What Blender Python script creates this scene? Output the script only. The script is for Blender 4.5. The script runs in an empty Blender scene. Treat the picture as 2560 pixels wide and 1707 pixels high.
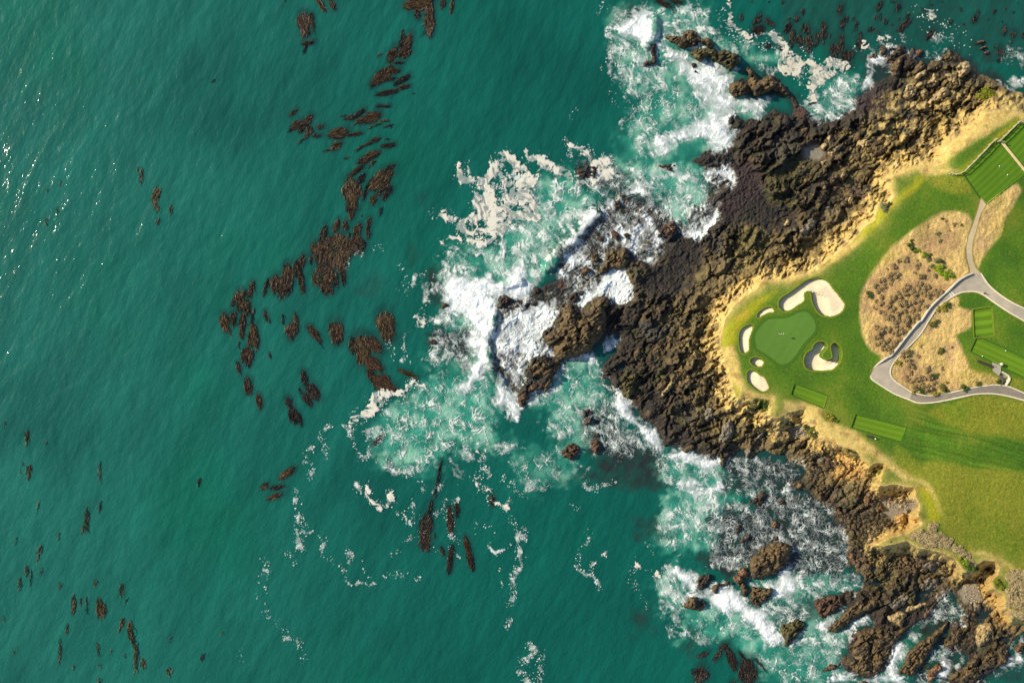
import bpy, math, random
import numpy as np
from mathutils import Vector
from mathutils.geometry import delaunay_2d_cdt

# ------------------------------------------------------------------ camera, sky, sun, exposure
scene = bpy.context.scene
COL = scene.collection
S = 0.09375            # metres per photograph pixel at sea level
H = 240.0 * 28 / 36    # height of the drone above the sea
cam_data = bpy.data.cameras.new("camera")
cam_data.lens = 28
cam_data.sensor_width = 36
cam_data.clip_end = 20000
cam = bpy.data.objects.new("camera", cam_data)
cam.location = (0, 0, H)
COL.objects.link(cam)
scene.camera = cam

SUN_EL, SUN_AZ = 31.0, -72.0      # azimuth clockwise from +Y (up in the photograph)
world = bpy.data.worlds.new("World")
scene.world = world
world.use_nodes = True
wn = world.node_tree
sky = wn.nodes.new("ShaderNodeTexSky")
sky.sky_type = 'NISHITA'
sky.sun_disc = False
sky.sun_elevation = math.radians(SUN_EL)
sky.sun_rotation = math.radians(SUN_AZ)
bg = wn.nodes["Background"]
bg.inputs[1].default_value = 0.125
wn.links.new(sky.outputs[0], bg.inputs[0])
sun_data = bpy.data.lights.new("sun", 'SUN')
sun_data.energy = 4.7
sun_data.angle = math.radians(0.55)
sun_data.color = (1.0, 0.875, 0.66)
sun = bpy.data.objects.new("sun", sun_data)
to_sun = Vector((math.sin(math.radians(SUN_AZ)) * math.cos(math.radians(SUN_EL)),
                 math.cos(math.radians(SUN_AZ)) * math.cos(math.radians(SUN_EL)),
                 math.sin(math.radians(SUN_EL))))
sun.rotation_euler = to_sun.to_track_quat('Z', 'Y').to_euler()
sun.location = to_sun * 400
COL.objects.link(sun)
scene.view_settings.view_transform = 'Standard'
scene.view_settings.look = 'None'
scene.view_settings.exposure = 0.5
scene.view_settings.gamma = 1
scene.view_settings.use_curve_mapping = False
scene.cycles.transparent_max_bounces = 12

# ------------------------------------------------------------------ helpers: coordinates
random.seed(7)
rng = np.random.default_rng(7)
CROPS = dict(A=(1960, 0, 3.92), B=(1960, 400, 3.92), C=(1960, 800, 3.92), D=(1960, 1200, 3.92), E=(1400, 0, 3.92),
             F=(1400, 400, 3.92), G=(1400, 800, 3.92), H=(1400, 1200, 3.92), I=(900, 350, 3.92), J=(900, 700, 3.92),
             K=(700, 1000, 3.357), L=(1500, 1307, 3.92), M=(540, 0, 3.92), N=(540, 400, 3.92), O=(540, 720, 3.92),
             P=(0, 1000, 2.218), Q=(0, 0, 3.357), R=(2260, 600, 7.84), S=(2360, 880, 11.76), T=(2380, 280, 8.711), U=(1960, 1307, 3.92),
             V=(1940, 640, 7.84), X=(1800, 680, 4.9), Y=(0, 0, 0.91875), Z=(0, 0, 2.297))


def pts(s):
    """'E 820,620 950,600 A 10,20' : survey points read off the photograph, in its pixels"""
    out, c = [], None
    for t in s.split():
        if t in CROPS:
            c = CROPS[t]
        else:
            x, y = t.split(',')
            out.append((c[0] + float(x) / c[2], c[1] + float(y) / c[2]))
    return np.array(out)


def smooth(p, n=5, closed=True):
    """Catmull-Rom curve through points"""
    p = np.asarray(p, float)
    N = len(p)
    out = []
    rngi = range(N if closed else N - 1)
    t = np.linspace(0, 1, n, endpoint=False)[:, None]
    for i in rngi:
        if closed:
            a, b, c, d = p[i - 1], p[i], p[(i + 1) % N], p[(i + 2) % N]
        else:
            a, b, c, d = p[max(i - 1, 0)], p[i], p[i + 1], p[min(i + 2, N - 1)]
        out.append(0.5 * ((2 * b) + (c - a) * t + (2 * a - 5 * b + 4 * c - d) * t ** 2 + (3 * b - a - 3 * c + d) * t ** 3))
    if not closed:
        out.append(p[-1:])
    return np.concatenate(out)


def wxy(u, v, z):
    k = S * (H - z) / H
    return (u - 1280) * k, (853.5 - v) * k


def uv_of(x, y, z):
    k = S * (H - z) / H
    return x / k + 1280, 853.5 - y / k


def sstep(a, b, x):
    t = np.clip((x - a) / (b - a), 0, 1)
    return t * t * (3 - 2 * t)


# ------------------------------------------------------------------ helpers: noise
_tab = rng.random((256, 256), dtype=np.float64).astype(np.float32)
_ang = (_tab * 2 * np.pi).astype(np.float32)
_gx, _gy = np.cos(_ang), np.sin(_ang)


def perlin(x, y, seed=0):
    x = x + seed * 17.31
    y = y + seed * 9.77
    xi = np.floor(x).astype(np.int32)
    yi = np.floor(y).astype(np.int32)
    xf = (x - xi).astype(np.float32)
    yf = (y - yi).astype(np.float32)
    u = xf * xf * xf * (xf * (xf * 6 - 15) + 10)
    v = yf * yf * yf * (yf * (yf * 6 - 15) + 10)
    x0, x1, y0, y1 = xi & 255, (xi + 1) & 255, yi & 255, (yi + 1) & 255
    n00 = _gx[x0, y0] * xf + _gy[x0, y0] * yf
    n10 = _gx[x1, y0] * (xf - 1) + _gy[x1, y0] * yf
    n01 = _gx[x0, y1] * xf + _gy[x0, y1] * (yf - 1)
    n11 = _gx[x1, y1] * (xf - 1) + _gy[x1, y1] * (yf - 1)
    a = n00 + u * (n10 - n00)
    b = n01 + u * (n11 - n01)
    return (a + v * (b - a)) * 1.45


def fbm(x, y, o=4, seed=0, gain=0.5):
    s, a, t = 0, 1.0, 0
    for i in range(o):
        s = s + a * perlin(x * 2 ** i, y * 2 ** i, seed + i * 3)
        t += a
        a *= gain
    return s / t


def ridged(x, y, o=4, seed=0):
    s, a, t = 0, 1.0, 0
    for i in range(o):
        s = s + a * (1 - np.abs(perlin(x * 2 ** i, y * 2 ** i, seed + i * 3)) * 1.8)
        t += a
        a *= 0.5
    return s / t


def cells(x, y, seed=0):
    """worley: F1, F2-F1, random of cell, tilted plane of cell"""
    x = x + seed * 13.7
    y = y + seed * 5.1
    xi = np.floor(x).astype(np.int32)
    yi = np.floor(y).astype(np.int32)
    f1 = np.full(x.shape, 9.0, np.float32)
    f2 = np.full(x.shape, 9.0, np.float32)
    rid = np.zeros(x.shape, np.float32)
    tl = np.zeros(x.shape, np.float32)
    for i in (-1, 0, 1):
        for j in (-1, 0, 1):
            cx, cy = (xi + i) & 255, (yi + j) & 255
            jx, jy = _tab[cx, cy], _tab[cy, cx]
            dx = x - (xi + i) - jx
            dy = y - (yi + j) - jy
            d = np.sqrt(dx * dx + dy * dy).astype(np.float32)
            r = _tab[(cx + 91) & 255, (cy + 37) & 255]
            t = (dx * _gx[cx, cy] + dy * _gy[cx, cy]).astype(np.float32)
            near = d < f1
            f2 = np.where(near, f1, np.minimum(f2, d))
            rid = np.where(near, r, rid)
            tl = np.where(near, t, tl)
            f1 = np.where(near, d, f1)
    return f1, f2 - f1, rid, tl


# ------------------------------------------------------------------ helpers: distance to outlines, painted maps
def sdf_points(poly, u, v):
    """signed distance in photograph pixels, positive inside"""
    sh = u.shape
    u = u.ravel().astype(np.float32)
    v = v.ravel().astype(np.float32)
    d2 = np.full(u.shape, 1e12, np.float32)
    ins = np.zeros(u.shape, bool)
    P = np.asarray(poly, np.float32)
    Q = np.roll(P, -1, axis=0)
    for (ax, ay), (bx, by) in zip(P, Q):
        ex, ey = bx - ax, by - ay
        L = ex * ex + ey * ey + 1e-9
        px, py = u - ax, v - ay
        t = np.clip((px * ex + py * ey) / L, 0, 1)
        qx, qy = px - t * ex, py - t * ey
        np.minimum(d2, qx * qx + qy * qy, out=d2)
        if ay != by:
            c = (v >= min(ay, by)) & (v < max(ay, by)) & (u < ax + (v - ay) * ex / ey)
            ins ^= c
    d = np.sqrt(d2)
    return np.where(ins, d, -d).reshape(sh)


def dist_line(line, u, v):
    sh = u.shape
    u = u.ravel()
    v = v.ravel()
    best = np.full(u.shape, 1e6)
    for (ax, ay), (bx, by) in zip(line[:-1], line[1:]):
        ex, ey = bx - ax, by - ay
        L = ex * ex + ey * ey + 1e-9
        t = np.clip(((u - ax) * ex + (v - ay) * ey) / L, 0, 1)
        best = np.minimum(best, np.hypot(u - ax - t * ex, v - ay - t * ey))
    return best.reshape(sh)


CS = 5.0                       # step of the coarse maps
CU0, CV0, CNU, CNV = -100.0, -100.0, 560, 382
CU, CV = np.meshgrid(CU0 + CS * np.arange(CNU), CV0 + CS * np.arange(CNV))


def csamp(f, u, v):
    """bilinear lookup in a coarse map"""
    x = np.clip((u - CU0) / CS, 0, CNU - 1.001)
    y = np.clip((v - CV0) / CS, 0, CNV - 1.001)
    xi = x.astype(np.int32)
    yi = y.astype(np.int32)
    a = (x - xi).astype(np.float32)
    b = (y - yi).astype(np.float32)
    return (f[yi, xi] * (1 - a) + f[yi, xi + 1] * a) * (1 - b) + (f[yi + 1, xi] * (1 - a) + f[yi + 1, xi + 1] * a) * b


def coarse_sdf(poly, margin=160):
    out = np.full(CU.shape, -margin, np.float32)
    p = np.asarray(poly)
    i0 = int(max(0, (p[:, 0].min() - margin - CU0) // CS))
    i1 = int(min(CNU, (p[:, 0].max() + margin - CU0) // CS + 2))
    j0 = int(max(0, (p[:, 1].min() - margin - CV0) // CS))
    j1 = int(min(CNV, (p[:, 1].max() + margin - CV0) // CS + 2))
    if i1 > i0 and j1 > j0:
        out[j0:j1, i0:i1] = np.maximum(sdf_points(p, CU[j0:j1, i0:i1], CV[j0:j1, i0:i1]), -margin)
    return out


def paint(field, poly, val, feather=12.0):
    m = coarse_sdf(poly, margin=feather + 12)
    np.maximum(field, val * sstep(-feather * 0.5, feather * 0.5, m), out=field)


def paint_line(field, line, w, val):
    p = np.asarray(line)
    mg = w * 2 + 12
    i0 = int(max(0, (p[:, 0].min() - mg - CU0) // CS))
    i1 = int(min(CNU, (p[:, 0].max() + mg - CU0) // CS + 2))
    j0 = int(max(0, (p[:, 1].min() - mg - CV0) // CS))
    j1 = int(min(CNV, (p[:, 1].max() + mg - CV0) // CS + 2))
    if i1 > i0 and j1 > j0:
        d = dist_line(p, CU[j0:j1, i0:i1], CV[j0:j1, i0:i1])
        s = field[j0:j1, i0:i1]
        np.maximum(s, val * sstep(w * 1.1, w * 0.35, d), out=s)


# ------------------------------------------------------------------ helpers: objects
def mesh_obj(name, co, faces, mat, parent=None, cols=None, alpha=None, smooth_shade=True, quads=True):
    """one mesh object from arrays"""
    me = bpy.data.meshes.new(name)
    co = np.ascontiguousarray(co, np.float32)
    faces = np.ascontiguousarray(faces, np.int32)
    k = faces.shape[1]
    nf = len(faces)
    me.vertices.add(len(co))
    me.vertices.foreach_set("co", co.ravel())
    me.loops.add(nf * k)
    me.loops.foreach_set("vertex_index", faces.ravel())
    me.polygons.add(nf)
    me.polygons.foreach_set("loop_start", np.arange(0, nf * k, k, dtype=np.int32))
    me.polygons.foreach_set("loop_total", np.full(nf, k, np.int32))
    me.polygons.foreach_set("use_smooth", np.full(nf, smooth_shade, bool))
    if cols is not None:
        a = me.color_attributes.new("albedo", 'FLOAT_COLOR', 'POINT')
        c = np.ones((len(co), 4), np.float32)
        c[:, :3] = cols
        a.data.foreach_set("color", c.ravel())
    if alpha is not None:
        a = me.attributes.new("cover", 'FLOAT', 'POINT')
        a.data.foreach_set("value", np.ascontiguousarray(alpha, np.float32))
    me.update(calc_edges=True)
    if mat is not None:
        me.materials.append(mat)
    o = bpy.data.objects.new(name, me)
    COL.objects.link(o)
    if parent is not None:
        o.parent = parent
    return o


def tag(o, label, cat, group=None):
    o["label"] = label
    o["category"] = cat
    if group:
        o["group"] = group
    return o


def setting(o, kind='structure'):
    o["kind"] = kind
    return o


def empty(name, loc, rz=0.0):
    o = bpy.data.objects.new(name, None)
    o.empty_display_size = 0.3
    o.location = loc
    o.rotation_euler = (0, 0, rz)
    COL.objects.link(o)
    return o


def compact(co, faces, *arrs):
    used = np.zeros(len(co), bool)
    used[faces.ravel()] = True
    idx = np.cumsum(used) - 1
    return (co[used], idx[faces]) + tuple(None if a is None else a[used] for a in arrs)


ORD = ("", "second", "third", "fourth", "fifth", "sixth", "seventh", "eighth", "ninth", "tenth", "eleventh", "twelfth",
       "thirteenth", "fourteenth", "fifteenth", "sixteenth", "seventeenth", "eighteenth", "nineteenth", "twentieth")


def single_out(items):
    """items: (object, label, v). Look-alikes get their place in the row, from the top of the photograph down."""
    by = {}
    for o, lab, v in items:
        by.setdefault(lab, []).append((v, o))
    for lab, L in by.items():
        L.sort(key=lambda t: t[0])
        n = len(L)
        for i, (v, o) in enumerate(L):
            if n == 1:
                o["label"] = lab
            elif i == 0:
                o["label"] = lab + ", topmost of these"
            elif i == n - 1:
                o["label"] = lab + ", lowest of these"
            elif i < len(ORD):
                o["label"] = lab + ", " + ORD[i] + " from the top"
            elif n - 1 - i < len(ORD):
                o["label"] = lab + ", " + ORD[n - 1 - i] + " from the bottom"
            else:
                o["label"] = lab + ", amid the others"


# ------------------------------------------------------------------ helpers: materials
def new_mat(name):
    m = bpy.data.materials.new(name)
    m.use_nodes = True
    return m, m.node_tree, m.node_tree.nodes["Principled BSDF"]


def attr_mat(name, rough=0.85, scale=6.0, amount=0.35, bump=0.3, bump_scale=4.0, spec=0.3, bdist=0.1, col=None, stripes=None, detail=5):
    """colour from the vertices (or fixed), grained by noise, with a noise bump"""
    m, t, p = new_mat(name)
    N, Lk = t.nodes, t.links
    tc = N.new("ShaderNodeNewGeometry")
    if col is None:
        a = N.new("ShaderNodeAttribute")
        a.attribute_name = "albedo"
        src = a.outputs["Color"]
    else:
        a = N.new("ShaderNodeRGB")
        a.outputs[0].default_value = (*col, 1)
        src = a.outputs[0]
    nz = N.new("ShaderNodeTexNoise")
    nz.inputs["Scale"].default_value = scale
    nz.inputs["Detail"].default_value = detail
    nz.inputs["Roughness"].default_value = 0.65
    Lk.new(tc.outputs["Position"], nz.inputs["Vector"])
    mr = N.new("ShaderNodeMapRange")
    mr.inputs[1].default_value = 0.28
    mr.inputs[2].default_value = 0.72
    mr.inputs[3].default_value = 1 - amount
    mr.inputs[4].default_value = 1 + amount
    Lk.new(nz.outputs[0], mr.inputs[0])
    fac = mr.outputs[0]
    if stripes:
        ang, width, amt = stripes
        mp = N.new("ShaderNodeMapping")
        mp.inputs["Rotation"].default_value = (0, 0, -ang)
        Lk.new(tc.outputs["Position"], mp.inputs[0])
        sx = N.new("ShaderNodeSeparateXYZ")
        Lk.new(mp.outputs[0], sx.inputs[0])
        mu = N.new("ShaderNodeMath"); mu.operation = 'MULTIPLY'; mu.inputs[1].default_value = math.pi / width
        Lk.new(sx.outputs[1], mu.inputs[0])
        sn = N.new("ShaderNodeMath"); sn.operation = 'SINE'
        Lk.new(mu.outputs[0], sn.inputs[0])
        m2 = N.new("ShaderNodeMapRange")
        m2.inputs[1].default_value = -0.5; m2.inputs[2].default_value = 0.5
        m2.inputs[3].default_value = 1 - amt; m2.inputs[4].default_value = 1 + amt
        Lk.new(sn.outputs[0], m2.inputs[0])
        mm = N.new("ShaderNodeMath"); mm.operation = 'MULTIPLY'
        Lk.new(fac, mm.inputs[0]); Lk.new(m2.outputs[0], mm.inputs[1])
        fac = mm.outputs[0]
    vm = N.new("ShaderNodeVectorMath"); vm.operation = 'SCALE'
    Lk.new(src, vm.inputs[0]); Lk.new(fac, vm.inputs[3])
    Lk.new(vm.outputs[0], p.inputs["Base Color"])
    p.inputs["Roughness"].default_value = rough
    p.inputs["Specular IOR Level"].default_value = spec
    if bump:
        nb = N.new("ShaderNodeTexNoise")
        nb.inputs["Scale"].default_value = bump_scale
        nb.inputs["Detail"].default_value = 6
        Lk.new(tc.outputs["Position"], nb.inputs["Vector"])
        b = N.new("ShaderNodeBump")
        b.inputs["Strength"].default_value = bump
        b.inputs["Distance"].default_value = bdist
        Lk.new(nb.outputs[0], b.inputs["Height"])
        Lk.new(b.outputs[0], p.inputs["Normal"])
    return m

# ------------------------------------------------------------------ survey: outlines of the headland
LAND = np.concatenate([pts(
    "A 2352,1130 2280,1060 2200,960 2180,870 2050,770 1900,730 1830,640 1740,570 1640,490 1560,545 1440,620 1330,625 1300,540 "
    "1280,480 1200,560 1180,470 1050,460 950,460 930,520 960,600 1050,640 1060,740 960,790 900,800 800,900 700,960 690,1020 720,1060 "
    "640,1100 560,1150 400,1180 330,1190 240,1160 220,1110 150,1000 60,940 0,900 E 2130,790 2060,740 1950,760 1880,690 1830,700 "
    "1860,800 1800,790 1690,800 1650,890 1720,960 1850,920 1930,945 2100,900 2240,960 2290,1050 2250,1130 2100,1080 1990,1160 1900,1170 1810,1190 1700,1090 1650,1160 1630,1270 "
    "1740,1290 1700,1360 1640,1470 1550,1500 1450,1480 1370,1520 F 1380,0 1300,20 1420,60 1440,160 1500,230 1500,390 1400,430 1300,500 1250,620 "
    "1100,640 950,560 700,380 560,330 520,420 420,520 330,590 270,700 180,800 80,900 0,960 J 1960,0 1800,60 1700,120 1600,200 1500,220 1400,290 1370,400 1340,520 "
    "1300,600 1300,760 1330,850 1400,950 1480,1050 1540,1120 1550,1190 1600,1240 1660,1190 1700,1120 1790,1080 1870,1040 1890,980 1960,850 1980,790 2150,740 2250,690 "
    "G 240,300 330,250 420,210 560,150 590,190 560,290 500,350 440,430 390,520 390,570 480,560 500,650 550,700 600,690 640,770 700,860 800,890 800,960 "
    "860,1010 920,1020 970,1120 1030,1250 1190,1230 1210,1290 1330,1280 1400,1340 1460,1370 1560,1350 1580,1440 1620,1380 1690,1340 1730,1290 1800,1270 "
    "1850,1340 1920,1330 2000,1270 2110,1310 2210,1320 2250,1380 2352,1400 C 60,1330 150,1430 200,1500 170,1568 D 0,20 60,60 120,60 230,110 330,210 430,300 "
    "560,420 620,560 610,720 690,850 780,960 760,1060 570,1110 470,1130 380,1170 500,1250 620,1210 700,1290 850,1340 900,1400 860,1440 760,1430 680,1500 "
    "U 620,1200 640,1270 560,1360 620,1440 720,1500 860,1510 980,1440 1060,1290 1090,1190 1220,1020 1350,940 1420,910 1480,820 1600,680 1640,650 1700,720 1740,800 1790,870 "
    "1740,960 1640,990 1600,1100 1560,1210 1640,1250 1800,1290 1820,1340 1740,1420 1640,1480 1590,1560 1560,1700 1900,1700 1960,1500 2100,1420 2180,1340 2200,1230 2260,1120 2352,1050"),
    [(2720, 1570), (2720, 300)]])
TOP = np.concatenate([pts(
    "A 2352,1110 2150,1085 1980,1135 1860,1230 1780,1310 1650,1410 1560,1500 B 1560,40 1480,60 1330,70 1200,110 1060,170 1050,300 1080,350 1030,430 920,470 "
    "880,600 800,650 700,760 640,830 500,930 380,1040 240,1120 0,1185 F 2000,1195 1900,1290 1780,1370 1700,1440 1640,1540 G 1620,20 1580,110 1570,250 1610,330 1660,500 1690,620 "
    "1710,730 1760,770 1830,750 1900,775 2060,780 2080,850 2050,930 2100,965 2200,925 2352,885 C 40,900 200,870 235,940 240,1000 300,1020 370,1130 430,1180 560,1240 700,1280 800,1370 "
    "850,1440 920,1400 1000,1400 D 930,60 1080,45 1280,70 1290,170 1330,250 1300,350 1360,420 1200,520 1040,560 900,640 980,650 1200,600 1300,660 1450,690 1540,700 1660,760 1760,900 1830,900 "
    "1900,820 1960,785 2080,790 2110,850 2100,910 2040,980 2050,1060 2150,1130 2180,1250 2260,1320 2352,1310"), [(2720, 1560), (2720, 300)]])
FLATS = [pts("F 1400,0 1700,60 1900,100 2000,300 2300,520 2352,620 2100,700 1900,620 1640,640 1580,560 1580,400 1720,280 1740,150"),
         pts("B 0,400 130,520 110,600 0,700"), pts("B 440,230 620,260 600,340 500,340"), pts("F 1000,850 1250,780 1400,900 1420,1050 1250,1300 900,1280 760,1250 900,1080 1060,950"),
         pts("A 800,950 950,900 1150,950 1200,1060 1000,1130 850,1120 740,1050"), pts("B 220,800 380,760 440,860 330,920 220,900"),
         pts("D 480,300 900,330 1040,450 900,600 800,760 650,700 640,540 560,400"), pts("A 200,1450 330,1400 420,1500 300,1600 180,1560")]
WASH = [pts("F 1300,20 1420,60 1660,80 1740,190 1700,280 1560,330 1500,390 1560,450 1560,580 1480,640 1380,760 1310,780 1210,730 1150,660 1110,600 1010,660 960,730 1050,760 1060,830 1100,840 1060,930 "
            "990,1000 890,1050 780,1000 700,1010 670,1060 680,1160 730,1210 720,1380 580,1430 490,1430 480,1370 380,1360 290,1400 220,1490 110,1400 0,1360 0,900 250,640 500,380 800,380 1200,560 1400,400 1480,240"),
        pts("J 1960,0 2352,0 2352,160 2250,200 2170,320 2050,250 1960,330 1900,450 1820,530 1790,580 1870,640 1910,690 1910,750 1780,760 1680,790 1610,900 1640,950 1780,960 1700,1000 1560,1060 1400,980 1280,800 1280,600 1330,400 1380,260 1600,180 1800,40"),
        pts("D 480,280 620,420 640,560 600,700 700,860 780,970 700,960 600,850 560,700 560,560 480,420")]
COVES = [pts("D 900,190 1000,160 1120,215 1280,180 1300,260 1210,330 1070,390 950,340 960,260"), pts("U 1720,690 1780,600 1900,570 1930,680 1970,770 1850,790 1780,770"),
         pts("C 50,1070 180,1030 210,1130 90,1150"), pts("A 190,1450 330,1420 400,1500 330,1568 200,1560")]
RILLS = [pts("G 250,300 330,330 400,330 480,250 580,180 560,120 420,190 330,230"), pts("A 880,560 960,600 1040,640 1040,740 930,760 880,800 900,640"),
         pts("U 370,930 600,820 620,830 430,1010 380,1040"), pts("U 700,1000 870,960 880,1000 690,1060")]

# ------------------------------------------------------------------ height of the land as a function of the photograph's pixel
sd_land = coarse_sdf(LAND, 420)
sd_top = coarse_sdf(TOP, 420)
flat = np.zeros(CU.shape, np.float32)
for p in FLATS:
    paint(flat, p, 1.0, 34)
wash = np.zeros(CU.shape, np.float32)
for p in WASH:
    paint(wash, p, 1.0, 26)
cove = np.zeros(CU.shape, np.float32)
for p in COVES:
    paint(cove, p, 1.0, 14)
rill = np.zeros(CU.shape, np.float32)
for p in RILLS:
    paint(rill, p, 1.0, 14)
# plateau: a smooth surface through levels
lev = np.array([(1880, 840, 7.5), (2050, 620, 8.2), (2250, 480, 10.2), (2480, 380, 12.2), (2600, 250, 12.0), (2150, 760, 8.4), (2300, 760, 9.6),
                (2420, 700, 10.6), (2560, 780, 11.4), (2150, 1000, 8.2), (2300, 900, 9.2), (2470, 960, 10.6), (2250, 1130, 8.6), (2450, 1200, 10.0),
                (2560, 1050, 11.0), (2550, 1400, 10.0), (2300, 1330, 10.5), (2500, 1550, 10.5), (2230, 1370, 10.5), (2700, 900, 13), (1800, 960, 6.6), (2010, 1060, 7.2),
                (2700, 1500, 11), (2700, 200, 13)], float)


def plateau(u, v):
    w = 0
    s = 0
    for a, b, z in lev:
        k = 1.0 / (((u - a) ** 2 + (v - b) ** 2) / 1e4 + 0.35) ** 1.6
        w = w + k
        s = s + k * z
    return s / w


plat_c = plateau(CU, CV).astype(np.float32)

# golf features that are cut into the turf: (outline, depth on the sunward side, depth on the far side)
GREEN = smooth(pts("X 440,880 430,800 460,720 520,640 580,590 650,575 780,570 870,545 960,500 1030,485 1090,510 1140,570 1170,640 1165,720 1110,790 1040,860 980,940 920,1030 850,1100 790,1130 720,1120 640,1060 560,1000 490,960 450,930"), 4)
BUNKERS = [
    ("V 60,960 70,890 130,810 230,750 330,680 450,590 560,510 680,455 810,420 900,435 1000,490 1060,560 1120,650 1200,740 1290,860 1340,930 1335,1010 1290,1090 1200,1150 1090,1185 1000,1180 900,1150 820,1080 750,970 715,860 700,740 670,705 620,690 575,710 550,770 555,850 520,910 430,960 300,1050 165,1085 110,1050 70,1000",
     1.15, "large horseshoe sand bunker above the putting green, wrapped round a grass tongue"),
    ("X 455,545 475,500 530,455 590,432 630,432 660,470 650,495 590,500 530,530 480,560", 0.55, "small slim sand bunker between the horseshoe bunker and the long left-hand one"),
    ("X 237,860 240,770 270,700 330,660 380,645 408,670 385,740 360,810 355,940 340,980 290,995 255,960", 0.8, "long narrow crescent sand bunker on the seaward edge of the putting green"),
    ("X 372,1095 390,1060 440,1048 510,1065 538,1105 515,1150 470,1163 410,1140", 1.15, "smallest sand bunker, a round pot half in shade below the green"),
    ("X 335,1300 340,1230 370,1207 430,1210 480,1260 540,1290 575,1350 597,1410 570,1450 510,1463 450,1440 390,1390 350,1350", 0.85, "teardrop sand bunker lying below the round pot bunker"),
    ("C 200,410 205,370 230,320 280,290 295,250 330,218 380,212 415,235 425,270 400,300 375,335 380,370 420,390 460,385 480,360 468,300 465,250 490,225 520,232 555,270 568,330 555,400 510,460 460,490 380,495 300,495 260,490 215,460",
     1.9, "u-shaped sand bunker right of the putting green with a grass island")]
BUNKERS = [(smooth(pts(a), 4), d, l) for a, d, l in BUNKERS]
TEES = [("C 105,625 425,742 390,858 72,728", "mown tee box beside the teardrop bunker, striped lengthwise"),
        ("C 705,925 1195,1050 1145,1192 662,1052", "long mown tee box in the middle of the lower fairway"),
        ("B 1855,1466 2036,1443 2062,1722 1868,1742", "small square tee box with bold stripes inside the path loop"),
        ("C 1895,158 2400,395 2640,505 2640,700 2352,560 1828,305", "long striped tee box beside the stairway"),
        ("T 235,1330 500,1075 930,650 1045,690 1568,1305 1540,1380 B 1985,432 1920,372 1830,240", "large tee box under the railing, below the timber edge"),
        ("T 1085,640 1440,262 1568,292 2300,500 2300,1900 1568,1240", "upper tee box at the railing, beyond the timber edge")]
TEES = [(pts(a), l) for a, l in TEES]
PATH_A = pts("B 1930,375 1985,432 1930,520 1890,660 1850,800 1840,900 1850,990 1880,1060 1928,1112 1828,1112 1815,1050 1790,960 1785,860 1810,740 1850,640 1900,490")
PATH_B = np.concatenate([pts("B 1828,1112 1928,1112 2000,1220 2100,1310 2220,1390 2352,1455"), [(2720, 862), (2720, 900)],
                         pts("B 2352,1578 2200,1490 2050,1390 1950,1320 1870,1290 1750,1295 1660,1332 1600,1372 1500,1450 1420,1568 C 1340,130 1250,230 1180,300 1110,370 1050,460 1045,540 1090,600 1170,655 1255,710 "
                             "1232,780 1080,720 950,640 862,580 850,540 880,470 930,420 1000,370 1050,340 1160,200 1240,100 1310,20 B 1340,1568 1420,1450 1520,1350 1600,1280 1680,1200 1750,1150")])
PATH_C = np.concatenate([pts("C 1255,710 1420,738 1640,708 1860,660 2000,640 2100,636 2200,652 2352,715"), [(2720, 1035), (2720, 1062)],
                         pts("C 2352,785 2200,745 2050,720 1870,725 1700,760 1500,800 1370,812 1290,805 1232,780")])


def strip(line, n=6):
    return smooth(line, n, closed=False)


DRY = [np.concatenate([pts("B 1830,1108 1750,1150 1680,1200 1600,1280 1520,1350 1420,1450 1340,1568 C 1310,20 1240,100 1160,200 1050,340 1000,370 960,390 940,340 860,300 810,240 770,150 745,0 B 740,1500 750,1340 780,1240 850,1130 "
                           "940,1000 1050,850 1200,740 1330,640 1450,560 1550,510 1700,500 1800,530 1840,600 1800,740 1780,860 1785,960 1815,1050")]),
       pts("C 1110,370 1180,300 1250,230 1340,130 1420,20 B 1500,1450 1600,1372 1680,1330 1720,1360 1700,1440 1840,1480 C 1830,60 1770,100 1680,150 1740,260 1760,340 1800,420 1830,480 1900,520 2050,540 2130,600 2100,632 1860,655 1640,705 1420,735 1255,705 1170,650 1090,595 1050,540 1055,460"),
       pts("B 1985,440 2100,340 2250,245 2290,240 2330,300 2250,440 2180,560 2120,740 2000,880 1930,990 1900,1060 1870,1020 1850,900 1860,800 1900,650 1940,520")]
YELLOW = [pts("C 1400,900 1500,830 1800,760 1950,740 2300,800 2500,850 2700,900 2700,1250 2352,1190 2100,1140 1800,1100 1600,1020 1480,960"),
          pts("C 1100,1200 1200,1280 1330,1410 1480,1380 1650,1400 1900,1460 2352,1480 2700,1500 2700,1800 D 2352,960 2200,890 2080,790 1850,730 1700,640 1600,560 1540,430 1540,300 1500,170 1400,20 C 1250,1560 1040,1430"),
          pts("S 640,560 900,470 1400,560 1600,700 1700,780 1600,950 1300,980 1100,1060 700,1050 560,900"), pts("S 1950,650 2352,850 2352,1150 2000,1050 1850,960 1940,810"),
          pts("B 1740,150 1560,140 1400,190 1450,260 1650,330 1830,330 1850,260")]
LIME = [pts("X 30,700 160,560 300,430 420,350 560,280 690,220 600,330 480,440 330,600 210,720 190,880 60,980 10,900"), pts("B 380,1040 640,830 800,650 920,480 1060,420 1300,180 1400,160 1300,280 1100,430 950,590 850,720 700,840 480,1000"),
        pts("X 170,1400 260,1400 270,1500 200,1540"), pts("T 900,600 1400,160 1430,220 950,640 700,830 230,1300 100,1350 500,1000"),
        pts("D 1300,80 1400,50 1490,150 1540,300 1520,400 1430,410 1390,300 1350,180"), pts("C 900,1400 1000,1400 980,1560 930,1568")]
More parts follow.
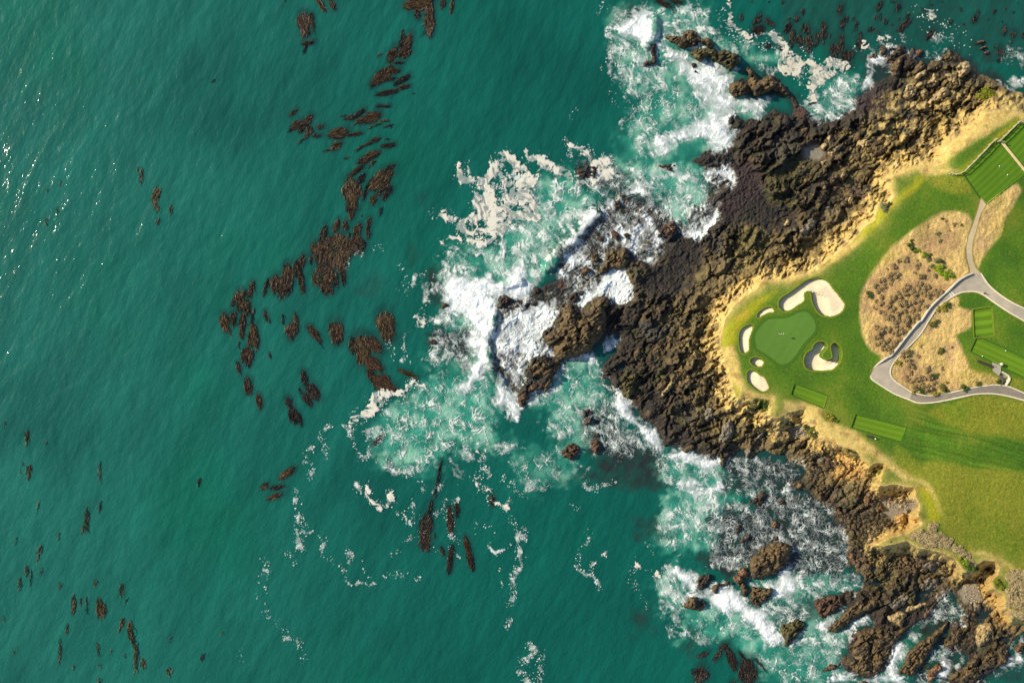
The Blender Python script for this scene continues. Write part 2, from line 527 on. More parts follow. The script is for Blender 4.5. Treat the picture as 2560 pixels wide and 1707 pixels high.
DIRT = [pts("C 640,1070 700,1090 900,1260 1080,1420 1300,1568 1180,1568 1000,1440 860,1320 700,1270 520,1240 380,1140 330,1040 420,1010 560,1030"),
        pts("X 0,940 180,900 220,1080 270,1300 330,1420 480,1500 660,1520 660,1568 180,1568 260,1480 150,1300 100,1100"), pts("C 0,790 200,800 330,850 430,930 520,1020 400,1060 230,990 210,880 60,890 0,920"),
        pts("B 380,1030 500,930 640,840 800,740 700,860 480,1000 300,1090 0,1200 0,1150 240,1080"), pts("A 2352,1100 2150,1085 1960,1150 1850,1250 1600,1450 1450,1568 1600,1568 1850,1400 2050,1280 2250,1150 2352,1180"),
        pts("D 1820,740 1950,730 2100,780 2352,950 2352,900 2080,750 1950,700 1850,700"), pts("D 1330,0 1400,20 1500,170 1540,330 1490,200 1380,60 1280,0"),
        pts("B 1300,60 1620,90 1700,100 1560,140 1350,150")]
dry = np.zeros(CU.shape, np.float32)
yel = np.zeros(CU.shape, np.float32)
lime = np.zeros(CU.shape, np.float32)
dirt = np.zeros(CU.shape, np.float32)
for fld, lst, ft in ((dry, DRY, 8), (yel, YELLOW, 16), (lime, LIME, 22), (dirt, DIRT, 16)):
    for p in lst:
        paint(fld, p, 1.0, ft)
GREENCLIFF = np.zeros(CU.shape, np.float32)
paint(GREENCLIFF, pts("G 1880,760 2060,790 2080,850 2000,900 1850,860"), 1, 14)
paint(GREENCLIFF, pts("D 1690,770 1830,790 1910,850 1860,900 1760,860"), 1, 12)
paint(GREENCLIFF, pts("D 2050,970 2120,950 2150,1040 2080,1080"), 1, 12)
paint(GREENCLIFF, pts("C 360,890 480,920 520,1010 400,1000"), 1, 14)
ORANGE = np.zeros(CU.shape, np.float32)
paint(ORANGE, pts("B 1060,160 1230,90 1300,120 1260,200 1150,220"), 1, 14)
paint(ORANGE, pts("C 220,900 420,960 500,1020 400,1080 260,1000"), 1, 20)
paint(ORANGE, pts("C 350,1180 520,1240 700,1300 820,1400 800,1540 500,1560 400,1300"), .9, 30)
paint(ORANGE, pts("D 830,640 1000,520 1250,330 1320,380 1240,520 1200,600 1000,660"), .6, 24)
paint(ORANGE, pts("D 1900,980 2080,900 2200,1300 2250,1420 2080,1430 1950,1120"), .6, 24)
paint(ORANGE, pts("D 1300,90 1420,60 1500,170 1530,330 1420,330 1350,200"), .8, 20)

OLIVE = np.zeros(CU.shape, np.float32)
for s_ in ("F 2050,60 2352,0 2352,500 2200,450 2050,430 1980,250", "F 1640,700 1900,650 2050,780 1980,960 1750,980 1640,850", "A 0,1480 260,1500 340,1640 100,1700", "A 960,1100 1200,1080 1250,1330 1080,1340", "B 0,0 200,40 180,330 0,360", "U 900,420 1050,430 1040,640 900,640", "D 640,480 780,480 800,700 660,700", "G 600,560 740,500 760,700 640,740"):
    paint(OLIVE, pts(s_), 1.0, 40)
MAUVE = np.zeros(CU.shape, np.float32)
for s_ in ("F 1640,0 1950,0 1980,300 1700,560 1560,480 1580,330 1720,260", "A 700,960 860,870 900,820 1000,1000 800,1150 690,1080", "U 280,780 340,730 460,700 420,900 320,910"):
    paint(MAUVE, pts(s_), 1.0, 36)
BARE = np.zeros(CU.shape, np.float32)
for s_ in ("B 1260,800 1380,690 1600,640 1720,700 1700,880 1560,960 1400,900", "B 860,1180 1050,1000 1300,960 1480,1080 1640,1220 1500,1360 1330,1568 900,1568 800,1400", "C 860,20 1320,0 1220,120 1050,330 950,300 860,200", "C 1060,470 1200,440 1420,450 1560,560 1720,560 1720,690 1420,730 1250,700 1100,590"):
    paint(BARE, pts(s_), 1.0, 34)
COS_S, SIN_S = math.cos(math.radians(38)), math.sin(math.radians(38))
bunk_c = []
for bp, dep, _ in BUNKERS:
    bunk_c.append(bp)
SUNU, SUNV = -math.cos(math.radians(18)), -math.sin(math.radians(18))    # towards the sun in the photograph


def bunker_floor(bp, dep, u, v):
    """floor depth: deep against the sunward lip, rising to the far lip"""
    a = -(u * SUNU + v * SUNV)
    pa = -(bp[:, 0] * SUNU + bp[:, 1] * SUNV)
    d = dist_line(np.concatenate([bp, bp[:1]]), u, v) * S
    # distance to the lip, looking towards the sun
    t = np.full(u.shape, 1e6)
    for (ax, ay), (bx, by) in zip(bp, np.roll(bp, -1, axis=0)):
        ex, ey = bx - ax, by - ay
        den = SUNU * ey - SUNV * ex
        if abs(den) < 1e-9:
            continue
        k = ((ax - u) * ey - (ay - v) * ex) / den
        w = ((ax - u) * SUNV - (ay - v) * SUNU) / den
        ok = (k > 0) & (w >= 0) & (w <= 1)
        t = np.where(ok, np.minimum(t, k), t)
    t = np.where(t > 1e5, 0, t) * S
    reach = dep * 1.6
    prof = np.clip(1.0 - np.maximum(t - reach, 0) / (reach * 3.0), 0.28, 1.0)
    rise = 0.30 + 0.70 * sstep(0.0, 1.2, d)
    near = sstep(reach * 2.2, reach * 1.0, t)
    return -dep * prof * (near + (1 - near) * rise)


def ground(u, v, detail=True):
    """height (m) and the masks used for colour"""
    wx = (u - 1280) * S
    wy = (853.5 - v) * S
    n1 = fbm(wx / 3.6, wy / 3.6, 4, 1)
    n2 = fbm(wx / 3.6, wy / 3.6, 4, 2)
    du, dv = n1 * 13, n2 * 13
    dl = csamp(sd_land, u + du, v + dv) * S
    dt = csamp(sd_top, u + du * 0.45, v + dv * 0.45) * S
    fl = csamp(flat, u + du, v + dv)
    ws = csamp(wash, u + du * 0.6, v + dv * 0.6)
    cv = csamp(cove, u + du * 0.3, v + dv * 0.3)
    rl = csamp(rill, u + du * 0.3, v + dv * 0.3)
    # shelf
    shelf = np.where(dl > 0, 0.35 + 2.3 * (1 - np.exp(-np.maximum(dl, 0) / 7.0)), -0.1 + dl * 0.55)
    shelf = np.maximum(shelf, -3.0)
    shelf = shelf - 1.0 * sstep(1180, 1320, v) * sstep(0, 4, dl)
    # strata blocks along the dip
    s = wx * COS_S + wy * SIN_S + n1 * 1.5
    t = -wx * SIN_S + wy * COS_S + n2 * 1.2
    f1, e1, r1, t1 = cells(s / 4.6, t / 2.3, 1)
    f2, e2, r2, t2 = cells(s / 1.7 + n2 * .3, t / 0.95, 2)
    block = (r1 - 0.35) * 1.9 + t1 * 1.2 - 0.9 * np.exp(-e1 / 0.10)
    block2 = (r2 - 0.5) * 0.8 + t2 * 0.55 - 0.45 * np.exp(-e2 / 0.12)
    f3, e3, r3, t3 = cells(s / 0.75 + n1 * .4, t / 0.5 + n2 * .4, 3)
    block3 = (r3 - .5) * 0.6 + t3 * 0.5 - 0.3 * np.exp(-e3 / .14)
    rg2 = ridged(wx / 0.9, wy / 0.9, 3, 6) - 0.45
    rg = ridged(wx / 2.6, wy / 2.6, 4, 5) - 0.45
    fine = fbm(wx / 0.55, wy / 0.55, 3, 8)
    amp = sstep(-0.6, 3.2, dl) * (1 - 0.72 * fl) * (1 - 0.92 * cv)
    broad = ridged(s / 9.0, t / 4.2, 3, 19) - 0.5
    rv = sstep(-.35, .4, fbm(wx / 11, wy / 11, 3, 21))
    tt = t / 3.4 + 1.1 * n1 + 0.5 * fbm(wx / 8, wy / 8, 2, 22)
    saw = 1 - (tt - np.floor(tt))
    saw = saw * sstep(0, .12, 1 - saw) * (0.3 + 1.4 * sstep(-.3, .4, fbm(s / 9, np.floor(tt) * 1.7, 2, 23)))
    _, ec, _, _ = cells(s / 11 + n2 * .25, t / 5.5 + n1 * .25, 14)
    crack = np.exp(-ec / 0.035)
    rough = saw * 1.5 - 1.5 * crack - 0.5 + (0.45 + 0.75 * rv) * (block * 0.42 + block2 * 0.62 + rg * 0.85 + broad * 1.7 + fine * 0.20 + block3 * 0.55 + rg2 * 0.6)
    z = shelf + amp * rough + (1 - amp) * fine * 0.10
    z = z * (1 - fl) + fl * (np.minimum(z, 0.95 + 0.22 * rg + 0.26 * block2 + fine * .14 + .25 * block3 + .25 * rg2))
    z = z * (1 - ws) + ws * (0.06 + 0.30 * block2 + 0.22 * rg + 0.16 * fine + 0.30 * np.maximum(block, 0))
    z = z * (1 - cv) + cv * (0.9 + 0.05 * fine + 0.1 * n1)
    z = z * (1 - rl) + rl * (-0.5)
    # cliff and plateau
    w = 4.2 + 2.2 * n1 + 1.6 * sstep(900, 500, v) - 1.9 * sstep(1020, 1180, v)
    w = np.maximum(w, 1.5)
    c = np.clip((dt + w) / w, 0, 1)
    zp = csamp(plat_c, u, v)
    gul = ridged(s / 3.2, t / 1.3, 3, 11) - 0.5
    cc = c ** 1.25
    roll = 1.0 * sstep(1250, 900, v)
    wall = z + (zp - roll - z) * cc + np.sin(np.minimum(c, 1) * np.pi) * (gul * 2.0 + block2 * 0.8 + block3 * .5 + fine * 0.15)
    z = np.where(c > 0, wall, z)
    inn = sstep(0, 2.5, dt)
    edge = sstep(-0.3, 1.0, dt)
    dr = csamp(dry, u + du * .12, v + dv * .12)
    yl = csamp(yel, u + du * .3, v + dv * .3)
    top = zp + 0.35 * fbm(wx / 14, wy / 14, 2, 13) * inn + 0.05 * fine * inn
    tuft = fbm(wx / 0.9, wy / 0.9, 3, 15)
    top = top + (dr * 0.16 + yl * 0.07) * tuft * inn + dr * 0.35 * fbm(wx / 4, wy / 4, 2, 16) * inn
    z = np.where(dt > 0, z * (1 - edge) + top * edge, z)
    # edge rolls over to the cliff on the seaward side
    z = np.where(dt > 0, z - edge * roll * np.exp(-dt / 2.2), z)
    return z, dict(dl=dl, dt=dt, fl=fl, ws=ws, cv=cv, n1=n1, n2=n2, r1=r1, r2=r2, rg=rg, fine=fine, c=c, dr=dr, yl=yl, tuft=tuft, wx=wx, wy=wy, block=block, du=du, dv=dv, s=s, t=t, gul=gul)


# ------------------------------------------------------------------ terrain grid: 2 px in view, coarser beyond it
def spread(a, b, step, far, n):
    core = np.arange(a, b + step, step)
    e = np.geomspace(step * 2, far, n)
    return np.concatenate([a - e[::-1], core, core[-1] + e])


gu = np.concatenate([np.arange(1150, 2640, 1.9), 2640 + np.geomspace(4, 4000, 22)])
gv = spread(-50, 1760, 1.9, 3000, 16)
GU, GV = np.meshgrid(gu, gv)
ZT, MK = ground(np.clip(GU, -90, 2690), np.clip(GV, -90, 1790))
ground_z = ZT.copy()          # before the cuts

# cut the bunkers and the tees
CUT = np.zeros(GU.shape, bool)
for bp, dep, _ in BUNKERS:
    j = np.where((gv > bp[:, 1].min() - 8) & (gv < bp[:, 1].max() + 8))[0]
    i = np.where((gu > bp[:, 0].min() - 8) & (gu < bp[:, 0].max() + 8))[0]
    sl = (slice(j[0], j[-1] + 1), slice(i[0], i[-1] + 1))
    d = sdf_points(bp, GU[sl], GV[sl])
    ZT[sl] = np.where(d > 1.4, ZT[sl] - dep - 0.7, ZT[sl])
    MK['dr'][sl] *= sstep(14, 0, d)
STAIR = pts("S 1622,692 1695,585 1870,690 1915,810 1812,975 1640,965 1700,880 1690,800")
for tp, _ in TEES + [(GREEN, ''), (PATH_A, ''), (PATH_B, ''), (PATH_C, ''), (STAIR, 's')]:
    j = np.where((gv > tp[:, 1].min() - 8) & (gv < tp[:, 1].max() + 8))[0]
    i = np.where((gu > tp[:, 0].min() - 8) & (gu < tp[:, 0].max() + 8))[0]
    sl = (slice(j[0], j[-1] + 1), slice(i[0], i[-1] + 1))
    d = sdf_points(tp, GU[sl], GV[sl])
    ZT[sl] = np.where(d > 1.2, ZT[sl] - (2.4 if _ == 's' else 0.75), ZT[sl])


def surf_z(u, v):
    """level of the uncut ground, smooth (for things that stand on it)"""
    u = np.atleast_1d(np.asarray(u, float))
    v = np.atleast_1d(np.asarray(v, float))
    i = np.clip(np.searchsorted(gu, u) - 1, 0, len(gu) - 2)
    j = np.clip(np.searchsorted(gv, v) - 1, 0, len(gv) - 2)
    a = np.clip((u - gu[i]) / (gu[i + 1] - gu[i]), 0, 1)
    b = np.clip((v - gv[j]) / (gv[j + 1] - gv[j]), 0, 1)
    g = ground_z
    return (g[j, i] * (1 - a) + g[j, i + 1] * a) * (1 - b) + (g[j + 1, i] * (1 - a) + g[j + 1, i + 1] * a) * b


def place(u, v, dz=0.0):
    z = float(surf_z(u, v)[0]) + dz
    x, y = wxy(u, v, z)
    return Vector((x, y, z))


# ------------------------------------------------------------------ colours of the ground (what the materials are, not how they are lit)
def mix(a, b, t):
    return a + (np.asarray(b, np.float32) - a) * t[..., None]


def rock_colour(m, dl, tanness, u, v):
    wx, wy = m['wx'], m['wy']
    g = m['r2'] * 0.55 + 0.45 * (fbm(wx / 1.1, wy / 1.1, 3, 31) + 0.5)
    base = np.empty(wx.shape + (3,), np.float32)
    base[:] = (0.055, 0.039, 0.021)
    base = mix(base, (0.019, 0.016, 0.013), sstep(0.38, 0.7, g))
    base = mix(base, (0.115, 0.082, 0.038), sstep(0.32, 0.15, g) * 0.9)
    big = fbm(wx / 9, wy / 9, 3, 33)
    base = mix(base, (0.060, 0.056, 0.045), sstep(0.05, 0.4, big) * 0.7)
    alg = fbm(wx / 4.5, wy / 4.5, 3, 35)
    base = mix(base, (0.062, 0.066, 0.017), sstep(0.12, 0.42, alg) * 0.6 * sstep(22, 8, dl))
    # weed-dark tidal rock
    base = mix(base, (0.016, 0.014, 0.0135), np.clip(m['fl'] * (0.72 + 0.5 * sstep(-.1, .3, fbm(wx / 1.5, wy / 1.5, 3, 37))), 0, 0.92))
    base = mix(base, (0.022, 0.018, 0.015), sstep(9.0, 0.0, dl + fbm(wx / 3, wy / 3, 2, 39) * 6) * 0.8)
    red = sstep(0.1, 0.5, fbm(wx / 6, wy / 6, 3, 41)) * sstep(4.5, 0.5, dl)
    base = mix(base, (0.11, 0.045, 0.028), red * 0.45)
    ol = csamp(OLIVE, u + m['du'], v + m['dv'])
    base = mix(base, (0.072, 0.070, 0.016), np.clip(ol * sstep(-.25, .3, fbm(wx / 1.2, wy / 1.2, 3, 36)), 0, 1) * .85)
    mv = csamp(MAUVE, u + m['du'], v + m['dv'])
    base = mix(base, (0.034, 0.022, 0.023), mv * .8)
    tan = np.empty_like(base)
    tan[:] = (0.49, 0.36, 0.125)
    tan = mix(tan, (0.30, 0.20, 0.085), sstep(0.0, 0.5, fbm(m['s'] / 2.5, m['t'] / .9, 3, 43)))
    tan = mix(tan, (0.60, 0.47, 0.21), sstep(0.15, 0.6, fbm(wx / 2, wy / 2, 3, 44)))
    base = mix(base, tan, tanness)
    return base


def terrain_colour(u, v, m):
    wx, wy = m['wx'], m['wy']
    dt, dl = m['dt'], m['dl']
    du, dv = m['du'], m['dv']
    nz = fbm(wx / 2.2, wy / 2.2, 3, 51)
    gr = csamp(GREENCLIFF, u + du * .4, v + dv * .4)
    og = csamp(ORANGE, u + du * .4, v + dv * .4)
    tanness = sstep(-6.0, -2.0, dt + nz * 5.0)
    topR = sstep(1960, 2250, u) * sstep(520, 330, v) * sstep(0.5, 8, dl)
    tanness = np.maximum(tanness, topR * sstep(-.25, .35, nz) * 0.85)
    tanness = np.maximum(tanness, 0.26 * sstep(-15, -6, dt + nz * 7))
    tanness = tanness * (1 - 0.75 * sstep(.08, .45, fbm(wx / 3.4, wy / 3.4, 4, 52)) * sstep(0.5, -.5, dt))
    tanness = tanness * (1 - 0.55 * sstep(1180, 1300, v) * sstep(-1.8, -3, dt))
    col = rock_colour(m, dl, np.clip(tanness, 0, 1), u, v)
    col = mix(col, (0.215, 0.195, 0.155), m['cv'])
    col = mix(col, (0.52, 0.30, 0.085), og * 0.62)
    # turf
    g1 = fbm(wx / 11, wy / 11, 3, 53)
    g2 = fbm(wx / 1.3, wy / 1.3, 3, 54)
    turf = np.empty_like(col)
    turf[:] = (0.064, 0.136, 0.009)
    turf = mix(turf, (0.042, 0.108, 0.008), sstep(-0.05, 0.4, g1 + .35 * g2))
    turf = mix(turf, (0.130, 0.160, 0.016), sstep(0.0, -0.45, g1 + .4 * g2) * 0.8)
    turf = mix(turf, (0.12, 0.155, 0.020), sstep(0.1, 0.5, g2) * 0.5)
    # the lines left by the mowers
    mw = fbm((wx * .97 - wy * .24) / 16 + g1 * .3, (wx * .24 + wy * .97) / 0.75 + g1 * 1.5, 2, 59) * sstep(2230, 2330, u) * sstep(960, 1040, v)
    turf = turf * (1 + .55 * mw[..., None])
    ye = np.empty_like(col)
    ye[:] = (0.185, 0.192, 0.018)
    ye = mix(ye, (0.13, 0.178, 0.012), sstep(0.0, 0.4, g1 + g2 * .5))
    ye = mix(ye, (0.25, 0.21, 0.035), sstep(0.1, 0.5, g2) * 0.5)
    turf = mix(turf, ye, np.clip(m['yl'] * (0.75 + .4 * g2), 0, 1))
    li = csamp(lime, u + du * .5, v + dv * .5)
    lc = np.empty_like(col)
    lc[:] = (0.27, 0.27, 0.012)
    lc = mix(lc, (0.38, 0.27, 0.025), sstep(0.0, 0.4, fbm(wx / 4, wy / 4, 2, 55)))
    turf = mix(turf, lc, li * 0.9)
    dc = np.empty_like(col)
    dc[:] = (0.48, 0.34, 0.125)
    dc = mix(dc, (0.57, 0.43, 0.17), sstep(0.05, 0.45, g2))
    dc = mix(dc, (0.38, 0.25, 0.125), sstep(0.02, 0.4, fbm(wx / 5, wy / 5, 3, 57)) * 0.75)
    dc = mix(dc, (0.38, 0.30, 0.07), sstep(0.1, 0.5, fbm(wx / 7, wy / 7, 2, 58)) * 0.6)
    ba = csamp(BARE, u + du, v + dv)
    dc = mix(dc, (0.33, 0.205, 0.10), np.clip(ba * (.65 + .7 * fbm(wx / 2.5, wy / 2.5, 3, 60)), 0, .9))
    turf = mix(turf, dc, np.clip(m['dr'], 0, 1))
    di = csamp(dirt, u + du * .4, v + dv * .4)
    dd = np.empty_like(col)
    dd[:] = (0.52, 0.375, 0.125)
    dd = mix(dd, (0.34, 0.20, 0.07), sstep(0.0, 0.5, nz))
    turf = mix(turf, dd, np.clip(di * (0.8 + .5 * g2), 0, 1))
    rim = np.exp(-np.maximum(dt, 0) / 1.1) * (1 - li * .8)
    turf = mix(turf, dd, np.clip(rim * 0.8 + .25 * g2 * rim, 0, 1))
    col = mix(col, turf, sstep(-0.35, 0.25, dt + nz * 0.5))
    col = mix(col, (0.075, 0.105, 0.012), gr * sstep(-.3, .2, nz + .15))
    return col


TC = terrain_colour(np.clip(GU, -90, 2690), np.clip(GV, -90, 1790), MK)
kx = S * (H - ground_z) / H
PX = (GU - 1280) * kx
PY = (853.5 - GV) * kx
CO = np.stack([PX, PY, ZT], -1).reshape(-1, 3)
TCf = TC.reshape(-1, 3)
nr, nc = GU.shape
idx = np.arange(nr * nc).reshape(nr, nc)
quads = np.stack([idx[1:, :-1], idx[1:, 1:], idx[:-1, 1:], idx[:-1, :-1]], -1).reshape(-1, 4)


def qmean(f):
    return (0.25 * (f[1:, :-1] + f[1:, 1:] + f[:-1, 1:] + f[:-1, :-1])).ravel()


def qmax(f):
    return np.maximum(np.maximum(f[1:, :-1], f[1:, 1:]), np.maximum(f[:-1, 1:], f[:-1, :-1])).ravel()


keep = qmax(ZT) > -0.9
qd, qc, qcv, qdr = qmean(MK['dt']), qmean(MK['c']), qmean(MK['cv']), qmean(MK['dr'])
kind = np.zeros(len(quads), np.int8)                 # 0 shore rock
kind[(qc > 0.02) & (qd < 0)] = 1                     # cliff
kind[(qcv > 0.5) & (qc < 0.3)] = 2                   # cove beach
kind[qd >= 0] = 3                                    # turf
kind[(qd >= 0) & (qdr > 0.5)] = 4                    # dry slope
M_ROCK = attr_mat("weathered_rock", 0.8, 3.2, 0.55, 1.0, 2.2, 0.35, 0.4, detail=8)
M_CLIFF = attr_mat("sandstone", 0.9, 4.0, 0.3, 0.8, 2.6, 0.2, 0.25)
M_BEACH = attr_mat("cove_shingle", 0.9, 9.0, 0.4, 0.5, 9.0, 0.2, 0.08)
M_TURF = attr_mat("turf", 0.9, 2.6, 0.34, 0.7, 4.0, 0.15, 0.16, detail=8)
M_DRYG = attr_mat("dry_grass", 0.95, 5.0, 0.32, 0.8, 4.0, 0.1, 0.2)
for k, (nm, mt) in enumerate((("rocky_shore", M_ROCK), ("sandstone_cliff", M_CLIFF), ("cove_beach", M_BEACH), ("fairway_turf", M_TURF), ("dry_grass_slope", M_DRYG))):
    f = quads[keep & (kind == k)]
    c2, f2, cl = compact(CO, f, TCf)
    setting(mesh_obj(nm, c2, f2, mt, cols=cl))

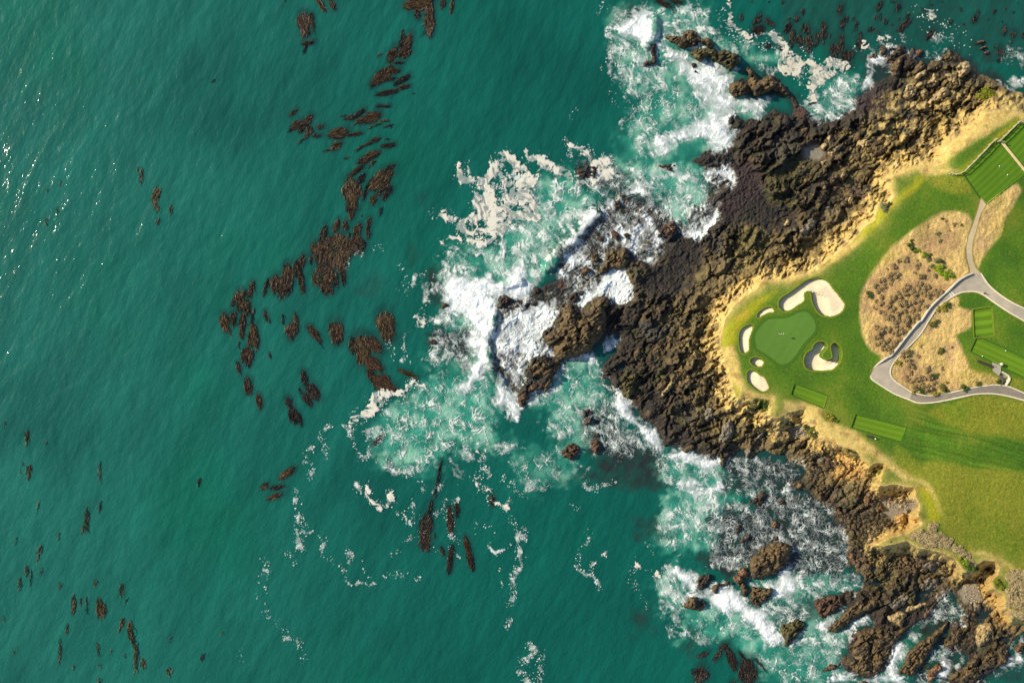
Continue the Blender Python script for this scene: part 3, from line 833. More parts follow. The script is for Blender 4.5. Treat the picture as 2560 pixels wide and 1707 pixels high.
# ------------------------------------------------------------------ survey: kelp clumps (head, tail, width, tone)
KELP = ("M 990,0,1060,100,50,g 1110,0,1155,90,50,g 660,0,680,15,25,d 850,150,870,330,110,m 930,130,945,290,25,m 950,415,850,430,45,d 890,440,845,535,20,g 2110,0,1880,60,130,g 2090,30,2090,320,90,m 1960,100,1980,180,60,d 2060,300,2010,355,15,d 2230,0,2210,80,45,m 2320,0,2300,130,22,g "
 "1900,350,1810,520,90,m 1890,490,1840,560,70,g 1760,470,1700,600,70,m 1830,290,1810,380,25,d 1830,615,1740,620,35,d 1620,520,1570,570,15,m 1720,660,1540,820,90,m 1790,690,1680,720,50,m 1750,765,1650,785,35,m 1890,745,1760,820,50,d 1890,840,1780,875,38,m 1770,890,1590,930,42,d 1700,1040,1570,1042,25,d 1950,900,1910,930,10,g "
 "785,1075,720,1135,35,g 930,1140,830,1270,60,m 830,1190,740,1260,60,m 760,1250,705,1295,20,d 930,1245,890,1330,60,m 880,1340,790,1415,12,g 1050,1235,990,1260,45,m 1020,1330,950,1335,38,d 1450,1075,1370,1140,45,d 1370,1130,1270,1170,40,m 1270,1135,1220,1145,25,d 1595,1120,1400,1195,80,m 1690,1180,1600,1190,25,g 1610,1210,1490,1260,12,g 1730,1220,1650,1245,30,d 1280,1290,1120,1330,85,m 1420,1305,1290,1330,30,m 1220,1400,1130,1460,55,g 1120,1465,1040,1490,18,g 1600,1355,1490,1410,35,m 1480,1410,1370,1475,20,g 1700,1360,1630,1370,15,d 1750,1415,1630,1440,45,d 1590,1490,1430,1568,60,g 1520,1480,1480,1495,16,d 1310,1535,1250,1560,18,m "
 "N 1500,0,1390,30,50,m 1440,60,1310,155,40,m 1560,10,1500,70,30,m 1740,50,1640,140,50,d 1720,110,1640,180,90,g 1650,130,1530,260,130,g 1690,200,1600,330,50,m 1490,240,1440,380,28,d 1450,140,1390,230,50,d 1320,200,1340,450,150,g 1340,440,1320,570,50,m 1290,440,1295,520,30,m 1550,350,1530,430,65,m 1710,260,1650,370,60,d 1630,460,1595,550,22,d 1430,530,1420,560,14,d 1200,590,1160,690,55,m 1260,600,1265,680,60,m 1300,690,1305,760,20,m 1500,570,1490,660,40,m 1480,670,1490,760,35,m 1400,640,1350,760,60,m 1070,650,1030,780,55,d 960,820,950,910,75,g 1050,780,1020,1000,110,m 1200,730,1210,860,130,g 1140,760,1080,920,100,m 1400,760,1300,900,130,m 1440,800,1400,900,80,d 1300,800,1260,960,110,g 1150,900,1180,1040,170,g 1240,950,1220,1080,100,m 1080,960,1060,1090,90,d 1000,1040,1030,1110,70,g 1120,1060,1110,1180,110,m 960,1110,990,1220,65,g 1060,1140,1080,1290,100,m 1110,1250,1135,1310,40,m 1150,1120,1170,1230,70,d 1235,1070,1250,1210,40,m 925,940,925,1020,32,m 970,930,975,990,20,d 850,930,840,1040,48,m 790,990,800,1130,60,d 820,1080,850,1280,40,m 690,1030,720,1180,100,g 590,1140,570,1280,90,m 640,1160,640,1320,110,m 720,1170,700,1300,80,d 510,1165,465,1310,25,m 360,1200,330,1330,50,m 230,1290,240,1450,90,g 190,1330,155,1420,35,m 310,1380,300,1510,55,g 290,1270,300,1340,25,m "
 "O 75,260,90,400,85,g 110,380,145,465,20,g 170,235,165,360,50,m 260,265,250,460,50,g 370,200,345,340,18,m 355,360,385,560,70,g 340,430,320,555,40,m 470,225,490,310,32,m 520,300,525,345,25,m 225,520,220,590,18,m 300,590,310,740,85,m 280,600,260,700,50,m 340,600,350,660,45,m 205,730,225,830,32,m 515,620,530,690,25,g 300,890,320,1020,75,m 410,1045,430,1170,50,g 650,260,655,340,30,d 770,250,790,390,30,g 740,350,730,470,110,m 725,470,760,525,14,m 905,380,1000,500,65,m 1000,500,1050,590,10,d 1160,350,1190,520,130,m 1330,490,1330,620,60,d 1420,490,1450,700,170,g 1500,500,1590,610,120,m 1460,680,1600,790,110,m 1640,260,1690,480,170,g 1490,810,1560,920,75,m 1560,880,1720,990,130,m 1790,800,1960,880,30,g 850,820,870,940,65,d 810,975,825,1030,28,d 910,950,980,1070,110,d 860,1040,920,1140,70,d 695,1080,720,1160,60,d 735,1160,770,1310,60,d 720,1200,740,1300,35,d 780,1200,830,1330,35,d 1580,970,1540,985,30,d "
 "K 1270,840,1250,960,25,d 1235,960,1200,1220,90,d 1210,1080,1230,1230,60,g 1350,500,1300,800,10,d 1480,850,1480,980,25,d 1420,900,1430,1100,42,m 1300,1110,1290,1160,15,d 1350,1230,1370,1300,28,m 1440,1220,1415,1440,35,d 1550,1150,1580,1280,45,m 1580,1260,1610,1410,40,m 1770,800,1780,880,40,m 110,565,20,630,45,m 860,290,780,370,25,d "
 "P 1630,380,1560,430,30,g 1480,460,1450,490,28,m 1570,475,1500,490,22,d 1555,520,1490,545,28,m 150,170,148,250,24,g 30,120,28,160,12,m 260,220,250,250,12,g 165,360,160,440,28,g 112,385,112,405,20,g 128,340,126,365,12,g 555,345,550,440,12,g 1110,430,1098,475,14,m 555,560,550,620,18,g 480,600,480,720,18,g 465,690,455,740,14,g 325,735,322,775,14,g 230,800,205,880,16,g 90,760,80,800,12,g 215,560,200,620,8,g 150,920,145,970,28,m 232,925,222,980,10,g 112,980,105,1050,16,m 175,940,168,1040,6,g 335,1010,325,1050,16,d 530,990,525,1030,26,m 675,1020,670,1085,24,m 710,1090,690,1130,8,g 410,1080,405,1170,26,m 445,1090,445,1140,14,d 480,1090,478,1170,10,g 545,1100,560,1200,40,m 575,1130,580,1190,26,g 375,1240,368,1290,20,m 335,1310,330,1450,10,m 685,1210,660,1280,24,m 715,1230,735,1340,34,m 745,1340,760,1420,26,m 790,1430,795,1480,36,m 750,1400,750,1500,18,m 540,1340,545,1410,14,g 100,1370,70,1410,8,g 410,1460,402,1490,18,m 550,1460,548,1485,24,m 550,1540,550,1568,30,m 935,1480,935,1525,34,g 1130,1400,1115,1440,20,d 945,1310,940,1340,16,m 1240,1285,1225,1300,14,m 690,1400,688,1430,14,d 20,1190,15,1240,8,g 615,1380,612,1410,8,g "
 "Z 790,950,785,985,16,m 815,970,805,1055,20,g 910,1080,880,1160,46,m 890,1150,900,1215,34,g 990,1170,975,1235,18,g 910,1250,905,1290,28,m 345,1035,345,1070,14,m 275,1080,268,1110,10,m 335,1185,325,1220,14,m 262,1250,258,1290,22,m 1235,450,1212,478,10,g "
 "A 190,90,175,150,38,d 125,160,120,215,50,d 50,220,20,310,45,d 190,230,170,310,20,d 225,250,220,330,60,d 380,225,390,310,55,d 395,280,370,400,50,d 90,300,70,410,50,d 150,350,155,440,75,d 250,360,235,490,65,d 315,320,320,380,50,d 330,390,305,470,28,d 455,320,450,370,22,d 555,50,540,130,55,d 950,20,910,100,40,d 590,180,560,270,45,d 625,160,615,210,25,d 680,160,670,200,30,d 720,210,690,300,28,d 575,270,575,310,24,d 550,340,560,410,50,d 560,400,560,490,45,d 745,310,740,370,40,d 730,390,735,470,65,d 490,440,500,540,90,d 560,540,640,560,80,d 630,510,620,590,90,d 680,490,680,540,30,d 890,150,895,200,32,d 945,130,940,200,20,d 990,180,990,240,38,d 1070,10,1050,30,45,d 1120,40,1105,100,55,d 1120,170,1115,200,25,d 1220,130,1200,190,40,d 1180,220,1130,310,60,d 1230,190,1180,260,45,d 870,270,820,310,40,d 900,300,930,330,30,d 1065,240,1050,250,30,d 1340,80,1380,110,30,d 1310,130,1330,140,25,d 1450,40,1430,60,25,d 1550,10,1540,30,25,d 1710,90,1740,110,40,d 1640,190,1620,240,40,d 1750,220,1760,250,35,d 1460,300,1400,380,50,d 1905,100,1890,140,38,d 1880,150,1850,220,45,d 2070,90,2055,140,35,d 2010,180,1990,200,20,d 2165,70,2160,110,14,m 2245,100,2245,140,25,d 2135,200,2130,220,10,d 2160,270,2150,340,40,d 2240,320,2250,370,60,d 2340,320,2340,370,40,d 2210,400,2230,420,40,d 2110,480,2120,540,70,d 2285,25,2285,35,12,d 2080,590,2120,610,50,d 2050,450,2080,480,30,d 1860,430,1900,440,30,d "
 "E 1890,10,1870,40,25,d 2190,0,2170,40,35,d 2050,15,2040,25,25,d 1785,140,1765,210,35,d 1960,150,1900,240,45,d 2010,190,2080,250,50,d 1990,270,1900,320,90,d 2250,230,2210,310,45,d 2280,300,2270,380,50,d 2275,390,2265,470,30,d 2245,170,2240,195,25,d 950,10,1060,60,60,d 1080,0,1180,30,50,d 2060,440,2010,470,50,d 2140,450,2180,500,40,d "
 "L 1000,1420,960,1540,140,d 1240,1180,1180,1240,60,d 1250,1230,1310,1400,80,d 1180,1250,1120,1340,40,d 1050,1270,960,1310,40,d 1430,1350,1450,1540,170,d 1350,1250,1420,1330,26,d 1520,1330,1620,1440,18,d 1240,1650,1300,1560,60,d")
spec, c = [], None
for t in KELP.split():
    if t in CROPS:
        c = CROPS[t]
        continue
    p = t.split(',')
    q = [float(x) for x in p[:5]]
    spec.append((c[0] + q[0] / c[2], c[1] + q[1] / c[2], c[0] + q[2] / c[2], c[1] + q[3] / c[2], q[4] / c[2], p[5]))
spec.sort(key=lambda s_: -(math.hypot(s_[2] - s_[0], s_[3] - s_[1]) + 4) * s_[4])

# ------------------------------------------------------------------ the sea: aerated shallows, dark reef under water, open water
AER = [("E 480,150 600,60 900,80 1150,40 1420,40 1480,230 1560,340 1800,500 1860,620 2000,700 2150,640 2100,500 1880,440 1700,400 1650,690 2040,960 2020,1150 1650,1290 1500,1568 600,1568 640,1250 800,1000 900,870 620,900 540,620 470,450", .75),
       ("A 230,1000 330,880 480,760 650,720 800,790 700,960 720,1060 640,1100 500,1150 340,1185 230,1130", .6),
       ("F 600,0 1350,0 1420,200 1500,420 1560,560 1300,700 1100,560 1000,280 700,260 560,100", .95),
       ("I 1700,350 2000,320 2180,430 2260,560 2230,650 2180,720 2100,820 1900,1050 1850,1250 1720,1400 1500,1568 1350,1500 1280,1330 1150,1270 1000,1250 870,1050 1100,1050 1300,1060 1450,870 1600,800 1770,790", .95),
       ("I 860,990 1000,980 1150,1150 1300,1280 1320,1568 820,1568 800,1300", .8),
       ("J 640,1040 850,930 960,900 1150,640 1270,760 1300,1030 1300,1260 1280,1568 430,1568 480,1250 460,1150", 1.0),
       ("J 880,240 1100,240 1260,300 1300,420 1290,600 1150,640 1000,500 880,420", .8),
       ("K 780,200 1000,10 1400,0 1790,20 1790,280 1750,400 1990,330 1970,400 1700,460 1500,420 1250,560 1000,580 830,540 800,400", .85),
       ("K 1960,500 2080,400 2352,300 2352,640 2200,760 2000,760", .5),
       ("J 1650,1200 1900,1000 1960,860 2150,750 2290,760 2352,900 2352,1568 2000,1568 1800,1400 1700,1320", .9),
       ("G 0,420 240,310 320,330 360,420 250,560 330,700 180,850 150,1100 250,1250 100,1568 0,1568", .85),
       ("G 900,1330 1060,1290 1560,1400 1640,1568 1000,1568", .9),
       ("H 900,300 1080,0 1650,0 1780,120 1600,300 1450,420 1480,600 1350,720 1050,680 950,620", .95),
       ("H 1000,830 1250,820 1350,960 1200,1130 1150,1568 1900,1568 2200,1568 2150,1430 1850,1250 1400,1180 1000,1300 980,1100", .8),
       ("L 1250,1050 1500,1000 1680,1130 1700,1250 1620,1320 1500,1330 1350,1200", 1.25), ("L 1600,850 1780,1000 1780,1250 2352,1568 1600,1568 1650,1300", .7),
       ("U 0,480 380,530 740,560 600,690 280,730 260,830 340,920 600,820 440,1040 700,940 640,1060 620,1200 560,1350 700,1510 860,1560 860,1568 0,1568", .62),
       ("U 860,1540 1050,1300 1240,1030 1400,1000 1240,1190 1110,1470 1200,1568", .7), ("H 1800,980 2352,900 2352,1200 2060,1200", .7),
       ("E 1840,460 2120,520 2140,640 1980,720 1880,640", .6), ("J 640,720 1000,740 1100,850 900,950 700,900", .5)]
DARK = [("F 250,640 500,380 760,280 1000,420 1000,620 900,1050 680,1060 700,1400 100,1400 0,1360 0,900", .85), ("F 150,30 360,20 640,120 700,270 560,330 380,240 200,200", .8),
        ("G 170,830 290,840 420,980 430,1300 300,1300 200,1000", .8), ("G 380,880 700,1150 900,1300 1050,1420 960,1568 400,1480 360,1340 420,1200", .85), ("H 0,-60 500,-100 1000,-40 1080,30 900,130 500,60", .7),
        ("H 1480,350 1700,280 2352,0 2352,960 2200,900 1850,860 1700,960 1480,900 1380,780 1480,700", .9), ("D 0,0 480,290 640,560 700,880 500,960 200,960 0,880", .92),
        ("U 40,880 260,730 300,920 200,1000 100,930", .7), ("U 1240,1050 1500,800 1640,660 1790,880 1620,1000 1560,1230 1300,1500 1180,1568 1800,1568 2000,1500 1750,1330", .8),
        ("U 2100,1420 2260,1130 2352,1060 2352,1568 1900,1568", .55), ("J 640,560 760,490 1000,470 1150,560 1160,780 1030,800 720,700", .85), ("I 640,1330 800,1300 830,1568 700,1568", .8),
        ("E 520,250 560,170 760,20 860,120 700,170 620,240", .75), ("E 880,0 1200,0 1100,70 950,50", .6), ("A 800,560 1250,480 1500,600 1300,760 960,800 860,900 780,700", .75), ("A 1830,400 1960,400 2150,560 2100,620 1900,570", .7),
        ("A 1600,620 1840,640 2200,800 2352,900 2352,1120 2180,960 1900,800", .85), ("A 440,430 660,480 660,620 460,560", .7), ("J 1280,760 1340,500 1500,300 1950,250 1900,500 1620,900 1780,950 1560,1080 1380,930", .6),
        ("L 540,40 660,60 660,200 480,150", .5), ("L 300,850 480,860 500,1050 350,1100 280,950", .55), ("L 880,1050 1050,1060 1000,1250 880,1240", .55), ("H 750,380 950,330 1060,520 850,560 740,480", .55),
        ("N 2010,330 2090,330 2080,420 2020,410", .45), ("N 1880,890 1990,920 1960,1000 1880,970", .4), ("N 1480,1150 1600,1130 1520,1330 1400,1340", .4), ("J 2100,1180 2352,1230 2352,1500 2200,1450", .75),
        ("G 1560,1380 1740,1300 2352,1360 2352,1640 1640,1600", .9), ("C 0,1340 120,1340 220,1480 200,1568 0,1568", .9), ("U 380,1000 620,820 640,900 460,1060", .5), ("U 0,840 260,720 340,930 200,1010 0,960", .6), ("H 1480,-60 2352,-60 2352,120 1600,120", .8), ("L 1100,100 1400,60 1480,250 1300,350 1100,350", .7), ("J 80,0 300,0 250,200 60,160", .25), ("A 0,-100 2500,-100 2500,700 1900,600 1600,420 900,420 500,560 0,420", .32)]
aer = np.zeros(CU.shape, np.float32)
for s_, v_ in AER:
    paint(aer, pts(s_), v_, 50)
CLEAR = ["H 650,690 1000,710 1150,740 1330,720 1440,760 1360,850 1200,800 1040,820 900,900 650,950", "H 600,60 980,40 1110,180 960,290 800,480 500,480", "G 300,1460 640,1420 900,1500 1040,1640 300,1700", "J 1640,1300 1760,1240 1850,1330 1800,1480 1900,1600 1560,1600 1600,1420",
         "E 350,-40 470,-40 420,200 400,420 300,420", "I 980,1130 1090,1180 1240,1290 1200,1160 1050,1090"]
clear = np.zeros(CU.shape, np.float32)
for s_ in CLEAR:
    paint(clear, pts(s_), 1.0, 30)
aer *= 1 - .9 * clear
dark = np.zeros(CU.shape, np.float32)
for s_, v_ in DARK:
    paint(dark, pts(s_), v_ * 1.05, 40)

wu = spread(-20, 2580, 3.4, 60000, 26)
wv = spread(-20, 1730, 3.4, 60000, 26)
WU, WV = np.meshgrid(wu, wv)
kx = S
WX, WY = (WU - 1280) * S, (853.5 - WV) * S
cuv = (np.clip(WU, -95, 2690), np.clip(WV, -95, 1800))
a_, b_ = math.cos(math.radians(64)), math.sin(math.radians(64))
q1 = WX * a_ + WY * b_                 # along the crests
q2 = -WX * b_ + WY * a_                # across them
nn1 = fbm(WX / 5, WY / 5, 4, 61)
nn2 = fbm(WX / 5, WY / 5, 4, 62)
mm1 = fbm(WX / 1.6, WY / 1.6, 3, 91)
mm2 = fbm(WX / 1.6, WY / 1.6, 3, 92)
ae = csamp(aer, cuv[0] + nn1 * 48 + mm1 * 22, cuv[1] + nn2 * 48 + mm2 * 22)
dk = csamp(dark, cuv[0] + nn1 * 40 + mm1 * 16, cuv[1] + nn2 * 40 + mm2 * 16)
swell_sheen = fbm(q1 / 26 + .3 * nn1, q2 / 7.0, 3, 63)
swell2 = fbm(q1 / 7, q2 / 2.2, 3, 64)
big = fbm(WX / 45, WY / 45, 3, 65)
wc = np.empty(WU.shape + (3,), np.float32)
wc[:] = (0.0032, 0.080, 0.061)
leftness = sstep(1350, 0, WU)
wc = mix(wc, (0.0105, 0.108, 0.083), leftness * 0.85)
wc = mix(wc, (0.0025, 0.052, 0.042), np.clip(sstep(0.1, 0.6, big) * 0.55, 0, 1))
wc = mix(wc, (0.0015, 0.098, 0.056), sstep(0.0, 0.6, -big) * 0.55)
wc *= (1 + 0.30 * swell_sheen + 0.10 * swell2)[..., None]  # sheen of the swell put into the water colour as lighter and darker bands
wc = mix(wc, (0.035, 0.25, 0.175), np.clip(ae * (0.70 + 0.75 * fbm(WX / 3.2, WY / 3.2, 3, 66)), 0, 1))
wc = mix(wc, (0.20, 0.42, 0.31), np.clip((ae - .25) * 1.5 * sstep(-0.08, .45, fbm(WX / 4.5, WY / 4.5, 4, 67)), 0, .85))
wc = mix(wc, (0.017, 0.021, 0.020), np.clip(dk * (0.95 + 0.6 * fbm(WX / 2.5, WY / 2.5, 3, 68)), 0, .93))
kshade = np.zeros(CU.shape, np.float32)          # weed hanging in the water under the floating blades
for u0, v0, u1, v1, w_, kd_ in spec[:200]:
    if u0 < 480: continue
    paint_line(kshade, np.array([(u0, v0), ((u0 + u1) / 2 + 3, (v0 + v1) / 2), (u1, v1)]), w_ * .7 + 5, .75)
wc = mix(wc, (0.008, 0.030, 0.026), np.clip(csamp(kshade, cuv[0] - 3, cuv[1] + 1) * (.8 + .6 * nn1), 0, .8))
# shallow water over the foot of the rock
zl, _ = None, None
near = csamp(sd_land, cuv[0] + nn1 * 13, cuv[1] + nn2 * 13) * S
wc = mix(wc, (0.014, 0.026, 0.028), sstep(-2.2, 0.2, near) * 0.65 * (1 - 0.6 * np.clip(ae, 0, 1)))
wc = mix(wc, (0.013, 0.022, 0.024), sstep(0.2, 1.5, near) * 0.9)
WZ = (0.10 * fbm(q1 / 18, q2 / 5.0, 3, 70) + 0.03 * nn1) * sstep(4000, 500, np.hypot(WX, WY))
# breaking crests along the reef
crest = np.zeros(CU.shape, np.float32)
for s_, w_, v_ in (("I 1840,1250 1950,1120 2080,990 2200,860 2330,745", 17, 1.5), ("J 1340,330 1300,450 1245,590 1265,760 1310,880 1400,990", 13, 1.2), ("E 930,200 920,330 850,450", 14, 1.2), ("J 1560,20 1400,60", 14, 1.0)):
    paint_line(crest, strip(pts(s_), 4), w_, v_)
WZ = WZ + csamp(crest, cuv[0] + nn1 * 8, cuv[1] + nn2 * 8)
WCO = np.stack([WX, WY, WZ], -1).reshape(-1, 3)
r_, c_ = WU.shape
wi = np.arange(r_ * c_).reshape(r_, c_)
wq = np.stack([wi[1:, :-1], wi[1:, 1:], wi[:-1, 1:], wi[:-1, :-1]], -1).reshape(-1, 4)

M_SEA, t_, p_ = new_mat("sea_water")
N_, L_ = t_.nodes, t_.links
at = N_.new("ShaderNodeAttribute"); at.attribute_name = "albedo"
geo = N_.new("ShaderNodeNewGeometry")
L_.new(at.outputs["Color"], p_.inputs["Base Color"])
p_.inputs["Roughness"].default_value = 0.10
p_.inputs["IOR"].default_value = 1.33
p_.inputs["Specular IOR Level"].default_value = 0.5
mp1 = N_.new("ShaderNodeMapping"); mp1.inputs["Rotation"].default_value = (0, 0, -math.radians(64)); mp0 = N_.new("ShaderNodeMapping"); mp0.inputs["Rotation"].default_value = (0, 0, -math.radians(66)); mp1.inputs["Rotation"].default_value = (0, 0, 0); mp1.inputs["Scale"].default_value = (0.55, 1.0, 1)
L_.new(geo.outputs["Position"], mp0.inputs[0]); L_.new(mp0.outputs[0], mp1.inputs[0])
w1 = N_.new("ShaderNodeTexNoise"); w1.inputs["Scale"].default_value = 0.42; w1.inputs["Detail"].default_value = 3; w1.inputs["Roughness"].default_value = 0.5
L_.new(mp1.outputs[0], w1.inputs["Vector"])
b1 = N_.new("ShaderNodeBump"); b1.inputs["Strength"].default_value = 1.0; b1.inputs["Distance"].default_value = 0.30
L_.new(w1.outputs[0], b1.inputs["Height"])
w2 = N_.new("ShaderNodeTexNoise"); w2.inputs["Scale"].default_value = 2.3; w2.inputs["Detail"].default_value = 3; w2.inputs["Roughness"].default_value = 0.55
L_.new(mp1.outputs[0], w2.inputs["Vector"])
b2 = N_.new("ShaderNodeBump"); b2.inputs["Strength"].default_value = 1.0; b2.inputs["Distance"].default_value = 0.055
L_.new(w2.outputs[0], b2.inputs["Height"])
L_.new(b1.outputs[0], b2.inputs["Normal"])
L_.new(b2.outputs[0], p_.inputs["Normal"])
setting(mesh_obj("sea", WCO, wq, M_SEA, cols=wc.reshape(-1, 3)))

# ------------------------------------------------------------------ foam: maps of how much, read off the photograph
WHITE = [  # thick white water
    ("E 560,250 640,220 700,160 790,150 880,120 930,230 930,330 860,440 760,420 680,380 600,340 550,300", .95),
    ("E 980,430 1100,450 1200,500 1300,620 1500,640 1690,690 1650,860 1740,960 1900,950 2040,960 2020,1130 1900,1180 1760,1080 1640,1180 1650,1290 1740,1300 1640,1460 1500,1500 1350,1340 1150,1420 1000,1500 900,1520 850,1400 1100,1260 1400,1100 1350,950 1200,760 1000,560", .72),
    ("E 1300,620 1500,620 1660,690 1640,860 1500,830 1380,760", .95), ("E 1400,1150 1640,1180 1650,1290 1740,1300 1640,1460 1500,1480 1350,1300 1150,1430 950,1500 1000,1450", .85), ("E 860,440 900,460 850,600 760,660 750,610", .85),
    ("A 820,570 940,570 960,610 910,650 850,640 905,740 890,820 780,905 720,890 800,800 830,680", .95), ("A 330,1195 230,1165 220,1120 300,1170 480,1160 640,1090 700,1030 720,1060 600,1150 420,1185", .8),
    ("F 1200,690 1380,650 1480,520 1560,440 1570,590 1490,700 1380,790 1300,790", 1.0), ("F 1400,60 1650,50 1740,180 1690,270 1600,200 1450,140", .78),
    ("F 540,370 400,480 280,500 180,650 100,780 60,860 150,820 260,690 380,530 540,460", .98), ("F 430,1100 620,1060 720,1200 725,1380 580,1430 480,1390 480,1300 300,1400 200,1490 110,1410 180,1330 320,1250", .9),
    ("F 0,1000 150,900 300,1000 390,1060 330,1120 200,1060 0,1150", .82), ("F 640,300 860,220 1000,150 1080,160 1000,230 880,280 720,330", .8), ("F 930,760 1000,730 1060,780 1040,840 960,820", .9), ("F 380,740 900,500 980,700 880,1020 700,900 450,850", .58),
    ("I 880,1330 960,1310 1100,1350 1250,1300 1320,1400 1400,1360 1500,1240 1600,1200 1640,1350 1720,1400 1700,1568 820,1568 800,1450", .86),
    ("J 830,60 900,0 1000,20 1080,80 1200,100 1300,180 1340,200 1330,330 1300,400 1290,520 1240,600 1180,560 1100,500 1100,400 1000,330 900,330 800,310 880,240 800,180 820,100", 1.0),
    ("J 1400,0 1750,0 1690,110 1600,190 1500,170 1400,130 1340,180 1320,80", .95), ("J 1030,560 1100,530 1230,570 1250,640 1150,680 1060,690", 1.0),
    ("J 1380,280 1550,250 1750,220 1900,200 2000,290 1950,400 1850,500 1780,580 1900,650 1910,750 1780,760 1600,780 1350,740 1290,620 1310,450", .76), ("J 1560,630 1880,630 1915,740 1590,750", 1.0), ("J 1700,230 1950,250 1990,330 1900,430 1780,480 1650,400", .86),
    ("J 1340,740 1620,780 1620,960 1520,1060 1380,930", .58), ("J 1290,880 1380,960 1500,1080 1530,1150 1560,1250 1620,1240 1610,1320 1560,1400 1450,1350 1440,1280 1300,1260 1290,1150 1310,1030", .82),
    ("J 1150,640 1240,620 1270,760 1270,850 1200,930 1120,1080 1050,1110 980,1090 950,1010 1050,960 1100,850", .95), ("J 1870,1040 1980,800 2150,740 2280,690 2300,780 2330,810 2260,830 2200,760 2000,830 1920,1000 1700,1240 1680,1180", .62),
    ("G 540,740 600,690 690,800 720,890 800,970 900,1060 1030,1260 1000,1300 880,1200 780,1100 700,1000 560,900", .95), ("G 1040,1280 1200,1240 1330,1290 1560,1370 1580,1480 1400,1500 1200,1430 1060,1360", .84), ("G 240,310 320,290 370,400 310,440", .9), ("G 390,280 560,150 570,190 450,310", .7),
    ("H 1030,850 1150,830 1300,880 1350,1000 1330,1080 1500,1100 1500,1030 1700,1050 1780,1120 1830,1180 1900,1250 2000,1280 2100,1400 2180,1568 2010,1568 1900,1450 1750,1330 1500,1250 1440,1180 1300,1150 1200,1220 1190,1130 1270,1080 1200,1000", .93),
    ("H 1100,0 1640,-40 1600,200 1400,100 1350,260 1200,160", .62), ("H 1770,980 2000,1010 2200,900 2352,960 2352,1150 2100,1150 2080,1060 1950,1030", .8), ("L 1620,900 1740,1000 1790,1190 1640,1250 1560,1020", .84),
    ("U 370,930 600,815 600,830 440,1000 380,1060 200,1000", .9), ("U 860,1540 1000,1440 1060,1250 1190,1180 1200,1330 1110,1450 1200,1568 860,1568", .88), ("U 1240,1040 1350,1070 1280,1180 1240,1190 1190,1150", .8), ("U 60,560 180,600 200,650 100,640", .85), ("U 250,560 400,550 400,590 300,600", .9),
    ("U 640,1060 760,930 860,960 700,1050 680,1180 640,1200", .85), ("U 480,590 740,570 760,620 560,690", .66), ("U 640,1440 860,1540 860,1568 300,1568 420,1500 560,1470", .68), ("U 1500,1320 1780,1340 1650,1450 1560,1520 1460,1568 1300,1568 1420,1480", .66), ("U 1590,1480 1540,1500 1480,1568 1600,1568", .8), ("U 2190,1330 2300,1150 2352,1080 2352,1380 2250,1430", .68), ("A 2240,800 2330,800 2352,700 2352,830 2280,840", .85),
    ("B -500,-60 -460,-60 -460,-40", .2)]
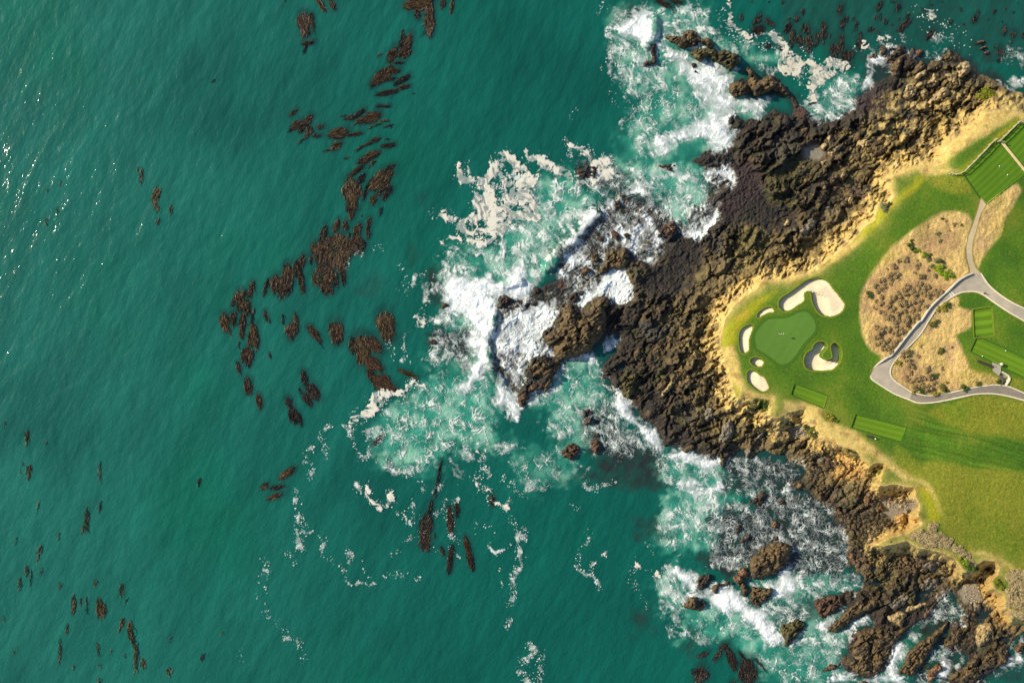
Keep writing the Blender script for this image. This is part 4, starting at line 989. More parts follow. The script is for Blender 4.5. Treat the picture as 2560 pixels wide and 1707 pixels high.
LACE = [  # webs and filaments
    ("E 450,250 520,130 620,190 750,140 930,120 1100,70 1300,-20 1420,0 1470,200 1560,340 1760,480 1850,600 1700,690 1300,480 1020,340 950,430 950,600 1000,700 1100,850 900,860 640,920 560,700 440,560 520,420", .47), ("E 650,1000 850,900 1200,800 1350,950 1400,1100 1100,1260 850,1400 900,1568 700,1568 740,1300 600,1230", .40),
    ("E 1500,300 1800,520 1860,640 2000,700 2120,680 2150,600 2000,480 1870,470 1750,420 1600,300", .38), ("A 225,1000 330,880 480,760 650,720 800,790 700,960 720,1060 640,1100 500,1155 340,1190 220,1130", .48), ("A 1380,620 1450,360 1640,380 1600,480 1560,560", .36), ("A 850,470 960,420 1250,470 1260,560 1080,740 900,660", .36), ("A 2080,500 2250,380 2352,450 2352,820 2150,620", .2), ("A 1150,330 1280,380 1220,500 1100,420", .2), ("A 2060,760 2260,860 2300,1000 2200,960", .35),
    ("F 0,0 1400,0 1740,180 1560,330 1560,590 1380,780 1150,660 960,730 1050,760 1060,840 1090,840 1060,930 890,1050 700,1010 670,1060 725,1210 720,1380 580,1430 220,1490 0,1360 0,800 250,700 380,500 540,380 420,300 330,150", .40),
    ("F 200,120 360,100 560,330 380,480 330,320 250,260", .46), ("I 1760,350 2000,340 2180,430 2260,560 2352,500 2352,800 2180,860 2100,900 1900,1100 1850,1250 1700,1400 1500,1568 1280,1500 1280,1280 1150,1170 1000,1150 870,1000 1100,1050 1300,1060 1450,870 1600,800 1770,790 1700,560", .47),
    ("I 880,1000 1000,1000 1100,1150 1200,1280 1300,1350 1250,1500 820,1500 780,1300 850,1100", .44), ("I 640,1350 830,1280 850,1568 700,1568 620,1450", .38), ("J 690,380 900,350 1100,420 1250,560 900,500 760,440", .5), ("J 640,640 690,530 850,510 980,490 1110,510 1250,600 1200,900 1000,880 850,850 650,780", .5), ("J 850,0 1350,0 1400,300 1280,600 1100,520 900,350", .6),
    ("J 430,1200 600,1080 700,1020 850,940 960,930 1100,780 1250,880 1300,1030 1290,1260 1310,1420 1280,1568 480,1568 520,1300", .40), ("J 1280,560 1350,250 1650,200 1960,250 1990,300 1780,580 1910,740 1700,790 1610,950 1790,980 1560,1090 1400,970 1290,850", .56), ("J 1650,1220 1900,1010 1980,830 2200,760 2352,900 2352,1568 1900,1568 1800,1420 1640,1320", .40), ("J 1420,1000 1560,1080 1820,1050 1700,1120 1560,1200", .45),
    ("K 790,200 1000,10 1400,0 1790,20 1790,280 1740,400 1980,330 1960,390 1720,480 1500,420 1250,560 1000,590 830,560 800,400", .41), ("K 1960,540 2080,420 2352,330 2352,620 2200,740 2120,800 2000,720", .3), ("K 1080,560 1350,480 1700,480 1680,640 1300,760 1150,680", .13),
    ("G 0,400 240,300 330,300 400,560 500,640 600,690 720,890 920,1080 1030,1260 1190,1240 1330,1290 1560,1370 1640,1568 1000,1568 960,1380 800,1330 450,1380 300,1150 150,950 0,900", .37), ("G 0,900 150,950 300,1150 420,1340 300,1330 150,1200 0,1180", .34), ("G 0,1300 200,1300 420,1400 500,1568 200,1568 0,1420", .16), ("G 1600,1420 1740,1330 1850,1350 2000,1280 2200,1330 2352,1400 2352,1568 1640,1568", .38),
    ("H 960,300 1080,0 1620,-20 1760,150 1830,250 1500,340 1450,520 1300,740 1050,680 960,620", .45), ("H 1480,420 1500,300 1830,200 1750,20 2352,0 2352,960 2200,900 1900,850 1700,950 1480,920 1380,820 1420,600", .33), ("H 950,950 1030,850 1200,900 1280,1050 1190,1220 1190,1400 1000,1340 960,1160", .45), ("H 1080,1350 1440,1230 1750,1320 2000,1500 2050,1568 1100,1568", .36), ("D 0,0 240,120 480,290 620,420 640,560 620,720 690,850 780,970 560,1080 280,1180 0,1000", .33), ("H 1850,1180 2352,1000 2352,1568 2100,1568", .42),
    ("U 0,480 380,530 740,560 600,690 280,730 260,830 340,920 600,820 440,1040 480,1070 720,930 870,980 690,1060 620,1200 560,1350 640,1440 860,1568 0,1568 0,1200 200,1010 60,900 0,830", .36), ("U 1100,1568 1250,1020 1500,800 1640,650 1710,720 1790,870 1740,970 1560,940 1400,1010 1260,1200 1200,1400 1260,1500 1560,1200 1760,1330 1600,1520 1560,1568", .34), ("U 1560,720 1640,650 1700,720 1790,860 1740,960 1600,900", .5), ("U 2190,1330 2300,1130 2352,1060 2352,1400 2150,1450 1950,1568 1850,1568", .35), ("L 1500,1250 1650,1200 2000,1350 2352,1400 2352,1568 1650,1568", .40)]
CREAM = [  # old, thick, buff foam
    ("A 0,390 40,470 100,520 220,570 330,630 420,570 560,590 660,670 560,700 480,730 420,790 340,850 280,920 330,980 280,1000 220,950 230,860 260,780 230,700 270,650 200,640 130,700 0,740 -60,640", 1.0), ("E 2040,340 2110,310 2180,380 2260,500 2352,540 2352,720 2200,725 2210,640 2250,580 2150,470 2050,400", 1.0),
    ("A 740,470 760,420 800,390 840,450 800,485", .8), ("A 905,400 930,350 1000,370 1080,345 1110,360 1060,380 980,390 930,415", .95), ("A 1380,100 1460,100 1530,160 1520,200 1440,170", .8), ("A 1520,250 1570,240 1570,275", .8),
    ("F 0,60 150,150 260,230 330,180 300,40 350,0 480,0 530,140 500,210 380,240 300,270 200,220 0,130", .8),
    ("I 1370,140 1420,115 1500,140 1560,230 1660,290 1690,340 1750,330 1740,420 1690,490 1710,560 1770,740 1760,790 1600,800 1500,790 1450,870 1400,950 1300,1000 1200,1070 1090,1040 1030,930 940,880 920,820 840,800 800,740 690,725 660,780 690,705 820,710 900,750 1000,770 1080,740 1110,700 1120,520 1200,530 1150,460 1060,450 980,430 945,370 960,230 1000,310 1060,350 1150,370 1230,330 1270,280 1240,300 1280,210 1370,190", 1.0),
    ("I 1590,130 1640,90 1650,150 1750,140 1840,170 1900,230 2030,280 2100,340 2200,400 2250,450 2180,440 2050,390 1950,350 1800,290 1720,280 1700,250 1640,200", .95), ("I 2020,40 2080,20 2120,50 2240,80 2260,150 2300,220 2352,260 2352,400 2300,430 2240,350 2220,200 2130,110", .8),
    ("I 790,990 850,960 890,930 980,940 1000,970 900,970 840,1020 800,1030", .85), ("J 0,1300 100,1220 130,1110 190,1070 290,1080 290,1130 240,1160 220,1240 150,1310 60,1370 0,1340", 1.0), ("J 290,1080 400,1080 500,990 600,1020 680,1010 650,1060 520,1050 430,1110 300,1135", .9),
    ("J 530,380 570,290 650,310 640,460 560,480 500,540 475,520 510,430 550,420", .75), ("K 620,110 820,60 760,130 650,180 580,240 580,130", .72), ("K 700,780 730,700 790,840 840,900 880,890 900,820 940,760 960,850 920,890 850,940 800,900", .85), ("K 1760,830 1800,820 1850,870 1920,870 1930,940 1890,930 1850,880 1790,870", .9), ("K 1620,640 1660,640 1690,720 1770,770 1700,760 1650,720", .7), ("K 1190,1110 1240,1110 1230,1170 1300,1230 1220,1200", .8), ("K 1640,430 1700,420 1750,320 1790,200 1740,400 1700,480", .65),
    ("H 320,860 330,790 430,710 450,730 380,790", .55), ("H 710,870 740,780 790,790 780,850", .6), ("H 900,930 950,890 1010,930 940,960", .8), ("Z 435,0 470,0 465,25", .9)]
CHOLES = [("I 1380,290 1450,200 1530,330 1640,380 1560,410 1480,400 1420,360", .95), ("I 1250,430 1320,350 1420,450 1400,600 1360,690 1330,560 1280,480", .85), ("I 1110,830 1200,780 1310,900 1290,960 1190,1030 1100,980", .62),
          ("I 1510,660 1560,640 1620,620 1600,710 1540,705", 1), ("I 1040,770 1080,760 1090,900 1050,860", .6), ("I 1140,440 1240,440 1280,530 1200,500", .7), ("I 1310,970 1360,960 1390,1000 1330,1010", .9), ("I 1690,240 1720,290 1690,330 1660,290", .9), ("I 1380,960 1460,900 1440,980 1400,990", .9)]
CLINES = [("E 1640,-20 1680,120 1660,230 1800,320 1860,390 1950,340 2060,330", 9, .85), ("E 1690,-40 1660,60 1640,150", 7, .6), ("I 970,230 965,330 990,400", 6, .8)]
SPECK = [("K 270,410 200,470 250,560 230,650 150,720 140,800", 12, .5), ("K 150,800 150,900 170,1000 210,1090", 16, .62), ("K 170,1100 170,1240", 15, .45), ("K 210,1080 320,1150", 8, .5), ("K 370,1160 350,1240 390,1330", 13, .42), ("K 440,1310 520,1450 600,1530 800,1540", 10, .5), ("K 480,210 360,270 380,470", 10, .6), ("K 580,230 600,330 650,450 640,500", 10, .55),
         ("K 650,500 730,460 750,280", 9, .42), ("K 640,700 670,760 760,860 830,920 900,860 940,740", 12, .5), ("K 1100,860 1040,960 1070,1040 1130,970 1110,870", 9, .6), ("K 1190,900 1200,990", 6, .5), ("K 980,940 1000,990", 4, .8), ("K 1700,480 1730,640 1640,640 1690,740", 16, .55), ("K 1760,780 1830,860", 8, .6), ("K 1900,900 1930,980 2000,1120 2010,1250 2010,1400 1960,1500 1940,1600", 12, .55), ("K 2070,1090 2020,1160", 6, .5), ("K 1900,650 1910,860", 12, .52), ("K 1960,680 1990,790 2070,770", 9, .5),
         ("K 1760,1240 1830,1280 1930,1210", 6, .7), ("K 1190,690 1250,800 1340,740", 10, .5), ("K 1390,840 1450,860 1500,830", 8, .7), ("K 1400,890 1430,1000 1430,1110 1500,1160", 12, .55), ("K 610,1290 560,1380 580,1250", 8, .4), ("K 720,1330 700,1430 780,1480", 7, .36), ("K 850,560 1100,600 1060,640", 12, .42), ("K 940,1280 1000,1260 1100,1140", 9, .42), ("K 1130,1500 1200,1510", 8, .5), ("K 1640,1040 1680,1100 1780,1020 1800,1120", 10, .4), ("K 1850,1380 1870,1540", 7, .34), ("K 900,1480 1060,1460", 12, .3), ("K 1300,960 1400,900", 6, .5), ("K 1410,1220 1490,1300", 10, .5),
         ("P 1465,900 1450,1050 1480,1170 1550,1230 1590,1320", 16, .4), ("P 1590,1320 1640,1350 1690,1420", 18, .42), ("P 1600,850 1640,900", 14, .35), ("P 1310,1350 1350,1440", 12, .22), ("H 280,500 270,640 210,700 190,800 180,870 290,940 350,1000 400,1080", 8, .5), ("H 440,720 330,800 310,900 320,980", 8, .45), ("H 740,780 720,880 690,960 740,1020 770,1100", 9, .42), ("H 780,840 860,900 950,930 1000,930", 7, .55), ("H 820,600 900,720", 7, .4), ("H 780,1120 820,1220 830,1280", 5, .45), ("H 100,260 190,290 240,260", 6, .5), ("H 250,30 300,100 400,60 540,20", 10, .5),
         ("Y 1205,1215 1185,1300 1172,1390 1165,1440", 14, .42), ("Y 1222,1485 1200,1540 1215,1580", 20, .5), ("Y 1240,1500 1235,1568", 14, .5), ("I 1070,190 1080,330", 5, .5), ("I 700,1300 560,1330 520,1400", 8, .55), ("I 390,1240 400,1340", 9, .28), ("I 350,1480 400,1500", 14, .2), ("I 800,1290 860,1180 880,1050", 8, .6), ("J 570,200 600,260 660,240", 8, .5), ("J 600,0 530,60", 7, .5), ("J 440,640 450,760 390,830 480,870 520,830 500,790", 7, .6), ("J 270,600 340,760", 14, .28), ("J 440,530 430,600", 5, .6),
         ("J 380,1200 480,1100", 12, .5), ("J 240,1160 260,1350", 16, .45), ("J 20,1400 90,1568", 16, .42), ("J 170,1450 230,1568", 14, .5), ("O 1290,1340 1180,1350", 5, .8), ("O 1330,1350 1340,1480 1380,1540", 9, .6), ("O 1440,1340 1460,1440", 12, .4), ("O 1500,1400 1500,1500", 7, .5), ("E 420,20 380,160", 5, .5), ("E 60,1340 60,1430 130,1520", 8, .6), ("E 540,480 470,560 430,680", 10, .4), ("A 1300,150 1420,250 1700,320 1750,450", 34, .26), ("A 1640,330 1680,400", 10, .5), ("A 700,480 800,470", 12, .5), ("A 200,540 230,620 170,780", 30, .35), ("E 1600,120 1620,230 1780,400", 16, .42), ("E 2000,450 2200,560 2230,640", 14, .45), ("N 2000,1380 2050,1400", 10, .5),
         ("Q 640,1050 900,1100 800,1300 640,1450 760,1520", 60, .10), ("Q 700,700 800,950 700,1250", 50, .07), ("N 1570,840 1620,890", 8, .5), ("N 1340,900 1430,920", 8, .5), ("N 1280,960 1290,1060", 6, .4), ("N 1800,1060 1850,1250 1780,1320", 16, .26), ("E 520,800 560,1000", 22, .18), ("E 100,1150 160,1080", 14, .2)]
fw = np.zeros(CU.shape, np.float32)
fl_ = np.zeros(CU.shape, np.float32)
fc = np.zeros(CU.shape, np.float32)
fs = np.zeros(CU.shape, np.float32)
hole = np.zeros(CU.shape, np.float32)
for s_, v_ in WHITE:
    paint(fw, pts(s_), v_, 44)
for s_, v_ in LACE:
    paint(fl_, pts(s_), v_, 46)
fl_ *= 1 - clear
fw *= 1 - clear
for s_, v_ in CREAM:
    paint(fc, smooth(pts(s_), 3), v_, 7)
fring = np.zeros(CU.shape, np.float32)
for s_, v_ in CREAM:
    paint(fring, pts(s_), v_ * .6, 42)
for s_, w_, v_ in CLINES:
    paint_line(fc, pts(s_), w_, v_)
for s_, v_ in CHOLES:
    paint(hole, pts(s_), v_, 9)
for s_, w_, v_ in SPECK:
    paint_line(fs, strip(pts(s_), 4), w_, v_)
fs = np.maximum(fs, fring)

FSTEP = 1.3
fu = np.arange(560, 2600, FSTEP)
fv = np.arange(-20, 1730, FSTEP)
active = np.maximum(np.maximum(fw, fl_), np.maximum(fc, fs))
WEB = np.zeros(CU.shape, np.float32)
for s_ in ("J 430,1200 600,1080 700,1020 850,940 960,930 1100,780 1250,880 1300,1030 1290,1260 1310,1420 1280,1568 480,1568 520,1300", "K 790,200 1000,10 1400,0 1790,20 1790,280 1740,400 1720,480 1500,420 1250,560 1000,590 830,560 800,400", "K 1960,540 2080,420 2352,330 2352,620 2200,740 2000,720",
           "H 1190,1220 1440,1230 1750,1320 2000,1500 2050,1568 1100,1568", "E 1500,300 1800,520 1860,640 2000,700 2120,680 2150,600 2000,480 1870,470 1750,420 1600,300", "E 650,1000 850,900 1200,800 1350,950 1250,1100 850,1300 740,1300 600,1230", "A 1380,620 1450,360 1640,380 1600,480 1560,560",
           "L 1500,1250 1650,1200 2000,1350 2352,1400 2352,1568 1650,1568", "G 0,400 150,400 330,500 330,700 180,900 150,1200 0,1300", "I 1760,350 2000,340 2180,430 2260,560 2100,800 1800,700"):
    paint(WEB, pts(s_), 1.0, 50)

# currents: direction of the flow on a 4 px map
fgu = np.arange(540, 2620, 4.0)
fgv = np.arange(-40, 1750, 4.0)
fX, fY = np.meshgrid((fgu - 1280) * S, (853.5 - fgv) * S)
psi = 5.0 * fbm(fX / 9.0, fY / 9.0, 2, 75) + 0.55 * fbm(fX / 2.4, fY / 2.4, 2, 76) + 1.25 * (fX * 0.62 + fY * 0.50)
gy_, gx_ = np.gradient(psi)
fm = np.hypot(gx_, gy_) + 1e-6
FLX, FLY = (gy_ / fm).astype(np.float32), (gx_ / fm).astype(np.float32)     # along the level lines
_nt = rng.standard_normal((1024, 1024)).astype(np.float32)


def blur_wrap(f, r):
    k = np.exp(-0.5 * (np.arange(-3 * r, 3 * r + 1) / r) ** 2)
    k /= k.sum()
    for ax in (0, 1):
        f = sum(w * np.roll(f, i, axis=ax) for i, w in zip(range(-3 * r, 3 * r + 1), k))
    return (f / f.std()).astype(np.float32)


NT1, NT2 = blur_wrap(_nt, 1), blur_wrap(np.roll(_nt, 301, axis=0), 3)


def streaks(U, V, tex, cell, step, n):
    """noise drawn out along the currents"""
    X0, Y0 = ((U - 1280) * S).astype(np.float32), ((853.5 - V) * S).astype(np.float32)
    acc = np.zeros(U.shape, np.float32)
    for sg in (1, -1):
        x, y = X0.copy(), Y0.copy()
        for k in range(n):
            gi = np.clip(((x / S + 1280) - fgu[0]) * 0.25, 0, len(fgu) - 1).astype(np.int32)
            gj = np.clip(((853.5 - y / S) - fgv[0]) * 0.25, 0, len(fgv) - 1).astype(np.int32)
            if k or sg > 0:
                ti = (x * (1 / cell) + 4000).astype(np.int32) & 1023
                tj = (y * (1 / cell) + 4000).astype(np.int32) & 1023
                acc += tex[tj, ti]
            x += sg * step * FLX[gj, gi]
            y += sg * step * FLY[gj, gi]
    return acc


def rank(a):
    """to an even spread over 0..1"""
    a = (a - a.mean()) / (a.std() + 1e-6)
    return 1 / (1 + np.exp(-1.702 * a))


def foam_field(FU, FV):
    X = ((FU - 1280) * S).astype(np.float32)
    Y = ((853.5 - FV) * S).astype(np.float32)
    a1 = fbm(X / 6.0, Y / 6.0, 3, 71)
    a2 = fbm(X / 6.0, Y / 6.0, 3, 72)
    b1_ = fbm(X / 1.5, Y / 1.5, 3, 73)
    b2_ = fbm(X / 1.5, Y / 1.5, 3, 74)
    du = a1 * 20 + b1_ * 9
    dv = a2 * 20 + b2_ * 9
    W = csamp(fw, FU + du * .9, FV + dv * .9)
    La = csamp(fl_, FU + du * 2.4, FV + dv * 2.4)
    C = csamp(fc, FU + b1_ * 8 + a1 * 5, FV + b2_ * 8 + a2 * 5)
    Sp = csamp(fs, FU + du * .6, FV + dv * .6)
    Ho = csamp(hole, FU + b1_ * 9, FV + b2_ * 9)
    wb = csamp(WEB, FU + du, FV + dv)
    cl = fbm(X / 3.0 + a2 * .6, Y / 3.0 + a1 * .6, 4, 84)
    grain = fbm(X / 0.6, Y / 0.6, 3, 85)
    st1 = streaks(FU + b1_ * 5, FV + b2_ * 5, NT1, 0.115, 0.13, 14)
    st2 = streaks(FU + b1_ * 9, FV + b2_ * 9, NT2, 0.10, 0.20, 13)
    x = X + a1 * 2.6 + b1_ * 0.62
    y = Y + a2 * 2.6 + b2_ * 0.62
    st = rank(0.55 * st1 / st1.std() + 0.55 * st2 / st2.std() + 0.55 * cl / cl.std())
    Dm = np.clip(np.maximum(La, W * .8), 0, 1)
    # hair-fine skeins: level lines of drawn-out noise, at three sizes
    def skein(k, w, seed, an=1.0):
        n = perlin(x / k, y / (k * an), seed)
        return np.exp(-(n / w) ** 2)
    wv = 0.030 + 0.075 * Dm
    patch = sstep(-.22, .42, fbm(X / 2.1 + b1_ * .3, Y / 2.1, 3, 97))
    vein = np.maximum(np.maximum(skein(2.6, wv * .55, 81), 0.95 * skein(1.35, wv * .95, 82)), np.maximum(0.55 * skein(0.72, wv * 1.4, 83), 0.9 * skein(1.0, wv * 1.2, 88, 2.2)))
    vein = vein * np.clip(0.45 + 0.8 * st + .15 * grain, 0, 1) * (0.30 + 0.70 * patch)
    # webs: the edges of warped cells
    _, e1, _, _ = cells(X / 2.3 + a1 * 1.1 + b1_ * .33, Y / 2.3 + a2 * 1.1 + b2_ * .33, 7)
    _, e2, _, _ = cells(X / 0.95 + b1_ * .6 + a2, Y / 0.95 + b2_ * .6, 8)
    web = np.maximum(np.exp(-(e1 / 0.060) ** 1.2), 0.62 * np.exp(-(e2 / 0.10) ** 1.2))
    web = np.clip(0.30 * rank(st1) + 0.72 * web + 0.30 * cl, 0, 1)
    dkf = csamp(dark, FU + du, FV + dv)
    D = np.clip(La * (1.0 + 0.9 * cl) * (1.08 - .16 * dkf), 0, 0.95)
    thr = 1.0 - D
    cloud = sstep(thr - 0.25, thr + 0.75, st)
    lace_s = np.clip((0.78 - .42 * dkf) * cloud * (0.55 + 0.65 * patch) + vein * sstep(0.06, 0.32, D) * 1.05, 0, 1)
    lace_w = np.clip(0.22 * cloud * sstep(.25, .75, D) + sstep(thr - 0.06, thr + 0.42, web + 0.08), 0, 1)
    lace = (lace_s * (1 - wb * .85) + lace_w * wb * .9) * sstep(0.03, 0.25, D)
    Wl = np.clip(W * (1.07 + 0.38 * cl), 0, 1.2)
    tw = 1.02 - 1.02 * Wl
    cloudw = sstep(tw - 0.45, tw + 0.60, st) * sstep(0.10, 0.45, Wl)
    milk = 0.88 * sstep(0.46, 0.98, Wl)
    white = np.clip(np.maximum(cloudw * .80 * (.55 + .55 * patch), milk) + vein * sstep(.2, .6, Wl) * .7, 0, 1)
    vw = np.clip(.35 * st + .75 * vein + .15 * grain, 0, 1)
    C = C * (1 - Ho)
    tear = perlin(X / 1.15 + a1 + b1_ * .5, Y / 1.15 + b2_ * .5, 95)
    cs = C + (0.80 * (st - .5) + 0.25 * grain + 0.28 * b2_) * (1.45 - C) - 0.55 * sstep(.12, .5, tear) - .12
    cream = sstep(0.34, 0.60, cs) * sstep(0.08, 0.25, C) * (0.34 + 0.58 * sstep(.2, .8, st + .45 * b2_))
    cf1, _, cr, _ = cells(X / 0.36 + b1_ * .9, Y / 0.36 + b2_ * .9, 4)
    size = 0.13 + 0.26 * cr * cr + 0.20 * Sp
    dens = np.clip(Sp * 1.5 * (0.55 + 2.0 * cl), 0, 1)
    sp = sstep(size * 1.3, size * 0.6, cf1) * (((cr * 7.13) % 1.0) < dens * 0.75) * sstep(0.03, 0.15, Sp) * (.6 + .4 * cr)
    sp = np.maximum(sp, 0.85 * sstep(0.25, 0.9, Sp * (0.8 + 1.6 * cl)) * sstep(.52, .95, st))
    foam = np.maximum(np.maximum(white, lace * 0.92), np.maximum(cream, sp * 0.9))
    return foam, W, La, C, cream, white, np.maximum(lace, sp), cl, grain, a1, b1_, vw


rows_co, rows_q, rows_c, rows_a = [], [], [], []
base = 0
M_FOAM, t_, p_ = new_mat("sea_foam")
N_, L_ = t_.nodes, t_.links
at = N_.new("ShaderNodeAttribute"); at.attribute_name = "albedo"
al = N_.new("ShaderNodeAttribute"); al.attribute_name = "cover"
L_.new(at.outputs["Color"], p_.inputs["Base Color"])
L_.new(al.outputs["Fac"], p_.inputs["Alpha"])
p_.inputs["Roughness"].default_value = 0.7
p_.inputs["Specular IOR Level"].default_value = 0.2
geo = N_.new("ShaderNodeNewGeometry")
nb = N_.new("ShaderNodeTexNoise"); nb.inputs["Scale"].default_value = 3.0; nb.inputs["Detail"].default_value = 5
L_.new(geo.outputs["Position"], nb.inputs["Vector"])
bb = N_.new("ShaderNodeBump"); bb.inputs["Strength"].default_value = 0.35; bb.inputs["Distance"].default_value = 0.10
L_.new(nb.outputs[0], bb.inputs["Height"]); L_.new(bb.outputs[0], p_.inputs["Normal"])

FU, FV = np.meshgrid(fu, fv)
# only tiles of the coarse map that carry foam are worked out
actg = csamp(active, FU, FV)
import_rows = np.where((actg > 0.0).any(axis=1))[0]
foam_a = np.zeros(FU.shape, np.float32)
foam_z = np.zeros(FU.shape, np.float32)
foam_c = np.zeros(FU.shape + (3,), np.float32)
actd = np.zeros(CU.shape, np.float32)
# grow the active area by the warp
pad = 6
ap = np.pad(active, pad)
for di in range(-pad, pad + 1, 2):
    for dj in range(-pad, pad + 1, 2):
        actd = np.maximum(actd, ap[pad + di:pad + di + CNV, pad + dj:pad + dj + CNU])
sel = csamp(actd, FU, FV) > 0.02
fuv = (FU[sel], FV[sel])
foam, Wd, Ld, Cd, cream, white, lace, cl, grain, a1_, b1__, vwn = foam_field(*fuv)
zt = ground(*fuv)[0]
lift = sstep(0.95, 0.45, zt)
foam = foam * lift
zw_ = csamp(crest, fuv[0] + fbm((fuv[0]-1280)*S/5, (853.5-fuv[1])*S/5, 4, 61) * 8, fuv[1] + fbm((fuv[0]-1280)*S/5, (853.5-fuv[1])*S/5, 4, 62) * 8)
zf = np.maximum(zw_ + 0.10, np.minimum(zt, 1.0) + 0.05) + 0.10 * foam + 0.40 * white * (0.4 + cl) * sstep(.6, 1, Wd) + 0.05 * cream + 0.05 * white * vwn
cc_ = np.empty(foam.shape + (3,), np.float32)
cc_[:] = (0.60, 0.66, 0.66)
cc_ = mix(cc_, (0.84, 0.85, 0.84), np.clip((vwn - .25) * 1.1 + sstep(.8, 1.1, Wd) * .6 + .2 * grain, 0, 1))
cc_ = mix(cc_, (0.62, 0.70, 0.62), np.clip(lace - white, 0, 1) * 0.8)
crm = np.empty_like(cc_)
crm[:] = (0.53, 0.475, 0.335)
crm = mix(crm, (0.62, 0.585, 0.47), sstep(-.2, .4, cl))
crm = mix(crm, (0.44, 0.36, 0.22), sstep(0.05, .6, b1__ + .5 * (vwn - .5)) * 0.75)
crm = mix(crm, (0.50, 0.50, 0.44), sstep(.55, .1, vwn) * .6)
pale = sstep(2100, 1500, fuv[0]) * .45
crm = mix(crm, (0.66, 0.65, 0.58), pale)
cc_ = mix(cc_, crm, np.clip(cream * 1.2 - white * .5, 0, 1))
foam_a[sel] = foam
foam_z[sel] = zf
foam_c[sel] = cc_
ff = foam_a
fi = np.arange(FU.size).reshape(FU.shape)
fq = np.stack([fi[1:, :-1], fi[1:, 1:], fi[:-1, 1:], fi[:-1, :-1]], -1).reshape(-1, 4)
kf = qmax(ff) > 0.10
fx, fy = wxy(FU, FV, foam_z)
FCO = np.stack([fx, fy, foam_z], -1).reshape(-1, 3)
FALL_C = foam_c.reshape(-1, 3)
FALL_A = np.clip(ff * 1.02, 0, 1).ravel()
# two bodies of foam: fresh surf, and old buff scum
cq = qmax(np.where(FU > 0, 0, 0) + 0.0)
crm_g = np.zeros(FU.shape, np.float32)
crm_g[sel] = np.clip(cream - white, 0, 1)
cq = qmean(crm_g) > 0.45
for nm, msk in (("surf_foam", kf & ~cq), ("scum_foam", kf & cq)):
    c2, f2, cl2, al2 = compact(FCO, fq[msk], FALL_C, FALL_A)
    setting(mesh_obj(nm, c2, f2, M_FOAM, cols=cl2, alpha=al2), 'stuff')

# ------------------------------------------------------------------ single rocks
M_STONE = attr_mat("rock_stone", 0.78, 5.0, 0.42, 0.9, 3.4, 0.35, 0.22)
KINDS = dict(brown=((0.105, 0.072, 0.032), (0.036, 0.028, 0.019), (0.175, 0.122, 0.052)), dark=((0.036, 0.028, 0.021), (0.02, 0.018, 0.016), (0.10, 0.07, 0.04)),
             tan=((0.36, 0.27, 0.13), (0.20, 0.14, 0.065), (0.46, 0.37, 0.2)), olive=((0.078, 0.068, 0.023), (0.034, 0.030, 0.014), (0.125, 0.105, 0.036)),
             red=((0.085, 0.048, 0.030), (0.038, 0.023, 0.017), (0.14, 0.085, 0.042)), grey=((0.17, 0.15, 0.11), (0.085, 0.075, 0.055), (0.24, 0.21, 0.15)),
             rust=((0.20, 0.108, 0.050), (0.09, 0.05, 0.028), (0.28, 0.17, 0.085)), buff=((0.44, 0.28, 0.10), (0.30, 0.17, 0.06), (0.52, 0.38, 0.17)))
KNAME = dict(brown="brown", dark="dark wet", tan="pale tan", olive="olive brown", red="reddish brown", grey="grey", rust="rust coloured", buff="golden buff")
